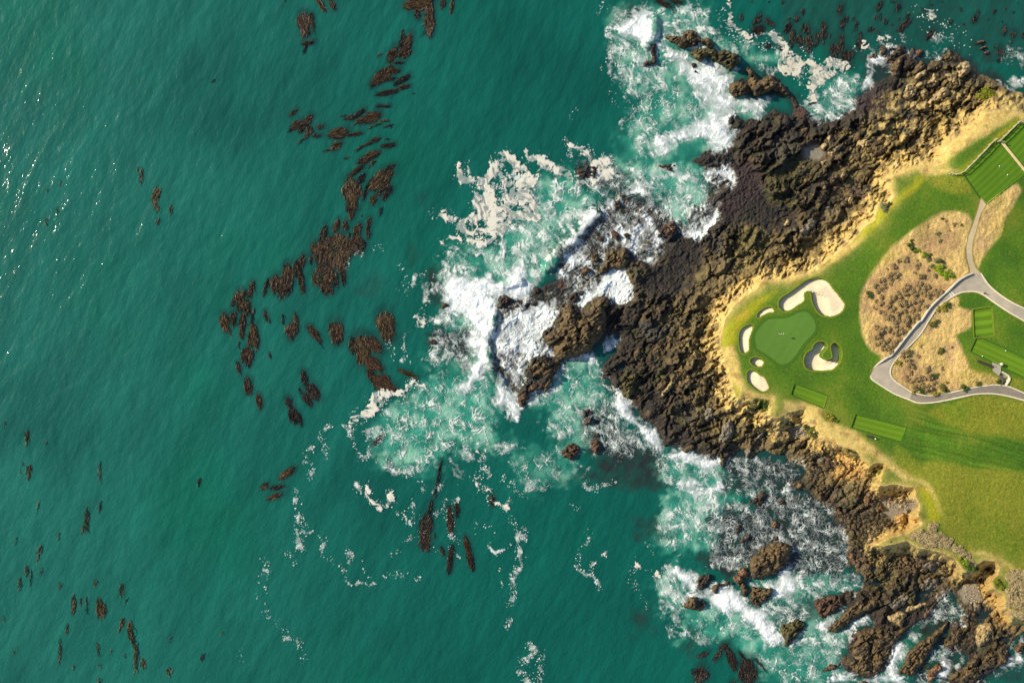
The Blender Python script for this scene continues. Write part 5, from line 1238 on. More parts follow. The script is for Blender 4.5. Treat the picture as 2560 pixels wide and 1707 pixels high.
ROCKS = [
    # outline, height, colour, name, where it is
    ("E 1020,380 1060,335 1180,340 1220,295 1340,300 1370,360 1470,370 1520,440 1480,490 1370,440 1290,485 1160,475 1090,415", 2.2, "brown", "reef_rock", "long ragged reef rock capped red, upper end of the surf-washed reef"),
    ("E 1290,485 1400,470 1500,475 1540,500 1620,490 1740,530 1765,600 1690,695 1560,635 1440,560 1390,615 1330,590 1265,540", 2.5, "olive", "reef_rock", "knobbly reef rock in white surf, middle of the upper reef"),
    ("E 880,450 950,440 945,540 945,610 880,650 810,655 820,610 890,580", 1.3, "dark", "reef_rock", "black boot-shaped rock alone in the surf, seaward of the upper reef"),
    ("E 1645,890 1690,800 1790,790 1850,850 1860,920 1730,962", 2.4, "brown", "reef_rock", "smooth-topped brown reef rock with surf on its seaward side, below the upper reef"),
    ("E 1820,670 1880,665 1940,740 1960,765 2080,735 2130,790 2235,870 2235,955 2090,890 1930,948 1870,910 1850,820 1840,740", 2.8, "brown", "reef_rock", "large golden-brown reef rock joining the upper reef to the headland"),
    ("E 1280,620 1330,612 1350,650 1300,672", .8, "dark", "wash_rock", ""), ("E 1310,690 1360,688 1350,722 1300,716", .6, "dark", "wash_rock", ""),
    ("F 955,725 1010,650 1110,592 1152,660 1130,725 1050,745", 1.7, "red", "wash_rock", "reddish wedge-shaped rock at the edge of the pale foam pool"),
    ("F 350,1115 440,980 440,890 560,878 660,858 695,990 640,1065 500,1085 420,1125", 2.6, "brown", "reef_rock", "big sloping brown rock surrounded by churning wash, with shaded right flank"),
    ("F 528,400 602,408 597,472 528,472", 1.0, "dark", "wash_rock", ""), ("F 500,700 560,690 602,760 560,792 508,762", 1.1, "red", "wash_rock", ""), ("F 620,720 690,720 692,792 630,762", .9, "dark", "wash_rock", ""),
    ("F 300,930 350,908 392,990 370,1012 310,992", 1.1, "brown", "wash_rock", ""), ("F 205,1060 260,1030 312,1092 250,1142 200,1112", 1.3, "red", "wash_rock", ""), ("F 358,750 432,740 432,812 368,812", .9, "dark", "wash_rock", ""),
    ("F 85,1340 150,1288 192,1340 140,1402 98,1392", 1.2, "dark", "wash_rock", ""), ("F 180,1283 232,1278 232,1322 188,1332", .9, "dark", "wash_rock", ""),
    ("F 160,60 300,40 372,92 332,202 250,192 150,132", .8, "dark", "reef_rock", "low black rock with weed hanging off it beneath the buff scum"), ("F 940,50 1100,20 1152,62 1080,122 980,82", .7, "dark", "reef_rock", "low dark rock awash between two foam patches above the foam pool"),
    ("F 670,1040 760,1020 782,1102 720,1192 668,1152", 1.2, "brown", "reef_rock", "rounded dark rock with a white rim of foam below the big sloping rock"),
    ("F 2185,622 2230,580 2262,600 2242,642 2198,655", 1.3, "tan", "boulder", "pale lone boulder with a long shadow on the dark weed flat"),
    ("J 1335,200 1400,132 1500,180 1522,212 1400,282 1350,272", 1.6, "dark", "reef_rock", "black angular rock at the head of the breaking wave"), ("J 1535,190 1602,198 1582,252 1528,242", .9, "dark", "wash_rock", ""), ("J 1678,92 1720,38 1772,112 1718,142", 1.0, "dark", "wash_rock", ""), ("J 1658,212 1742,198 1732,272 1680,262", .8, "dark", "wash_rock", ""),
    ("J 1975,290 2050,245 2170,330 2250,205 2352,165 2420,200 2420,500 2352,570 2270,690 2150,745 1980,785 1905,750 1905,680 1865,630 1785,570 1860,500 1950,400", 4.0, "brown", "sea_stack", "massive golden-brown headland rock with a dark shaded notch, at the point"),
    ("J 1635,945 1615,890 1700,788 1900,752 1985,780 1955,860 1895,970 1870,1045 1800,1095 1775,950", 2.3, "brown", "reef_rock", "brown ridge rock between the white wash and the blue inlet"),
    ("J 1560,1238 1535,1130 1600,1060 1700,1010 1800,1000 1832,1060 1690,1112 1620,1232", 1.5, "red", "reef_rock", "reddish tapering rock at the tip below the brown ridge rock"),
    ("J 655,602 740,568 762,622 698,652", .7, "dark", "wash_rock", ""), ("J 780,180 830,218 872,250 798,282", .7, "brown", "wash_rock", ""),
    ("G 5,1335 50,1240 130,1208 212,1270 150,1352 120,1382", 1.5, "red", "reef_rock", "round reddish rock standing alone in turquoise water below the inlet"),
    ("G 288,1190 340,1160 402,1180 402,1302 340,1312", 1.3, "red", "reef_rock", "upright oval rock in dark wash, right of the lone round rock"), ("G 205,900 270,868 372,920 402,1000 320,1082 250,1042", .8, "dark", "reef_rock", "low weedy rock awash, above the upright oval rock"), ("G 308,1110 402,1090 392,1152 330,1152", .7, "dark", "wash_rock", ""),
    ("G 605,600 740,478 765,650 690,775 620,752 598,680", 2.4, "olive", "shore_rock", "olive wedge of rock with a deep dark cleft on its right, above the surf"),
    ("G 1195,1252 1290,1188 1335,1250 1290,1302 1210,1302", 1.5, "brown", "shore_rock", "brown knob of rock at the waterline above the lower surf"), ("G 1558,1300 1600,1310 1622,1380 1592,1445", 1.0, "olive", "shore_rock", "small weedy spur jutting into foam under the lower cliff"),
    ("G 1055,620 1150,528 1182,570 1122,640 1040,722 998,742", 1.5, "tan", "shore_rock", "pale ridge of rock on the shelf, seaward of the teardrop bunker"), ("G 1850,1205 1990,1080 2005,1130 1900,1210 1850,1342 1800,1325", 1.7, "grey", "shore_rock", "long grey fin of rock running down to the lower surf"),
    ("G 1540,1190 1600,1020 1682,958 1702,1090 1640,1202", 1.5, "grey", "shore_rock", "grey rib of rock left of the dark cleft below the green"), ("G 940,660 1010,560 1060,600 1000,690", 1.1, "brown", "shore_rock", ""), ("G 1400,900 1480,850 1520,930 1440,1000", 1.2, "grey", "shore_rock", ""), ("G 1260,1010 1340,930 1390,1000 1310,1090", 1.2, "brown", "shore_rock", ""), ("G 1080,830 1180,760 1200,830 1110,900", 1.1, "brown", "shore_rock", ""),
    ("G 900,300 980,220 1030,280 950,370", 1.1, "brown", "shore_rock", ""), ("G 700,380 760,260 810,300 760,400", 1.1, "brown", "shore_rock", ""), ("G 2110,1090 2160,1040 2180,1120 2120,1140", 1.2, "tan", "shore_rock", ""), ("G 2120,1270 2200,1220 2230,1280 2150,1320", 1.2, "olive", "shore_rock", ""),
    ("H 1845,860 1880,760 2000,640 2100,598 2200,608 2285,640 2252,780 2170,885 2020,965 1900,975", 3.6, "brown", "sea_stack", "largest domed golden-brown sea rock split by a groove, in the lower bay"),
    ("H 1705,940 1780,858 1842,870 1855,960 1800,982 1770,1052 1708,1002", 1.7, "rust", "reef_rock", "rusty rock leaning on the big domed sea rock"), ("H 1335,980 1400,918 1472,918 1482,992 1390,1082 1348,1052", 1.5, "dark", "reef_rock", "dark rock at the seaward end of the row in the lower bay"),
    ("H 1488,1102 1510,1008 1622,998 1702,978 1702,1032 1580,1045 1540,1122", 1.2, "brown", "reef_rock", "low crooked rock in white surf, middle of the row in the lower bay"), ("H 1848,1182 1890,1028 1990,1058 2085,1048 2062,1142 1940,1255", 2.1, "brown", "reef_rock", "pointed brown rock hanging below the domed sea rock"),
    ("H 1198,1222 1260,1148 1342,1122 1372,1180 1440,1190 1390,1285 1240,1262", 1.7, "brown", "reef_rock", "jagged star-shaped rock in bright white surf, furthest out in the lower bay"), ("H 1768,1000 1832,1008 1855,1112 1790,1155 1768,1080", 1.1, "brown", "wash_rock", ""),
    ("H 1748,602 1840,528 1872,560 1800,625", .9, "red", "wash_rock", ""), ("H 1708,502 1750,428 1792,440 1782,502 1730,532", 1.0, "dark", "wash_rock", ""), ("H 2055,442 2110,388 2152,420 2100,482", 1.1, "rust", "wash_rock", ""), ("H 2078,572 2130,538 2152,580 2110,602", .9, "rust", "wash_rock", ""), ("H 1850,210 1960,100 2050,150 1960,260", .8, "dark", "wash_rock", ""), ("H 2120,200 2190,180 2230,240 2150,260", .7, "dark", "wash_rock", ""),
    ("L 1780,1105 1765,980 1830,990 1930,928 2025,990 1960,1085 1880,1195 1805,1215", 2.0, "olive", "reef_rock", "green-weeded rock with a brown crest, between foam sheets in the bottom bay"),
    ("U 275,785 330,728 470,698 560,698 605,760 560,835 420,925 340,925 308,860", 1.9, "red", "reef_rock", "reddish slanting slab, uppermost of the parallel slabs in the bottom bay"),
    ("U 412,1055 480,978 600,858 700,768 850,718 945,738 955,790 860,855 730,925 640,995 500,1075", 2.2, "brown", "reef_rock", "long brown slanting slab, second of the parallel slabs in the bottom bay"),
    ("U 675,1075 740,1028 860,1008 1000,998 1180,1008 1225,1020 1170,1125 1090,1195 1060,1295 1030,1395 980,1445 860,1515 720,1505 620,1442 556,1362 635,1272 615,1200 690,1132", 2.3, "brown", "reef_rock", "broadest brown rock platform at the bottom edge, left of the foam channel"),
    ("U 1180,1492 1115,1472 1200,1300 1240,1208 1370,1128 1600,956 1625,990 1530,1122 1450,1265 1330,1425 1250,1502", 2.3, "brown", "reef_rock", "knife-like brown rock on the right bank of the foam channel"),
    ("U 1555,1212 1600,1098 1650,1028 1752,1018 1735,1165 1620,1235", 1.7, "brown", "reef_rock", "brown rock between the knife-like rock and the cove stream"), ("U 1005,942 1050,898 1160,845 1205,900 1160,1005 1100,1005", 2.1, "tan", "shore_rock", "pale blunt rock above the broadest platform"), ("U 1185,852 1230,808 1380,775 1395,820 1280,862 1220,882", 1.3, "tan", "shore_rock", "pale flat rock bordering the dark channel head"),
    ("U 1358,882 1430,838 1434,892 1370,942", 1.1, "rust", "shore_rock", ""), ("U 1728,932 1760,898 1812,920 1812,962 1760,985", 1.5, "grey", "boulder", ""), ("U 1838,790 1880,758 1932,810 1922,862 1860,872", 1.6, "grey", "boulder", ""), ("U 1828,872 1880,868 1892,912 1840,922", 1.1, "brown", "boulder", ""),
    ("U 1418,1432 1500,1378 1564,1410 1532,1472 1440,1562 1388,1532", 1.6, "rust", "reef_rock", "rusty rock set in white foam near the bottom edge"), ("U 1588,1545 1640,1468 1740,1418 1820,1328 1880,1256 1944,1300 1922,1422 1962,1485 1900,1548 1760,1580", 2.4, "brown", "reef_rock", "big lumpy brown rock at the bottom edge, right of the rusty one"), ("U 1938,1292 2050,1258 2200,1268 2172,1372 2050,1435 1948,1402", 1.6, "brown", "reef_rock", "dark brown shelf rock close to the bottom right corner"),
    ("U 355,1442 420,1388 530,1368 544,1402 450,1455", 1.0, "red", "reef_rock", "small reddish rock awash, left of the broadest platform"), ("U 2248,1222 2300,1168 2380,1160 2360,1275 2280,1285", 1.2, "rust", "reef_rock", "rust coloured rock with foam behind it at the right edge"), ("U 995,782 1100,698 1200,678 1245,740 1130,835 1040,835", 1.6, "grey", "shore_rock", "grey-tan slab above the pale blunt rock"), ("U 660,1562 760,1538 840,1562 800,1640 660,1640", 1.0, "red", "wash_rock", ""),
    ("U 1320,560 1450,520 1530,560 1480,640 1350,650", 1.4, "grey", "shore_rock", ""), ("U 1350,400 1480,330 1560,400 1450,480", 1.5, "grey", "shore_rock", ""), ("U 1080,480 1200,430 1250,500 1130,560", 1.2, "brown", "shore_rock", ""), ("U 1000,620 1100,560 1180,600 1060,680", 1.1, "brown", "shore_rock", ""), ("U 820,660 900,600 960,640 880,720", 1.1, "olive", "shore_rock", ""),
    ("U 1870,1080 1960,960 2060,1020 2060,1100 1980,1200 1900,1230", 1.8, "tan", "shore_rock", "tan tongue of rock under the lowest bluff"),
    ("D 768,180 810,128 844,170 822,222 790,232", 1.4, "rust", "boulder", "tall rust coloured boulder at the mouth of the small shingle cove"), ("D 908,272 950,238 994,280 960,314", 1.4, "rust", "boulder", "biggest round rusty boulder on the shingle, casting a long shadow"), ("D 718,262 760,238 773,270 730,288", 1.1, "rust", "boulder", ""), ("D 1013,167 1050,138 1064,190 1030,208", 1.3, "rust", "boulder", "rusty boulder half inside the cave shadow of the shingle cove"), ("D 1128,252 1150,233 1168,265 1135,278", .8, "tan", "boulder", "small pale boulder in the middle of the shingle cove"),
    ("D 698,512 740,478 784,530 730,558", 1.2, "olive", "boulder", ""), ("D 648,552 680,523 719,560 680,583", 1.1, "olive", "boulder", ""), ("D 628,762 660,708 704,740 680,793", 1.2, "rust", "boulder", ""), ("D 768,742 800,723 824,770 790,788", 1.0, "brown", "boulder", ""), ("D 688,642 720,618 749,650 715,678", 1.0, "olive", "boulder", ""),
    ("D 1278,782 1300,758 1319,800 1290,818", 1.0, "brown", "boulder", ""), ("D 858,822 880,803 899,840 875,858", .9, "olive", "boulder", ""), ("D 1148,767 1175,748 1189,778", .8, "rust", "boulder", ""), ("D 478,292 520,253 539,270 500,303", .9, "olive", "boulder", ""), ("D 678,832 700,808 739,840 705,863", 1.0, "rust", "boulder", ""), ("D 612,372 640,353 652,388 620,395", .8, "brown", "boulder", ""), ("D 648,367 690,348 694,390 660,393", .9, "brown", "boulder", ""),
    ("D 778,57 800,43 804,78 782,80", .8, "rust", "boulder", ""), ("D 818,52 850,38 854,72 824,74", .8, "rust", "boulder", ""), ("D 838,112 870,98 884,130 850,143", 1.0, "rust", "boulder", ""), ("D 988,442 1040,398 1084,430 1020,463", 1.3, "brown", "boulder", ""), ("D 1085,362 1150,318 1214,350 1192,412 1120,432 1090,402", 2.2, "buff", "boulder", "large golden buff block beside the shingle cove"), ("D 1030,600 1050,580 1062,605 1040,615", .6, "brown", "boulder", ""), ("D 785,920 810,915 818,945 790,960", .7, "rust", "boulder", ""), ("D 845,965 870,950 880,975 855,985", .7, "olive", "boulder", ""), ("D 1300,850 1340,835 1350,865 1315,870", .7, "rust", "boulder", ""), ("D 1220,765 1250,750 1258,780 1230,790", .7, "brown", "boulder", ""), ("D 130,165 165,155 170,185 140,190", .7, "rust", "boulder", ""), ("D 380,225 405,215 412,245 388,255", .7, "rust", "boulder", ""), ("D 290,100 400,20 470,60 420,180 340,200", 1.9, "brown", "shore_rock", "brown lobed rock above the wet cobble beach"), ("D 60,10 160,-10 200,60 110,100", 1.3, "brown", "shore_rock", ""),
    ("C 318,1422 350,1408 354,1442 325,1450", .9, "rust", "boulder", ""), ("C 365,1462 400,1448 408,1478 375,1485", .8, "rust", "boulder", ""), ("C 210,1330 280,1290 310,1350 250,1390", 1.3, "brown", "shore_rock", ""), ("C 100,1220 190,1150 230,1190 150,1270", 1.4, "brown", "shore_rock", ""), ("C 330,1360 390,1330 420,1380 360,1400", 1.0, "grey", "shore_rock", ""),
    ("A 926,482 970,448 1022,480 1012,532 970,543", 1.5, "brown", "shore_rock", "brown rounded rock at the northern tip of the point, by a white splash"), ("A 1040,472 1150,458 1194,520 1100,523", 1.0, "dark", "shore_rock", "dark flat rock linking the two northern tip rocks"), ("A 1038,662 1080,598 1120,548 1194,538 1184,590 1142,662 1132,722 1080,753", 2.1, "brown", "shore_rock", "tall brown two-humped rock between dark pools on the northern point"),
    ("A 818,562 870,523 918,540 880,583", 1.0, "rust", "shore_rock", "small rusty rock nearest the breaking white splash, northern point"), ("A 1288,512 1340,478 1374,510 1320,563", 1.1, "rust", "shore_rock", "rusty rock peeping from dark weed off the northern shore"), ("A 1248,712 1290,648 1350,606 1384,640 1342,722 1270,743", 1.9, "brown", "shore_rock", ""), ("A 1268,762 1330,698 1394,688 1382,742 1310,788", 1.8, "tan", "shore_rock", ""), ("A 1388,672 1450,608 1520,588 1564,620 1542,682 1460,703 1400,703", 1.8, "brown", "shore_rock", ""),
    ("A 1378,832 1430,778 1470,716 1514,780 1492,822 1420,843", 2.0, "tan", "shore_rock", ""), ("A 1556,542 1620,486 1662,520 1704,590 1662,633 1580,603", 2.0, "brown", "shore_rock", "brown peaked rock at the outermost corner of the northern shore"), ("A 1578,742 1620,718 1704,780 1714,832 1670,843 1610,783", 2.0, "tan", "shore_rock", ""), ("A 1668,642 1790,616 1834,680 1762,772 1720,783 1678,703", 2.2, "tan", "shore_rock", "white-stained tan rock overlooking the northern water"), ("A 1148,912 1190,828 1260,818 1314,850 1292,922 1230,983 1168,983", 2.5, "tan", "shore_rock", "biggest pale rounded block beside the dark weed flat, northern shore"),
    ("A 1288,832 1340,798 1364,830 1310,873", 1.5, "tan", "shore_rock", ""), ("A 1328,922 1370,868 1419,900 1402,963 1350,963", 1.7, "tan", "shore_rock", ""), ("A 1408,1012 1480,928 1580,846 1644,900 1582,963 1500,1003 1430,1033", 2.4, "tan", "shore_rock", "long pale slab slanting among the northern blocks"), ("A 1233,1032 1260,988 1314,1000 1292,1052 1250,1073", 1.5, "tan", "shore_rock", ""), ("A 1338,1082 1370,998 1414,1010 1412,1072 1360,1103", 1.7, "tan", "shore_rock", ""), ("A 1428,872 1470,858 1464,912 1438,912", 1.1, "tan", "shore_rock", ""),
    ("A 1895,402 1960,395 1974,420 1910,433", 1.0, "rust", "sea_rock", "rusty rock, uppermost of the three little rocks out in the dark bay"), ("A 1908,477 1980,448 2004,475 1930,493", 1.0, "rust", "sea_rock", "flat rusty rock, middle of the three little rocks out in the dark bay"), ("A 1958,507 2010,498 2024,530 1980,543", .9, "rust", "sea_rock", "small tan rock, lowest of the three little rocks out in the dark bay"), ("A 1338,1342 1370,1288 1414,1330 1392,1383 1360,1383", 1.8, "tan", "shore_rock", "pale horn-shaped rock by the black shadow under the northern cliff"), ("A 1648,1252 1690,1228 1724,1260 1690,1293", 1.3, "tan", "shore_rock", ""),
    ("A 355,1452 410,1368 440,1308 474,1308 462,1382 400,1475", 1.7, "tan", "shore_rock", "slim pale leaf-shaped slab on the upper shelf"), ("A 418,1492 560,1396 584,1420 470,1535", 1.4, "tan", "shore_rock", "pale oblong slab right of the leaf-shaped slab"), ("A 160,1270 240,1250 230,1340 180,1360", 1.2, "brown", "shore_rock", ""), ("A 700,1400 820,1350 860,1420 760,1470", 1.2, "tan", "shore_rock", ""), ("A 820,1460 980,1420 1020,1500 880,1540", 1.3, "brown", "shore_rock", ""), ("A 640,1090 700,1080 710,1140 650,1150", .8, "red", "shore_rock", "red weed-covered knob at the foam edge of the green pool"), ("A 230,1000 310,985 320,1020 250,1030", .7, "dark", "wash_rock", ""),
    ("B 548,152 575,108 614,130 602,172 560,183", 1.4, "tan", "boulder", "pale lone boulder above the tide pool on the upper shelf"), ("B 188,232 240,168 264,200 210,243", 1.1, "brown", "shore_rock", ""), ("B 358,12 410,-2 434,25 370,63", 1.5, "tan", "shore_rock", ""), ("B 338,162 400,128 424,190 360,213", 1.2, "brown", "shore_rock", ""), ("B 138,682 200,598 260,546 334,600 272,703 200,743 150,743", 2.5, "grey", "shore_rock", "largest grey outcrop with a black shadow, under the seaward rough"), ("B 248,702 310,648 334,700 270,743", 1.5, "dark", "shore_rock", "dark broken block lying in the grey outcrop's shadow"),
    ("B 618,402 660,338 694,390 650,433", 1.2, "tan", "shore_rock", ""), ("B 748,332 790,278 850,268 854,300 780,343", 1.0, "dark", "shore_rock", ""), ("B 388,462 440,448 454,480 400,493", .9, "grey", "boulder", ""), ("B 503,502 540,478 549,525 510,533", .9, "grey", "boulder", ""), ("B 593,642 620,588 664,590 642,652 610,683", 1.2, "tan", "shore_rock", ""), ("B 350,560 390,545 412,585 370,600", 1.0, "dark", "boulder", ""), ("B 680,200 720,190 735,235 690,250", .9, "dark", "boulder", ""), ("B 560,410 600,400 615,440 570,450", .9, "grey", "boulder", ""),
]
WHERE = dict(wash_rock="half awash", shore_rock="on the shelf", boulder="ashore")


def zone(u, v):
    if v > 1480 and u > 1960: return "by the bottom right coves"
    if v > 1200 and u > 1960: return "by the shingle cove"
    if v > 1080 and u < 1960: return "in the lower bay"
    if u > 1950 and v < 420: return "on the northern point"
    if u > 1900 and v < 720: return "below the seaward rough"
    if u < 1780 and v < 560: return "by the upper reef"
    if u < 1640 and v < 960: return "round the point"
    if v > 980: return "below the green"
    return "seaward of the green"


def rock(outline, h, kind, name, seed):
    p = smooth(pts(outline), 3)
    u0, v0 = p.mean(0)
    st = 1.7 if (np.ptp(p[:, 0]) > 26 or np.ptp(p[:, 1]) > 26) else 1.1
    a = np.arange(p[:, 0].min() - 5, p[:, 0].max() + 5, st)
    b = np.arange(p[:, 1].min() - 5, p[:, 1].max() + 5, st)
    U, V = np.meshgrid(a, b)
    X, Y = (U - 1280) * S, (853.5 - V) * S
    w1, w2 = fbm(X / 1.6, Y / 1.6, 3, seed), fbm(X / 1.6, Y / 1.6, 3, seed + 40)
    d = sdf_points(p, U + w1 * 8 * min(1, np.ptp(p[:, 0]) / 40), V + w2 * 8 * min(1, np.ptp(p[:, 0]) / 40)) * S
    rad = max(d.max(), 0.3)
    base = float(np.minimum(surf_z(u0, v0)[0], np.percentile(surf_z(p[:, 0], p[:, 1]), 35)))
    base = max(base, -0.1)
    s = X * COS_S + Y * SIN_S + w1 * .8
    t = -X * SIN_S + Y * COS_S + w2 * .6
    sc = np.clip(rad / 2.0, 0.35, 1.0)
    f1, e1, r1, t1 = cells(s / (2.2 * sc), t / (1.15 * sc), 5 + seed % 7)
    rg = ridged(s / (1.6 * sc), t / (0.8 * sc), 4, seed % 50)
    dome = 1 - np.exp(-np.maximum(d, 0) / (0.20 * rad + 0.10))
    f2, e2, r2, t2 = cells(s / (.8 * sc), t / (.5 * sc), 9 + seed % 5)
    big_, eb, rb, tb = cells(s / (4.0 * sc), t / (2.4 * sc), 12 + seed % 5)
    z = base - 0.5 + (h + 0.5) * dome + dome * sc * ((rb - .5) * .9 + tb * .9 - .5 * np.exp(-eb / .08) + (r1 - .5) * 0.9 + t1 * 0.8 - 0.4 * np.exp(-e1 / .12) + (r2 - .5) * .4 + t2 * .35 - .25 * np.exp(-e2 / .15) + (rg - .45) * 0.8)
    z = np.where(d < 0, base - 0.55 + d * 1.5, z)
    gx, gy = wxy(U, V, z)
    c0, c1, c2 = [np.array(c, np.float32) for c in KINDS[kind]]
    col = np.empty(U.shape + (3,), np.float32)
    col[:] = c0
    col = mix(col, c1, sstep(.45, .8, r1 * .5 + .5 * (fbm(X / .8, Y / .8, 3, seed + 9) + .5)))
    col = mix(col, c2, sstep(.1, .5, fbm(X / 1.3, Y / 1.3, 3, seed + 19)) * .8)
    # the weed line round its foot
    if base < 1.0 and kind not in ('tan', 'grey', 'buff'):
        col = mix(col, np.array((0.03, 0.022, 0.016), np.float32), sstep(0.9, 0.15, z) * .75)
        col = mix(col, np.array((0.10, 0.04, 0.025), np.float32), sstep(1.2, 0.2, z) * sstep(.0, .4, w1) * .6)
    co = np.stack([gx, gy, z], -1).reshape(-1, 3)
    i = np.arange(U.size).reshape(U.shape)
    q = np.stack([i[1:, :-1], i[1:, 1:], i[:-1, 1:], i[:-1, :-1]], -1).reshape(-1, 4)
    q = q[qmax(d) > -0.22]
    co, q, cl = compact(co, q, col.reshape(-1, 3))
    org = np.array([*wxy(u0, v0, base), base])
    o = mesh_obj(name, co - org, q, M_STONE, cols=cl)
    o.location = org
    return o, u0, v0, np.ptp(p[:, 0]) * np.ptp(p[:, 1])


rock_items = []
for n, (ol, h, kd, nm, lab) in enumerate(ROCKS):
    o, u0, v0, ar = rock(ol, h, kd, nm, 100 + n * 3)
    o["category"] = "boulder" if nm == "boulder" else "rock"
    if not lab:
        size = "tiny" if ar < 110 else "small" if ar < 330 else "medium sized"
        lab = f"{size} {KNAME[kd]} {'boulder' if nm == 'boulder' else 'rock'} {WHERE[nm]} {zone(u0, v0)}"
        o["group"] = {"boulder": "loose boulders on the shore", "wash_rock": "rocks half awash in foam"}.get(nm, "blocks on the rock shelf")
    else:
        o["group"] = {"boulder": "loose boulders on the shore", "sea_rock": "little rocks in the dark bay", "shore_rock": "blocks on the rock shelf"}.get(nm, "rocks standing in the surf")
    rock_items.append((o, lab, v0))
single_out(rock_items)


# ------------------------------------------------------------------ cobbles: too small to tell apart, one heap
def icosa():
    t = (1 + 5 ** .5) / 2
    v = np.array([(-1, t, 0), (1, t, 0), (-1, -t, 0), (1, -t, 0), (0, -1, t), (0, 1, t), (0, -1, -t), (0, 1, -t), (t, 0, -1), (t, 0, 1), (-t, 0, -1), (-t, 0, 1)])
    f = np.array([(0, 11, 5), (0, 5, 1), (0, 1, 7), (0, 7, 10), (0, 10, 11), (1, 5, 9), (5, 11, 4), (11, 10, 2), (10, 7, 6), (7, 1, 8), (3, 9, 4), (3, 4, 2), (3, 2, 6), (3, 6, 8), (3, 8, 9), (4, 9, 5), (2, 4, 11), (6, 2, 10), (8, 6, 7), (9, 8, 1)])
    return v / np.linalg.norm(v[0]), f


def cobbles(zones, seed):
    r = np.random.default_rng(seed)
    iv, jf = icosa()
    A, F, C_ = [], [], []
    off = 0
    for ol, n, rmin, rmax, pal in zones:
        p = pts(ol)
        u = r.uniform(p[:, 0].min(), p[:, 0].max(), n * 3)
        v = r.uniform(p[:, 1].min(), p[:, 1].max(), n * 3)
        k = sdf_points(p, u, v) > 0
        u, v = u[k][:n], v[k][:n]
        z = surf_z(u, v)
        for a, b, c in zip(u, v, z):
            rad = rmin + (rmax - rmin) * r.random() ** 2.4
            q = iv * (rad * r.uniform(.75, 1.25, 3) * np.array((1, 1, .8))) * r.uniform(.82, 1.12, (12, 1))
            ang = r.uniform(0, 6.28)
            cs, sn = math.cos(ang), math.sin(ang)
            q = np.stack([q[:, 0] * cs - q[:, 1] * sn, q[:, 0] * sn + q[:, 1] * cs, q[:, 2]], -1)
            x, y = wxy(a, b, c)
            A.append(q + np.array((x, y, c + rad * .35)))
            F.append(jf + off)
            off += 12
            C_.append(np.repeat(np.array(pal[r.integers(0, len(pal))])[None] * r.uniform(.7, 1.3), 12, 0))
    return setting(mesh_obj("cobbles", np.concatenate(A), np.concatenate(F), M_STONE, cols=np.concatenate(C_), smooth_shade=False), 'stuff')


DK = [(0.05, 0.038, 0.026), (0.03, 0.026, 0.02), (0.085, 0.062, 0.035), (0.10, 0.06, 0.035), (0.055, 0.055, 0.022)]
PL = [(0.36, 0.27, 0.14), (0.28, 0.2, 0.11), (0.22, 0.15, 0.09), (0.42, 0.34, 0.2)]
BR = [(0.13, 0.09, 0.05), (0.08, 0.055, 0.035), (0.19, 0.12, 0.06)]
cobbles([("D 500,300 780,120 900,200 960,330 1040,440 1000,520 860,620 820,740 700,860 640,700 650,540", 620, .14, .62, DK), ("D 780,60 920,100 960,330 800,330 720,240", 130, .15, .5, BR), ("D 920,200 1120,160 1290,180 1290,250 1130,300 1000,250", 110, .08, .3, PL),
         ("D 880,760 1300,740 1560,780 1600,900 1300,900 1000,860", 240, .15, .5, DK), ("D 1100,740 1400,720 1400,800 1150,820", 60, .2, .5, BR), ("U 1780,600 1930,580 1970,770 1880,800 1760,760", 90, .08, .25, PL), ("U 1760,560 1900,540 1900,600 1780,610", 30, .15, .4, BR),
         ("B 620,220 860,180 860,320 700,420 560,480 380,460 480,330", 150, .2, .6, DK), ("C 200,1300 480,1250 520,1420 300,1568 180,1500", 160, .2, .6, DK), ("C 60,1060 200,1040 200,1130 80,1150", 40, .08, .25, PL), ("B 0,60 500,0 640,220 400,420 120,420", 200, .12, .5, DK + BR), ("G 1150,560 1500,480 1560,760 1250,900", 160, .15, .5, BR + DK)], 31)

# ------------------------------------------------------------------ golf ground: green, bunkers, tees, paths
def drape(name, poly, zfun, mat, lift, step=5.0, parent=None, org=None):
    """a sheet over the ground inside an outline, following it"""
    p = np.asarray(poly)
    a = np.arange(p[:, 0].min(), p[:, 0].max(), step)
    b = np.arange(p[:, 1].min(), p[:, 1].max(), step)
    U, V = np.meshgrid(a, b)
    U, V = U.ravel(), V.ravel()
    k = sdf_points(p, U, V) > step * 0.45
    U, V = np.concatenate([p[:, 0], U[k]]), np.concatenate([p[:, 1], V[k]])
    n = len(p)
    res = delaunay_2d_cdt([Vector((x, y)) for x, y in zip(U, V)], [(i, (i + 1) % n) for i in range(n)], [], 1, 1e-5)
    vu = np.array([t[:] for t in res[0]])
    f = np.array([t[:] if len(t) == 3 else t[:3] for t in res[2]])
    f = f[:, ::-1]
    z = zfun(vu[:, 0], vu[:, 1]) + lift
    x, y = wxy(vu[:, 0], vu[:, 1], z)
    co = np.stack([x, y, z], -1)
    # faces upward
    e1, e2 = co[f[:, 1]] - co[f[:, 0]], co[f[:, 2]] - co[f[:, 0]]
    up = (e1[:, 0] * e2[:, 1] - e1[:, 1] * e2[:, 0]) > 0
    f[~up] = f[~up][:, ::-1]
    if org is not None:
        co = co - np.array(org)
    return mesh_obj(name, co, f, mat, parent)


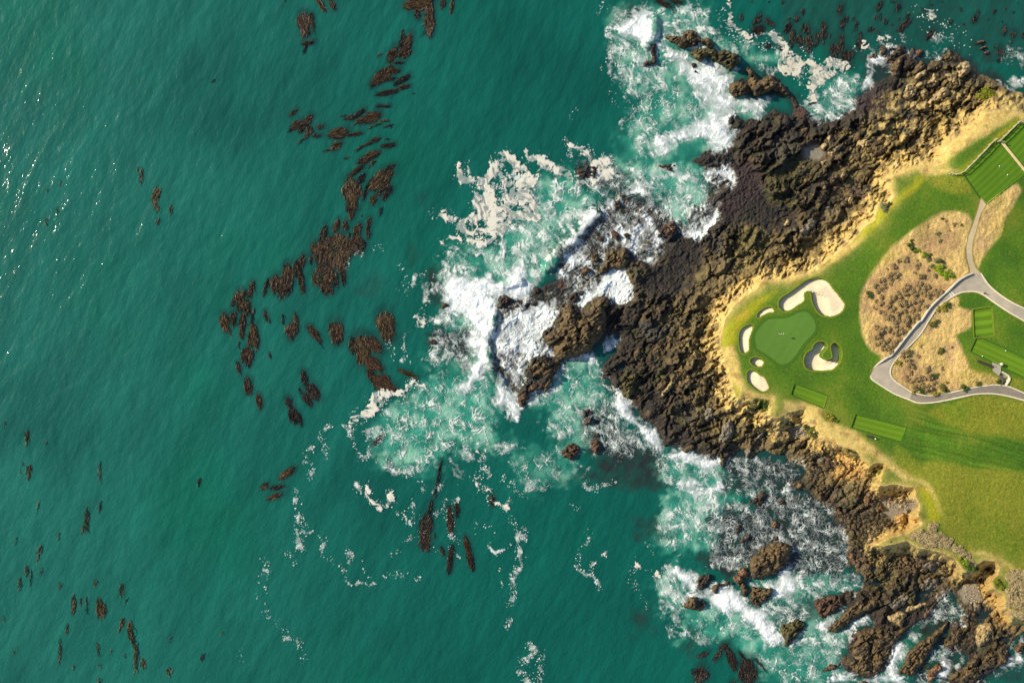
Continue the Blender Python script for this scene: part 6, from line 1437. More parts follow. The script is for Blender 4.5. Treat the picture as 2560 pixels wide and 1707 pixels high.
def ribbon_wall(name, line, w, zb, zt, mat, parent=None, closed=False, org=None):
    """a solid band along a line: width w (m), from zb to zt above the ground (values or functions of u, v)"""
    L = np.asarray(line, float)
    if closed:
        L = np.concatenate([L, L[:1]])
    g = surf_z(L[:, 0], L[:, 1])
    z0 = g + (zb(L[:, 0], L[:, 1]) if callable(zb) else zb)
    z1 = g + (zt(L[:, 0], L[:, 1]) if callable(zt) else zt)
    x, y = wxy(L[:, 0], L[:, 1], g)
    d = np.stack([np.gradient(x), np.gradient(y)], -1)
    d /= np.linalg.norm(d, axis=1)[:, None] + 1e-9
    nx, ny = -d[:, 1] * w / 2, d[:, 0] * w / 2
    ring = [np.stack([x + nx, y + ny, z0], -1), np.stack([x + nx, y + ny, z1], -1), np.stack([x - nx, y - ny, z1], -1), np.stack([x - nx, y - ny, z0], -1)]
    co = np.stack(ring, 1).reshape(-1, 3)
    f = []
    for i in range(len(L) - 1):
        for k in range(3):
            f.append((i * 4 + k, i * 4 + k + 1, i * 4 + 4 + k + 1, i * 4 + 4 + k))
    f.append((0, 3, 2, 1))
    m = (len(L) - 1) * 4
    f.append((m, m + 1, m + 2, m + 3))
    if org is not None:
        co = co - np.array(org)
    return mesh_obj(name, co, np.array(f), mat, parent, smooth_shade=False)


M_GREEN = attr_mat("putting_surface", 0.9, 3.0, 0.10, 0.1, 20, 0.15, 0.02, col=(0.078, 0.168, 0.024), stripes=(math.radians(60), 1.1, 0.02))
M_FRINGE = attr_mat("green_fringe", 0.9, 8.0, 0.25, 0.3, 9, 0.15, 0.05, col=(0.046, 0.112, 0.010))
M_SAND = attr_mat("bunker_sand", 0.95, 2.2, 0.10, 0.35, 7, 0.1, 0.06, col=(0.62, 0.515, 0.345))
M_LIP = attr_mat("bunker_lip_turf", 0.95, 6.0, 0.35, 0.5, 9, 0.1, 0.06, col=(0.13, 0.165, 0.016))
gz = lambda u, v: surf_z(u, v)


def grow(poly, k):
    p = np.asarray(poly)
    q = np.roll(p, -1, 0) - np.roll(p, 1, 0)
    q = q / (np.linalg.norm(q, axis=1)[:, None] + 1e-9)
    n = np.stack([q[:, 1], -q[:, 0]], -1)
    area = np.sum(p[:, 0] * np.roll(p[:, 1], -1) - np.roll(p[:, 0], -1) * p[:, 1])
    return p + n * k * (1 if area > 0 else -1)


c0 = place(*GREEN.mean(0))
gt = tag(empty("putting_green", c0), "smooth bright putting green ringed by six sand bunkers", "green")
drape("fringe", grow(GREEN, 7), gz, M_FRINGE, 0.04, parent=gt, org=c0)
drape("putting_surface", GREEN, gz, M_GREEN, 0.075, parent=gt, org=c0)

for bp, dep, lab in BUNKERS:
    dep = dep * 0.74
    c0 = place(*bp.mean(0))
    bt = tag(empty("sand_bunker", c0), lab, "bunker", "sand bunkers round the putting green")
    fz = lambda u, v, bp=bp, dep=dep: surf_z(u, v) + bunker_floor(bp, dep, u, v)
    drape("sand_floor", grow(bp, -0.4), fz, M_SAND, 0.0, step=2.6, parent=bt, org=c0)
    # lip: a flange of turf, then the wall down to the sand
    inn, out = grow(bp, -0.5), grow(bp, 4.2)
    n = len(bp)
    rings = []
    for pp, dz in ((out, 0.01), (grow(bp, 2.0), 0.05), (bp, 0.05), (inn, None)):
        if dz is None:
            z = surf_z(pp[:, 0], pp[:, 1]) + bunker_floor(bp, dep, pp[:, 0], pp[:, 1]) - 0.15
        else:
            z = surf_z(pp[:, 0], pp[:, 1]) + dz
        x, y = wxy(pp[:, 0], pp[:, 1], z)
        rings.append(np.stack([x, y, z], -1))
    co = np.concatenate(rings) - np.array(c0)
    f = []
    for k in range(3):
        for i in range(n):
            j = (i + 1) % n
            f.append((k * n + i, k * n + j, k * n + n + j, k * n + n + i))
    mesh_obj("grass_lip", co, np.array(f), M_LIP, bt)

TEE_ANG = []
for k, (tp, lab) in enumerate(TEES):
    c0 = place(*tp.mean(0))
    e = tp[1] - tp[0] if k not in (4, 5) else tp[1] - tp[0]
    ang = math.atan2(-e[1], e[0])
    mt = attr_mat("tee_turf", 0.9, 6.0, 0.16, 0.3, 9, 0.15, 0.04, col=(0.098, 0.185, 0.010) if k < 4 else (0.076, 0.165, 0.009), stripes=(ang, 0.62 if k not in (2,) else 0.95, 0.10 if k != 2 else 0.2))
    tt = tag(empty("tee_box", c0), lab, "tee box", "mown tee boxes")
    cen = tp.mean(0)
    dn = lambda u, v, c=cen: surf_z(u, v) - 0.22
    drape("tee_surface", tp, dn, mt, 0.0, step=7, parent=tt, org=c0)
    # the cut edge of longer grass round it
    ed = []
    for a, b in zip(tp, np.roll(tp, -1, 0)):
        m = max(2, int(np.hypot(*(b - a)) / 8))
        ed += [a + (b - a) * i / m for i in range(m)]
    ed = np.array(ed)
    n = len(ed)
    rings = []
    for pp, dz in ((grow(ed, 3.2), 0.0), (grow(ed, 1.0), 0.06), (ed, 0.05), (grow(ed, -0.6), -0.32)):
        z = surf_z(pp[:, 0], pp[:, 1]) + dz
        x, y = wxy(pp[:, 0], pp[:, 1], z)
        rings.append(np.stack([x, y, z], -1))
    f = [(q * n + i, q * n + (i + 1) % n, q * n + n + (i + 1) % n, q * n + n + i) for q in range(3) for i in range(n)]
    mesh_obj("turf_edge", np.concatenate(rings) - np.array(c0), np.array(f), M_LIP if k in (2,) else M_FRINGE, tt)

# paths
M_CONC_A = attr_mat("tan_concrete", 0.85, 1.6, 0.10, 0.15, 12, 0.2, 0.02, col=(0.42, 0.335, 0.205))
M_CONC_B = attr_mat("grey_concrete", 0.85, 0.6, 0.17, 0.15, 12, 0.2, 0.02, col=(0.335, 0.295, 0.225))
M_ASPH = attr_mat("worn_asphalt", 0.9, 0.8, 0.2, 0.25, 14, 0.2, 0.02, col=(0.205, 0.175, 0.135))
M_KERB = attr_mat("kerb_concrete", 0.8, 6, 0.08, 0.1, 14, 0.2, 0.01, col=(0.62, 0.55, 0.40))
M_WALL = attr_mat("wall_concrete", 0.8, 4, 0.10, 0.2, 10, 0.2, 0.02, col=(0.50, 0.46, 0.38))
M_PAINT = attr_mat("white_line", 0.7, 6, 0.06, 0, col=(0.72, 0.70, 0.64))
for nm, pp, mt in (("footpath", PATH_A, M_CONC_A), ("cart_path", PATH_B, M_CONC_B), ("asphalt_path", PATH_C, M_ASPH)):
    setting(drape(nm, pp, gz, mt, 0.05, step=7))
    # a skirt of verge so that the cut under the path is closed
    ed = []
    for a, b in zip(pp, np.roll(pp, -1, 0)):
        m = max(1, int(np.hypot(*(b - a)) / 6))
        ed += [a + (b - a) * i / m for i in range(m)]
    ed = np.array(ed)
    n = len(ed)
    rings = []
    for q, dz in ((grow(ed, 2.4), 0.005), (grow(ed, 0.0), 0.045), (grow(ed, -0.5), -0.3)):
        z = surf_z(q[:, 0], q[:, 1]) + dz
        x, y = wxy(q[:, 0], q[:, 1], z)
        rings.append(np.stack([x, y, z], -1))
    f = [(k * n + i, k * n + (i + 1) % n, k * n + n + (i + 1) % n, k * n + n + i) for k in range(2) for i in range(n)]
    M_VERGE = attr_mat("verge", 0.95, 7, 0.3, 0.4, 8, 0.1, 0.05, col=(0.21, 0.17, 0.045))
    setting(mesh_obj("path_verge", np.concatenate(rings), np.array(f), M_VERGE))
KERBS = ["B 1928,1112 2000,1220 2100,1310 2220,1390 2352,1455 2640,1600", "B 1420,1568 1500,1450 1600,1372 1660,1332 1750,1295 1870,1290 1950,1320 2050,1390 2200,1490 2352,1578 2640,1760",
         "C 850,545 862,582 950,642 1080,722 1232,782 1290,806 1370,813 1500,801 1700,761 1870,726 2050,721 2200,746 2352,786 2640,860", "B 1420,1568 C 1340,130 1250,230 1180,300 1110,370 1050,460 1045,540 1090,600 1170,655 1255,710",
         "C 1640,708 1860,660 2000,640 2100,636 2200,652 2352,716 2640,850", "C 1255,710 1420,740 1640,708"]
for k, s_ in enumerate(KERBS):
    w = 0.26 if k in (0, 1, 2) else 0.22
    setting(ribbon_wall("kerb", strip(pts(s_), 5), w, -0.1, 0.13, M_KERB))
for s_ in ("R 850,1010 942,1108", "R 888,978 982,1080"):
    setting(ribbon_wall("path_marking", strip(pts(s_), 3), 0.17, 0.02, 0.062, M_PAINT))
wl = strip(pts("B 1832,1112 1750,1150 1680,1200 1600,1280 1520,1350 1420,1450 1340,1568 C 1312,18 1240,100 1160,200 1050,338 1000,368 930,418 882,468"), 6)
o = ribbon_wall("low_wall", wl, 0.24, -0.3, lambda u, v: 0.58 * sstep(0, 30, np.hypot(u - wl[-1][0], v - wl[-1][1])) + 0.05, M_WALL)
tag(o, "low pale concrete wall edging the cart path along the dry slope", "wall")

# the timber edge between the two upper tees
M_TIMBER = attr_mat("bleached_timber", 0.8, 5, 0.15, 0.2, 12, 0.2, 0.02, col=(0.60, 0.47, 0.24))
tl = pts("T 1078,668 1568,1272 2300,2160")
o = ribbon_wall("timber_edging", np.array([tl[0] + (tl[1] - tl[0]) * i / 24 for i in range(25)] + [tl[1] + (tl[2] - tl[1]) * i / 20 for i in range(1, 21)]), 0.42, -0.5, 0.30, M_TIMBER)
tag(o, "pale timber retaining edge between the two upper tee boxes", "retaining edge")

# ------------------------------------------------------------------ railing round the upper tees
M_RAIL = attr_mat("weathered_rail", 0.8, 9, 0.15, 0.1, 14, 0.2, 0.01, col=(0.42, 0.36, 0.22))


def bar(a, b, w, h, name, parent, mat):
    """a squared timber from a to b, in the parent's space"""
    a, b = np.array(a, float), np.array(b, float)
    d = b - a
    d /= np.linalg.norm(d)
    s_ = np.cross(d, (0, 0, 1))
    if np.linalg.norm(s_) < 1e-4:
        s_ = np.array((1.0, 0, 0))
    s_ /= np.linalg.norm(s_)
    t_ = np.cross(s_, d)
    co = []
    for e in (a, b):
        for i, j in ((-1, -1), (1, -1), (1, 1), (-1, 1)):
            co.append(e + s_ * i * w / 2 + t_ * j * h / 2)
    f = [(0, 1, 2, 3), (7, 6, 5, 4), (0, 4, 5, 1), (1, 5, 6, 2), (2, 6, 7, 3), (3, 7, 4, 0)]
    return mesh_obj(name, np.array(co), np.array(f), mat, parent, smooth_shade=False)


def railing(line, label, hgt=1.05, gap=1.75):
    L = pts(line)
    c0 = place(*L.mean(0))
    ft = tag(empty("railing", c0), label, "railing", "railings beside the upper tee boxes")
    prev = None
    P = []
    for a, b in zip(L[:-1], L[1:]):
        m = max(1, round(np.hypot(*(b - a)) * S / gap))
        P += [a + (b - a) * i / m for i in range(m)]
    P.append(L[-1])
    for u, v in P:
        g = np.array(place(u, v)) - np.array(c0)
        bar(g - (0, 0, .3), g + (0, 0, hgt + 0.08), 0.13, 0.13, "post", ft, M_RAIL)
        if prev is not None:
            for hh, w in ((hgt, 0.15), (hgt * 0.52, 0.10)):
                bar(prev + (0, 0, hh), g + (0, 0, hh), w, 0.10, "rail", ft, M_RAIL)
        prev = g


railing("T -60,1352 0,1372 100,1366 230,1310 345,1190 460,1080 570,960 690,840 790,720 930,602", "two-rail timber railing along the seaward edge of the large tee box")
railing("T 985,648 1120,528 1230,418 1330,320 1430,225 1568,272 1760,350", "two-rail timber railing along the seaward edge of the upper tee box")
# gate between them
c0 = place(*pts("T 960,640")[0])
gt = tag(empty("gate", c0), "small open timber gate between the two railings", "gate")
ga, gb = [np.array(place(*q)) - np.array(c0) for q in pts("T 985,655 1075,672")]
bar(ga - (0, 0, .2), ga + (0, 0, 1.2), 0.14, 0.14, "post", gt, M_RAIL)
bar(gb - (0, 0, .2), gb + (0, 0, 1.2), 0.14, 0.14, "post", gt, M_RAIL)
for hh in (0.25, 0.6, 1.0):
    bar(ga + (0, 0, hh), gb + (0, 0, hh), 0.06, 0.10, "bar", gt, M_RAIL)
bar(ga + (0, 0, .25), gb + (0, 0, 1.0), 0.05, 0.08, "brace", gt, M_RAIL)

# ------------------------------------------------------------------ stairway and landing
LAND_P = pts("S 1420,300 1668,410 1662,580 1612,690 1500,600 1442,540")
c0 = place(*LAND_P.mean(0))
o = drape("landing", grow(LAND_P, 1.0), gz, M_CONC_B, 0.16, step=6)
tag(o, "pale concrete landing at the head of the short stairway", "landing")
M_DARKWALL = attr_mat("shade_toned_wall", 0.85, 5, 0.2, 0.1, 14, 0.2, 0.01, col=(0.12, 0.10, 0.075))  # colour darkened in place of the shade along the stair's inner side
M_STEP = attr_mat("step_concrete", 0.85, 5, 0.1, 0.1, 14, 0.2, 0.01, col=(0.30, 0.27, 0.22))
sa = pts("S 1640,640 1730,760 1760,880 1700,975")
c0 = place(*pts("S 1760,800")[0])
stt = tag(empty("stairway", c0), "short curved concrete stairway between two pale parapets", "stairs")
inner = strip(pts("S 1622,692 1690,800 1700,880 1640,965"), 6)
outer = strip(pts("S 1695,585 1870,690 1915,810 1812,975"), 6)
ns = 11
for k in range(ns):
    q = []
    for tt_, L_ in ((k, inner), (k + 1, inner), (k + 1, outer), (k, outer)):
        i = tt_ / ns * (len(L_) - 1)
        i0 = min(int(i), len(L_) - 2)
        q.append(L_[i0] + (L_[i0 + 1] - L_[i0]) * (i - i0))
    g = float(surf_z(*np.mean(q, 0))[0])
    zt_ = g - 0.45 - 0.075 * k
    top = [(*wxy(a, b, zt_), zt_) for a, b in q]
    co = np.array([(x, y, zt_ - 1.2) for x, y, _ in top] + top) - np.array(c0)
    f = [(4, 5, 6, 7), (0, 1, 5, 4), (1, 2, 6, 5), (2, 3, 7, 6), (3, 0, 4, 7), (3, 2, 1, 0)]
    mesh_obj("step", co, np.array(f), M_STEP, stt, smooth_shade=False)
ribbon_wall("parapet", outer, 0.24, -2.4, 0.30, M_KERB, stt, org=c0)
ribbon_wall("parapet", inner, 0.16, -2.4, 0.35, M_DARKWALL, stt, org=c0)

# ------------------------------------------------------------------ flagstick, markers, benches and other small things
M_WHITE = attr_mat("white_paint", 0.5, 8, 0.04, 0, col=(0.8, 0.79, 0.74))
M_FLAG = attr_mat("flag_cloth", 0.8, 8, 0.1, 0, col=(0.78, 0.72, 0.55))
M_CUP = attr_mat("dark_cup", 0.9, 8, 0.1, 0, col=(0.02, 0.02, 0.02))
M_DARKWOOD = attr_mat("dark_timber", 0.8, 8, 0.2, 0.2, 12, 0.2, 0.02, col=(0.055, 0.042, 0.03))
M_BIN = attr_mat("green_enamel", 0.5, 8, 0.1, 0, col=(0.16, 0.22, 0.16))


def lathe(name, prof, mat, parent=None, n=14, loc=None):
    co, f = [], []
    for r, z in prof:
        for i in range(n):
            t = 2 * math.pi * i / n
            co.append((r * math.cos(t), r * math.sin(t), z))
    for k in range(len(prof) - 1):
        for i in range(n):
            j = (i + 1) % n
            f.append((k * n + i, k * n + j, k * n + n + j, k * n + n + i))
    o = mesh_obj(name, np.array(co), np.array(f), mat, parent)
    if loc is not None:
        o.location = loc
    return o


fp = place(1944.0, 835.5, 0.08)
ft = tag(empty("flagstick", fp), "white flagstick with a pale flag standing in the putting green", "flagstick")
lathe("cup", [(0.001, 0.004), (0.09, 0.006), (0.10, 0.02), (0.115, 0.022), (0.115, 0.0)], M_CUP, ft)
lathe("pole", [(0.02, 0), (0.016, 1.2), (0.014, 2.5), (0.03, 2.52), (0.026, 2.58), (0.001, 2.59)], M_WHITE, ft)
fx_, fy_ = np.meshgrid(np.linspace(0, 1, 9), np.linspace(0, 1, 5))
fco = np.stack([0.02 + fx_ * 0.62, 0.06 * np.sin(fx_ * 7) + fx_ * 0.16, 2.0 + fy_ * 0.48 - 0.06 * fx_], -1).reshape(-1, 3)
i_ = np.arange(45).reshape(5, 9)
fq_ = np.stack([i_[:-1, :-1], i_[:-1, 1:], i_[1:, 1:], i_[1:, :-1]], -1).reshape(-1, 4)
mesh_obj("flag", fco, fq_, M_FLAG, ft)

for (s_, lab) in (("T 1028,1186", "white round tee marker in the middle of the large tee box"), ("T 1203,1374", "white round tee marker nearer the footpath end of the large tee box"), ("S 1120,122", "white round tee marker at the seaward end of the striped tee by the stairs"),
                  ("C 2170,300", "white round tee marker part way along the striped tee by the stairs")):
    q = pts(s_)[0]
    mt_ = tag(empty("tee_marker", place(q[0], q[1], -0.20)), lab, "tee marker", "white tee markers")
    lathe("ball", [(0.001, 0.03), (0.07, 0.05), (0.11, 0.11), (0.115, 0.16), (0.08, 0.23), (0.001, 0.26)], M_WHITE, mt_)
    lathe("spike", [(0.03, -0.2), (0.03, 0.07)], M_WHITE, mt_, n=6)
q = pts("S 1632,352")[0]
bt = tag(empty("litter_bin", place(*q)), "small green litter bin beside the concrete landing", "bin")
lathe("drum", [(0.26, 0), (0.29, 0.05), (0.31, 0.8), (0.27, 0.82), (0.25, 0.3), (0.001, 0.3)], M_BIN, bt)
lathe("lid", [(0.34, 0.84), (0.33, 0.92), (0.16, 1.0), (0.001, 1.02)], M_KERB, bt)
q = pts("R 1565,1043")[0]
bt = tag(empty("bollard", place(q[0], q[1], 0.05)), "short dark bollard on the fork of the cart path", "bollard")
lathe("shaft", [(0.18, 0), (0.18, 0.06), (0.10, 0.08), (0.09, 0.62), (0.12, 0.66), (0.12, 0.74), (0.001, 0.8)], M_DARKWOOD, bt)
lathe("foot_plate", [(0.24, 0.0), (0.24, 0.03), (0.001, 0.035)], M_KERB, bt)


def bench(uv0, uv1, label):
    a, b = place(*uv0), place(*uv1)
    c = (a + b) / 2
    bt = tag(empty("bench", c), label, "bench", "dark timber benches")
    a, b = np.array(a - c), np.array(b - c)
    d = (b - a) / np.linalg.norm(b - a)
    n = np.array((-d[1], d[0], 0))
    for k in range(3):
        bar(a + n * (k * .16 - .16) + (0, 0, .45), b + n * (k * .16 - .16) + (0, 0, .45), 0.14, 0.05, "seat_slat", bt, M_DARKWOOD)
    for k in range(2):
        bar(a + n * 0.27 + (0, 0, .62 + k * .2), b + n * 0.27 + (0, 0, .62 + k * .2), 0.05, 0.15, "back_slat", bt, M_DARKWOOD)
    for e in (a + d * .3, (a + b) / 2, b - d * .3):
        bar(e - n * .14 + (0, 0, -.05), e - n * .14 + (0, 0, .44), 0.09, 0.09, "leg", bt, M_DARKWOOD)
        bar(e + n * .24 + (0, 0, -.05), e + n * .24 + (0, 0, .95), 0.09, 0.09, "leg", bt, M_DARKWOOD)


bench(pts("S 950,265")[0], pts("S 1395,442")[0], "long dark bench-like rail seaward of the concrete landing")  # a dark line of unclear nature, given the form of a bench
bench(pts("C 800,1128")[0], pts("C 880,1160")[0], "dark timber bench below the long middle tee box")
q = pts("C 885,1160")[0]
o = lathe("yardage_sign", [(0.13, 0), (0.15, 0.05), (0.12, 0.5), (0.10, 0.8), (0.02, 0.84), (0.001, 0.84)], M_WHITE, None, 8, place(*q))
tag(o, "white post by the bench below the long middle tee box", "post")

# ------------------------------------------------------------------ shrubs
def leaf_mat(name, col, amount=0.45):
    return attr_mat(name, 0.9, 4.5, amount, 0.0, col=col, spec=0.15)


M_WOOD = attr_mat("shrub_wood", 0.9, 6, 0.2, 0.0, col=(0.07, 0.05, 0.03))
SHRUB_COL = dict(brown=(0.29, 0.21, 0.10), grey=(0.35, 0.27, 0.135), green=(0.055, 0.090, 0.018), lime=(0.19, 0.27, 0.016), sage=(0.155, 0.165, 0.075), yellow=(0.25, 0.215, 0.030), olive=(0.115, 0.120, 0.026), bright=(0.135, 0.150, 0.013))
LEAFM = {k: leaf_mat(k + "_shrub_leaves", c) for k, c in SHRUB_COL.items()}


def shrub_meshes(seed, n, kind):
    """crown of leaf sprays round a few bent stems, radius 1"""
    r = np.random.default_rng(seed)
    k = r.integers(5, 9)
    cl = np.stack([r.uniform(-.6, .6, k), r.uniform(-.6, .6, k), r.uniform(.25, .6, k)], -1)
    cr = r.uniform(.30, .52, k)
    which = r.integers(0, k, n)
    d = r.standard_normal((n, 3))
    d[:, 2] = np.abs(d[:, 2]) * 0.9 - 0.15
    d /= np.linalg.norm(d, axis=1)[:, None]
    c = cl[which] + d * (cr[which] * r.uniform(.6, 1.06, n))[:, None]
    c[:, 2] = np.maximum(c[:, 2], 0.03)
    nrm = d + r.standard_normal((n, 3)) * .5
    nrm /= np.linalg.norm(nrm, axis=1)[:, None]
    t1 = np.cross(nrm, r.standard_normal((n, 3)))
    t1 /= np.linalg.norm(t1, axis=1)[:, None]
    t2 = np.cross(nrm, t1)
    a = r.uniform(.07, .15, n)[:, None]
    b = r.uniform(.05, .10, n)[:, None]
    co = np.stack([c - t1 * a, c - t2 * b, c + t1 * a + nrm * .03, c + t2 * b], 1).reshape(-1, 3)
    f = np.arange(n * 4).reshape(n, 4)
    sc, sf = [], []
    for i in range(k):
        p0, p1 = np.array((0, 0, -.15)), cl[i]
        m = (p0 + p1) / 2 + r.uniform(-.1, .1, 3)
        for q, w in ((p0, .05), (m, .04), (p1, .018)):
            for e in range(4):
                t = e * math.pi / 2
                sc.append(q + np.array((math.cos(t), math.sin(t), 0)) * w)
        bse = i * 12
        for h in range(2):
            for e in range(4):
                g = (e + 1) % 4
                sf.append((bse + h * 4 + e, bse + h * 4 + g, bse + h * 4 + 4 + g, bse + h * 4 + 4 + e))
    return co, f, np.array(sc), np.array(sf)


PROTO = {}


def shrub(u, v, rad, kind, seed, flat_=0.75):
    big_ = rad > 3.0
    key = (kind, seed % 4, big_)
    g = place(u, v, -0.05)
    root = empty("shrub", g, (seed * 1.7) % 6.28)
    if key not in PROTO:
        co, f, sc, sf = shrub_meshes(300 + seed, 2600 if big_ else 520, kind)
        fo = mesh_obj("foliage", co if not big_ else co * np.array((1, 1, 1)), f, LEAFM[kind], root, smooth_shade=False)
        st = mesh_obj("stems", sc, sf, M_WOOD, root)
        PROTO[key] = (fo, st)
    else:
        for o in PROTO[key]:
            c = o.copy()
            COL.objects.link(c)
            c.parent = root
    rr_ = np.random.default_rng(seed * 13)
    root.scale = (rad * rr_.uniform(.75, 1.2), rad * rr_.uniform(.75, 1.2), rad * flat_ * rr_.uniform(.7, 1.15))
    return root


SHRUBS = {
 "dry slope beside the wall": "B 1215,855,45,green 1250,795,25,green 1665,630,30,brown 1545,570,20,green 1580,600,22,brown 1740,640,18,green 1500,720,26,sage 1530,795,24,sage 1620,695,18,brown 1405,650,16,brown 1185,975,40,brown 1120,985,34,brown 1070,1045,42,brown 1010,1065,22,brown 1300,985,22,brown 1300,1025,36,brown 1410,1080,24,brown 1275,1100,22,brown 1085,1120,46,brown 1020,1130,42,brown 1340,1140,52,brown 950,1170,46,brown 1040,1210,32,brown 970,1230,36,brown 890,1240,38,sage 915,1270,42,brown 840,1310,48,green 1120,1160,26,brown 950,1340,40,brown 890,1380,24,brown 945,1405,36,brown 880,1455,30,brown 1200,1240,54,brown 1160,1290,60,brown 1310,1230,54,brown 1330,1290,50,brown 1400,1240,40,brown 1250,1310,50,brown 1390,1330,54,brown 1450,1310,52,brown 1520,1290,44,brown 1500,1340,44,brown 1100,1330,50,brown 1050,1370,48,brown 1140,1400,64,brown 1200,1420,50,brown 1280,1380,50,brown 1340,1390,44,brown 1010,1430,48,brown 1060,1470,44,brown 1110,1500,48,brown 1180,1490,44,brown 1250,1470,48,brown 1310,1450,44,brown 1380,1430,40,brown 1040,1540,44,brown 1110,1560,44,brown 1200,1550,48,brown 1280,1530,48,brown 950,1480,34,brown 990,1530,38,brown 1370,925,46,lime 1310,900,34,lime 1260,885,26,lime 1490,990,46,sage 1410,935,36,green 1400,970,34,sage 1540,1000,24,green 1440,1040,30,sage 1480,1050,44,lime 1530,1075,52,lime 1570,1110,50,lime 1620,1120,46,lime 1655,1140,36,lime 1590,1155,40,lime 1530,1110,40,lime 1480,1140,38,sage 1560,1040,26,sage C 930,110,60,brown 990,90,42,brown 900,70,42,brown 1070,40,52,brown 1180,20,50,brown 1240,20,34,brown 1130,100,54,brown 1170,135,52,brown 1080,130,48,brown 900,170,42,brown 950,220,52,brown 900,240,36,brown 1000,280,52,brown 1060,250,52,brown 1040,315,42,brown 1080,220,46,brown 1130,190,36,brown 960,270,36,brown 1010,200,36,brown 1235,85,26,yellow 1140,205,24,yellow",
 "slope inside the path loop": "C 1200,320,54,brown 1150,350,46,brown 1110,420,38,yellow 1200,400,46,brown 1240,440,42,brown 1230,520,42,brown 1200,570,42,brown 1280,580,46,brown 1350,560,52,brown 1420,560,58,brown 1350,630,52,brown 1400,660,58,brown 1290,640,52,brown 1260,670,50,yellow 1480,540,36,green 1310,350,28,brown 1340,250,26,brown 1640,265,24,brown 1520,300,40,olive 1565,300,22,green 1540,470,26,brown 1400,480,46,brown 1460,610,40,brown 1550,680,46,olive 1590,700,32,green 1770,650,46,green 1530,650,32,olive 1590,610,28,yellow 1480,720,40,yellow 1240,590,36,brown 1330,690,42,green 1455,45,44,olive 1480,15,34,olive 2090,590,40,green 1900,630,30,olive B 1560,1440,52,yellow 1615,1420,44,green 1500,1460,34,yellow",
 "cliff edge": "A 2000,960,128,bright B 975,465,60,sage 950,335,40,sage 1000,400,38,sage 1030,440,28,green C 270,1070,80,olive 225,1040,44,green 640,1285,66,olive 455,950,40,yellow 500,985,34,bright 410,930,34,yellow C 330,1110,44,green G 2030,845,44,green 1960,850,40,green 1900,845,34,olive D 1770,800,46,lime 1820,840,50,green 1870,870,44,green 1720,770,38,lime 2095,1010,54,bright C 940,1480,56,bright 860,1500,44,olive 700,1340,40,olive",
 "bluff by the yellow fairway": "D 1330,520,58,grey 1420,475,54,grey 1480,445,44,grey 1500,520,50,grey 1400,560,58,grey 1320,590,54,grey 1450,600,58,grey 1520,600,44,grey 1600,620,50,grey 1680,685,54,grey 1740,710,50,grey 1650,650,36,grey 1800,760,42,grey 1260,560,44,grey 1370,630,40,grey 1560,570,38,grey 1850,820,34,grey",
 "bottom right bluff": "D 2250,930,52,grey 2320,920,60,grey 2200,1000,50,grey 2270,1000,60,grey 2340,1010,52,grey 2220,1080,60,grey 2300,1090,60,grey 2250,1160,60,grey 2330,1170,60,grey 2200,1200,46,grey 2290,1240,60,grey 2240,1300,50,grey 2320,1310,52,grey 2180,930,34,grey",
}
SN = dict(brown="twiggy brown", grey="grey-brown", green="dark green", lime="bright lime green", sage="grey-green", yellow="yellow-green", olive="olive green", bright="vivid yellow-green")
items, seed = [], 0
for where, s_ in SHRUBS.items():
    c = None
    for t in s_.split():
        if t in CROPS:
            c = CROPS[t]
            continue
        a, b, r, kd = t.split(',')
        u, v = c[0] + float(a) / c[2], c[1] + float(b) / c[2]
        rad = float(r) / c[2] * S * (1.12 if kd == 'grey' else 0.8 if kd == 'lime' else 0.9)
        seed += 1
        o = shrub(u, v, rad, kd, seed, (0.5 if kd == 'grey' else 0.95) if rad < 2.5 else 0.6)
        size = "tiny" if rad < .62 else "small" if rad < .95 else "medium sized" if rad < 1.3 else "large" if rad < 2 else "huge"
        o["category"] = "shrub"
        o["group"] = "shrubs of the " + where
        w_ = where
        if where == "dry slope beside the wall":
            w_ = "lower end of the dry slope" if v > 800 else "upper dry slope" if v < 690 else where
        items.append((o, f"{size} {SN[kd]} shrub on {w_}", v))
single_out(items)

# ------------------------------------------------------------------ tufts of long dry grass (nobody could count them)
def tufts(name, masks_fun, n, cols, hmin, hmax, wmin, wmax, box, seed):
    r = np.random.default_rng(seed)
    u = r.uniform(box[0], box[1], n)
    v = r.uniform(box[2], box[3], n)
    k = masks_fun(u, v) > r.uniform(0.15, 0.95, n)
    u, v = u[k], v[k]
    n = len(u)
    z = surf_z(u, v)
    x, y = wxy(u, v, z)
    P = np.stack([x, y, z], -1)
    a = r.uniform(0, 6.28, n)
    h = r.uniform(hmin, hmax, n)
    w = r.uniform(wmin, wmax, n)
    lean = np.stack([np.cos(a + 1.2), np.sin(a + 1.2), np.zeros(n)], -1) * (h * r.uniform(.1, .8, n))[:, None]
    side = np.stack([np.cos(a), np.sin(a), np.zeros(n)], -1) * w[:, None]
    co = np.stack([P - side, P + side, P + lean + np.array((0, 0, 1)) * h[:, None]], 1).reshape(-1, 3)
    f = np.arange(n * 3).reshape(n, 3)
    c = np.array(cols, np.float32)[r.integers(0, len(cols), n)] * r.uniform(.75, 1.25, (n, 1)).astype(np.float32)
    m = attr_mat(name + "_blades", 0.95, 3, 0.1, 0, spec=0.1)
    return setting(mesh_obj(name, co, f, m, cols=np.repeat(c, 3, 0), smooth_shade=False), 'stuff')


def dry_mask(u, v):
    m = csamp(dry, u, v)
    for pp in (PATH_A, PATH_B, PATH_C, grow(LAND_P, 3)):
        m = m * (sdf_points(pp, u, v) < -1.5)
    return m


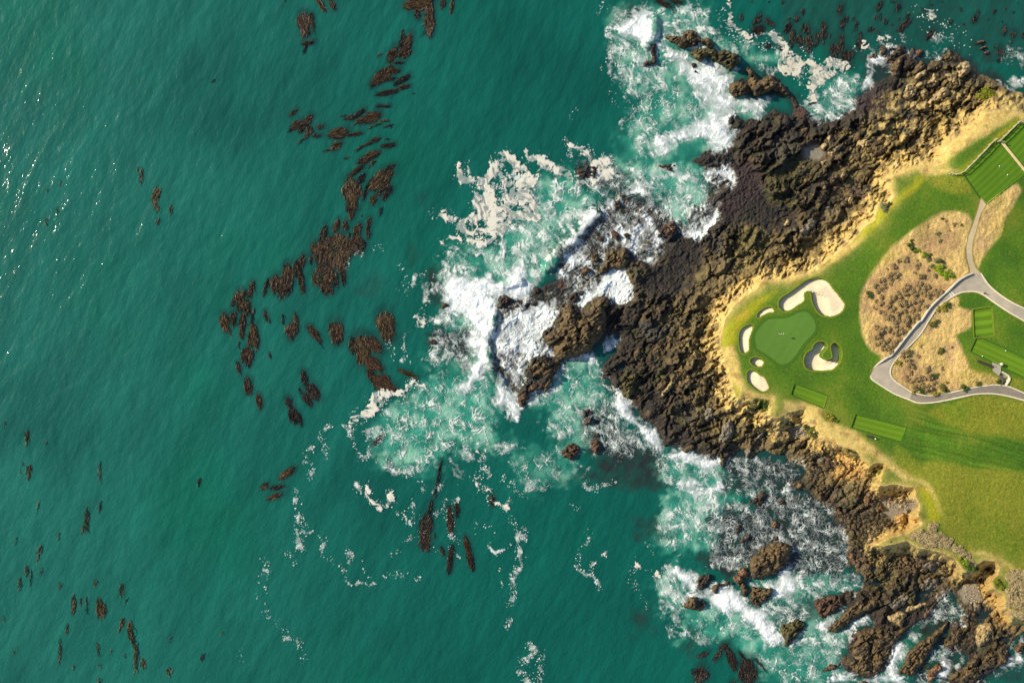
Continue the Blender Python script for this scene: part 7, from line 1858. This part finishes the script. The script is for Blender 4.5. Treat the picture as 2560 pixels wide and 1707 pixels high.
def yel_mask(u, v):
    m = csamp(yel, u, v) * (csamp(sd_top, u, v) > 3)
    for pp in (PATH_A, PATH_B, PATH_C, grow(LAND_P, 3), pts("S 1600,560 1720,560 1960,680 1960,820 1800,1010 1620,990")):
        m = m * (sdf_points(pp, u, v) < -1.5)
    for tp, _ in TEES:
        m = m * (sdf_points(tp, u, v) < -1.5)
    return m


tufts("dry_grass", dry_mask, 22000, [(0.44, 0.31, 0.12), (0.40, 0.27, 0.10), (0.50, 0.37, 0.16), (0.38, 0.30, 0.08)], .06, .2, .04, .12, (2130, 2600, 440, 1060), 5)
tufts("long_rough_grass", yel_mask, 20000, [(0.18, 0.18, 0.022), (0.22, 0.19, 0.03), (0.13, 0.16, 0.015), (0.25, 0.2, 0.045)], .06, .2, .05, .15, (2130, 2600, 400, 1560), 6)

# ------------------------------------------------------------------ kelp
M_KELP = attr_mat("kelp_blades", 0.55, 2, 0.3, 0.0, spec=0.3)
KT = dict(d=[(0.017, 0.012, 0.009), (0.022, 0.015, 0.010), (0.012, 0.009, 0.008), (0.018, 0.013, 0.009), (0.04, 0.025, 0.011)],
          m=[(0.038, 0.021, 0.010), (0.024, 0.015, 0.009), (0.030, 0.017, 0.009), (0.045, 0.024, 0.010), (0.095, 0.048, 0.013), (0.055, 0.030, 0.011)],
          g=[(0.085, 0.048, 0.014), (0.036, 0.023, 0.010), (0.022, 0.015, 0.009), (0.050, 0.030, 0.011), (0.065, 0.038, 0.012), (0.15, 0.088, 0.026), (0.034, 0.021, 0.009)],
          f=[(0.085, 0.060, 0.020), (0.11, 0.070, 0.020), (0.040, 0.040, 0.022), (0.055, 0.045, 0.020), (0.15, 0.095, 0.024)])


def kelp_strands(u0, v0, u1, v1, w, kd, r):
    """ribbon blades trailing from a head to a tail, centred on its own middle"""
    a = np.array(wxy(u0, v0, 0.05))
    b = np.array(wxy(u1, v1, 0.05))
    L = max(np.linalg.norm(b - a), 0.4)
    d = (b - a) / L
    n = np.array((-d[1], d[0]))
    W = w * S
    area = L * W
    faint = u0 < 480
    cnt = int(np.clip(area * (12 if faint else 26), 8, 760))
    t = np.clip(r.beta(1.15, 1.5, cnt), 0, 1)
    prof = np.where(t < .3, np.sqrt(np.clip(t / .3, 0, 1)) * .9 + .1, 1 - ((t - .3) / .7) ** 1.6 * 0.72)
    off = (r.uniform(-1, 1, cnt)) * W * 0.5 * prof * (1 + .3 * np.sin(t * 9 + r.uniform(0, 6)))
    base = a + d * (t * L)[:, None] + n * off[:, None]
    ln = r.uniform(.35, 1.0, cnt) * np.clip(0.6 * L, 0.5, 2.8)
    wd = r.uniform(.018, .055, cnt) * np.clip(0.7 + W * .3, .7, 1.5)
    ang = r.normal(0, .20, cnt)
    dirs = np.stack([d[0] * np.cos(ang) - d[1] * np.sin(ang), d[0] * np.sin(ang) + d[1] * np.cos(ang)], -1)
    sd = np.stack([-dirs[:, 1], dirs[:, 0]], -1)
    ph = r.uniform(0, 6.28, cnt)
    nseg = 5
    co = np.zeros((cnt, nseg, 2, 3), np.float32)
    z0 = r.uniform(.03, .16, cnt)
    tw = r.uniform(-.05, .05, cnt)
    for k in range(nseg):
        s_ = k / (nseg - 1)
        p = base + dirs * (ln * (s_ - .3))[:, None] + sd * (np.sin(ph + s_ * 5) * ln * .09)[:, None]
        hw = wd * (math.sin(math.pi * min(max(s_ * .86 + .08, 0), 1)) ** .7)
        z = z0 + .035 * np.sin(ph * 2 + s_ * 7)
        co[:, k, 0, :2] = p + sd * hw[:, None]
        co[:, k, 1, :2] = p - sd * hw[:, None]
        co[:, k, 0, 2] = z + tw
        co[:, k, 1, 2] = z - tw
    co[..., 2] = np.maximum(co[..., 2], 0.015) + 0.06
    mid = np.array(((a + b)[0] / 2, (a + b)[1] / 2, 0.0))
    i = np.arange(cnt * nseg * 2).reshape(cnt, nseg, 2)
    q = np.stack([i[:, :-1, 0], i[:, :-1, 1], i[:, 1:, 1], i[:, 1:, 0]], -1).reshape(-1, 4)
    pal = np.array(KT['f' if faint else kd], np.float32)
    ci = pal[r.integers(0, len(pal), cnt)] * r.uniform(.7, 1.3, (cnt, 1)).astype(np.float32)
    # a bright heart in the golden ones
    cl = np.repeat(ci, nseg * 2, 0)
    return co.reshape(-1, 3) - mid, q, cl, mid


def kelp_zone(u, v):
    if u > 1500 and v < 230: return "off the northern point"
    if u > 1500: return "by the bottom bay surf"
    if u > 680 and v > 1080: return "among foam specks below surf"
    if 680 < u < 960 and 520 < v < 760: return "in the big central raft"
    if 530 < u < 1010 and v >= 700: return "in the chain below the raft"
    if u >= 530 and v < 200: return "near the top edge"
    if u >= 530: return "in the belt above the raft"
    if v > 1380: return "near the bottom left corner"
    if v > 1000: return "on open lower left water"
    return "on open upper left water"


KTONE = dict(d="blackish", m="dark brown", g="golden brown")
kitems, loose = [], []
r = np.random.default_rng(77)
for k, (u0, v0, u1, v1, w, kd) in enumerate(spec):
    co, q, cl, mid = kelp_strands(u0, v0, u1, v1, w, kd, r)
    if k >= 285:
        loose.append((co + mid, q, cl))
        continue
    o = mesh_obj("kelp_clump", co, q, M_KELP, cols=cl, smooth_shade=False)
    o.location = mid
    ln = math.hypot(u1 - u0, v1 - v0)
    ar = ln * w
    size = "tiny" if ar < 90 else "small" if ar < 260 else "medium" if ar < 700 else "large" if ar < 1500 else "huge"
    shp = "ribbon-like" if ln > 3.2 * w else "broad" if ln < 1.35 * w else "tapering"
    o["category"] = "kelp"
    o["group"] = "floating kelp clumps"
    kitems.append((o, f"{size} {shp} {KTONE[kd]} kelp {kelp_zone((u0 + u1) / 2, (v0 + v1) / 2)}", (v0 + v1) / 2))
single_out(kitems)
if loose:
    off, A, B, C_ = 0, [], [], []
    for co, q, cl in loose:
        A.append(co); B.append(q + off); C_.append(cl)
        off += len(co)
    setting(mesh_obj("drifting_kelp_strands", np.concatenate(A), np.concatenate(B), M_KELP, cols=np.concatenate(C_), smooth_shade=False), 'stuff')
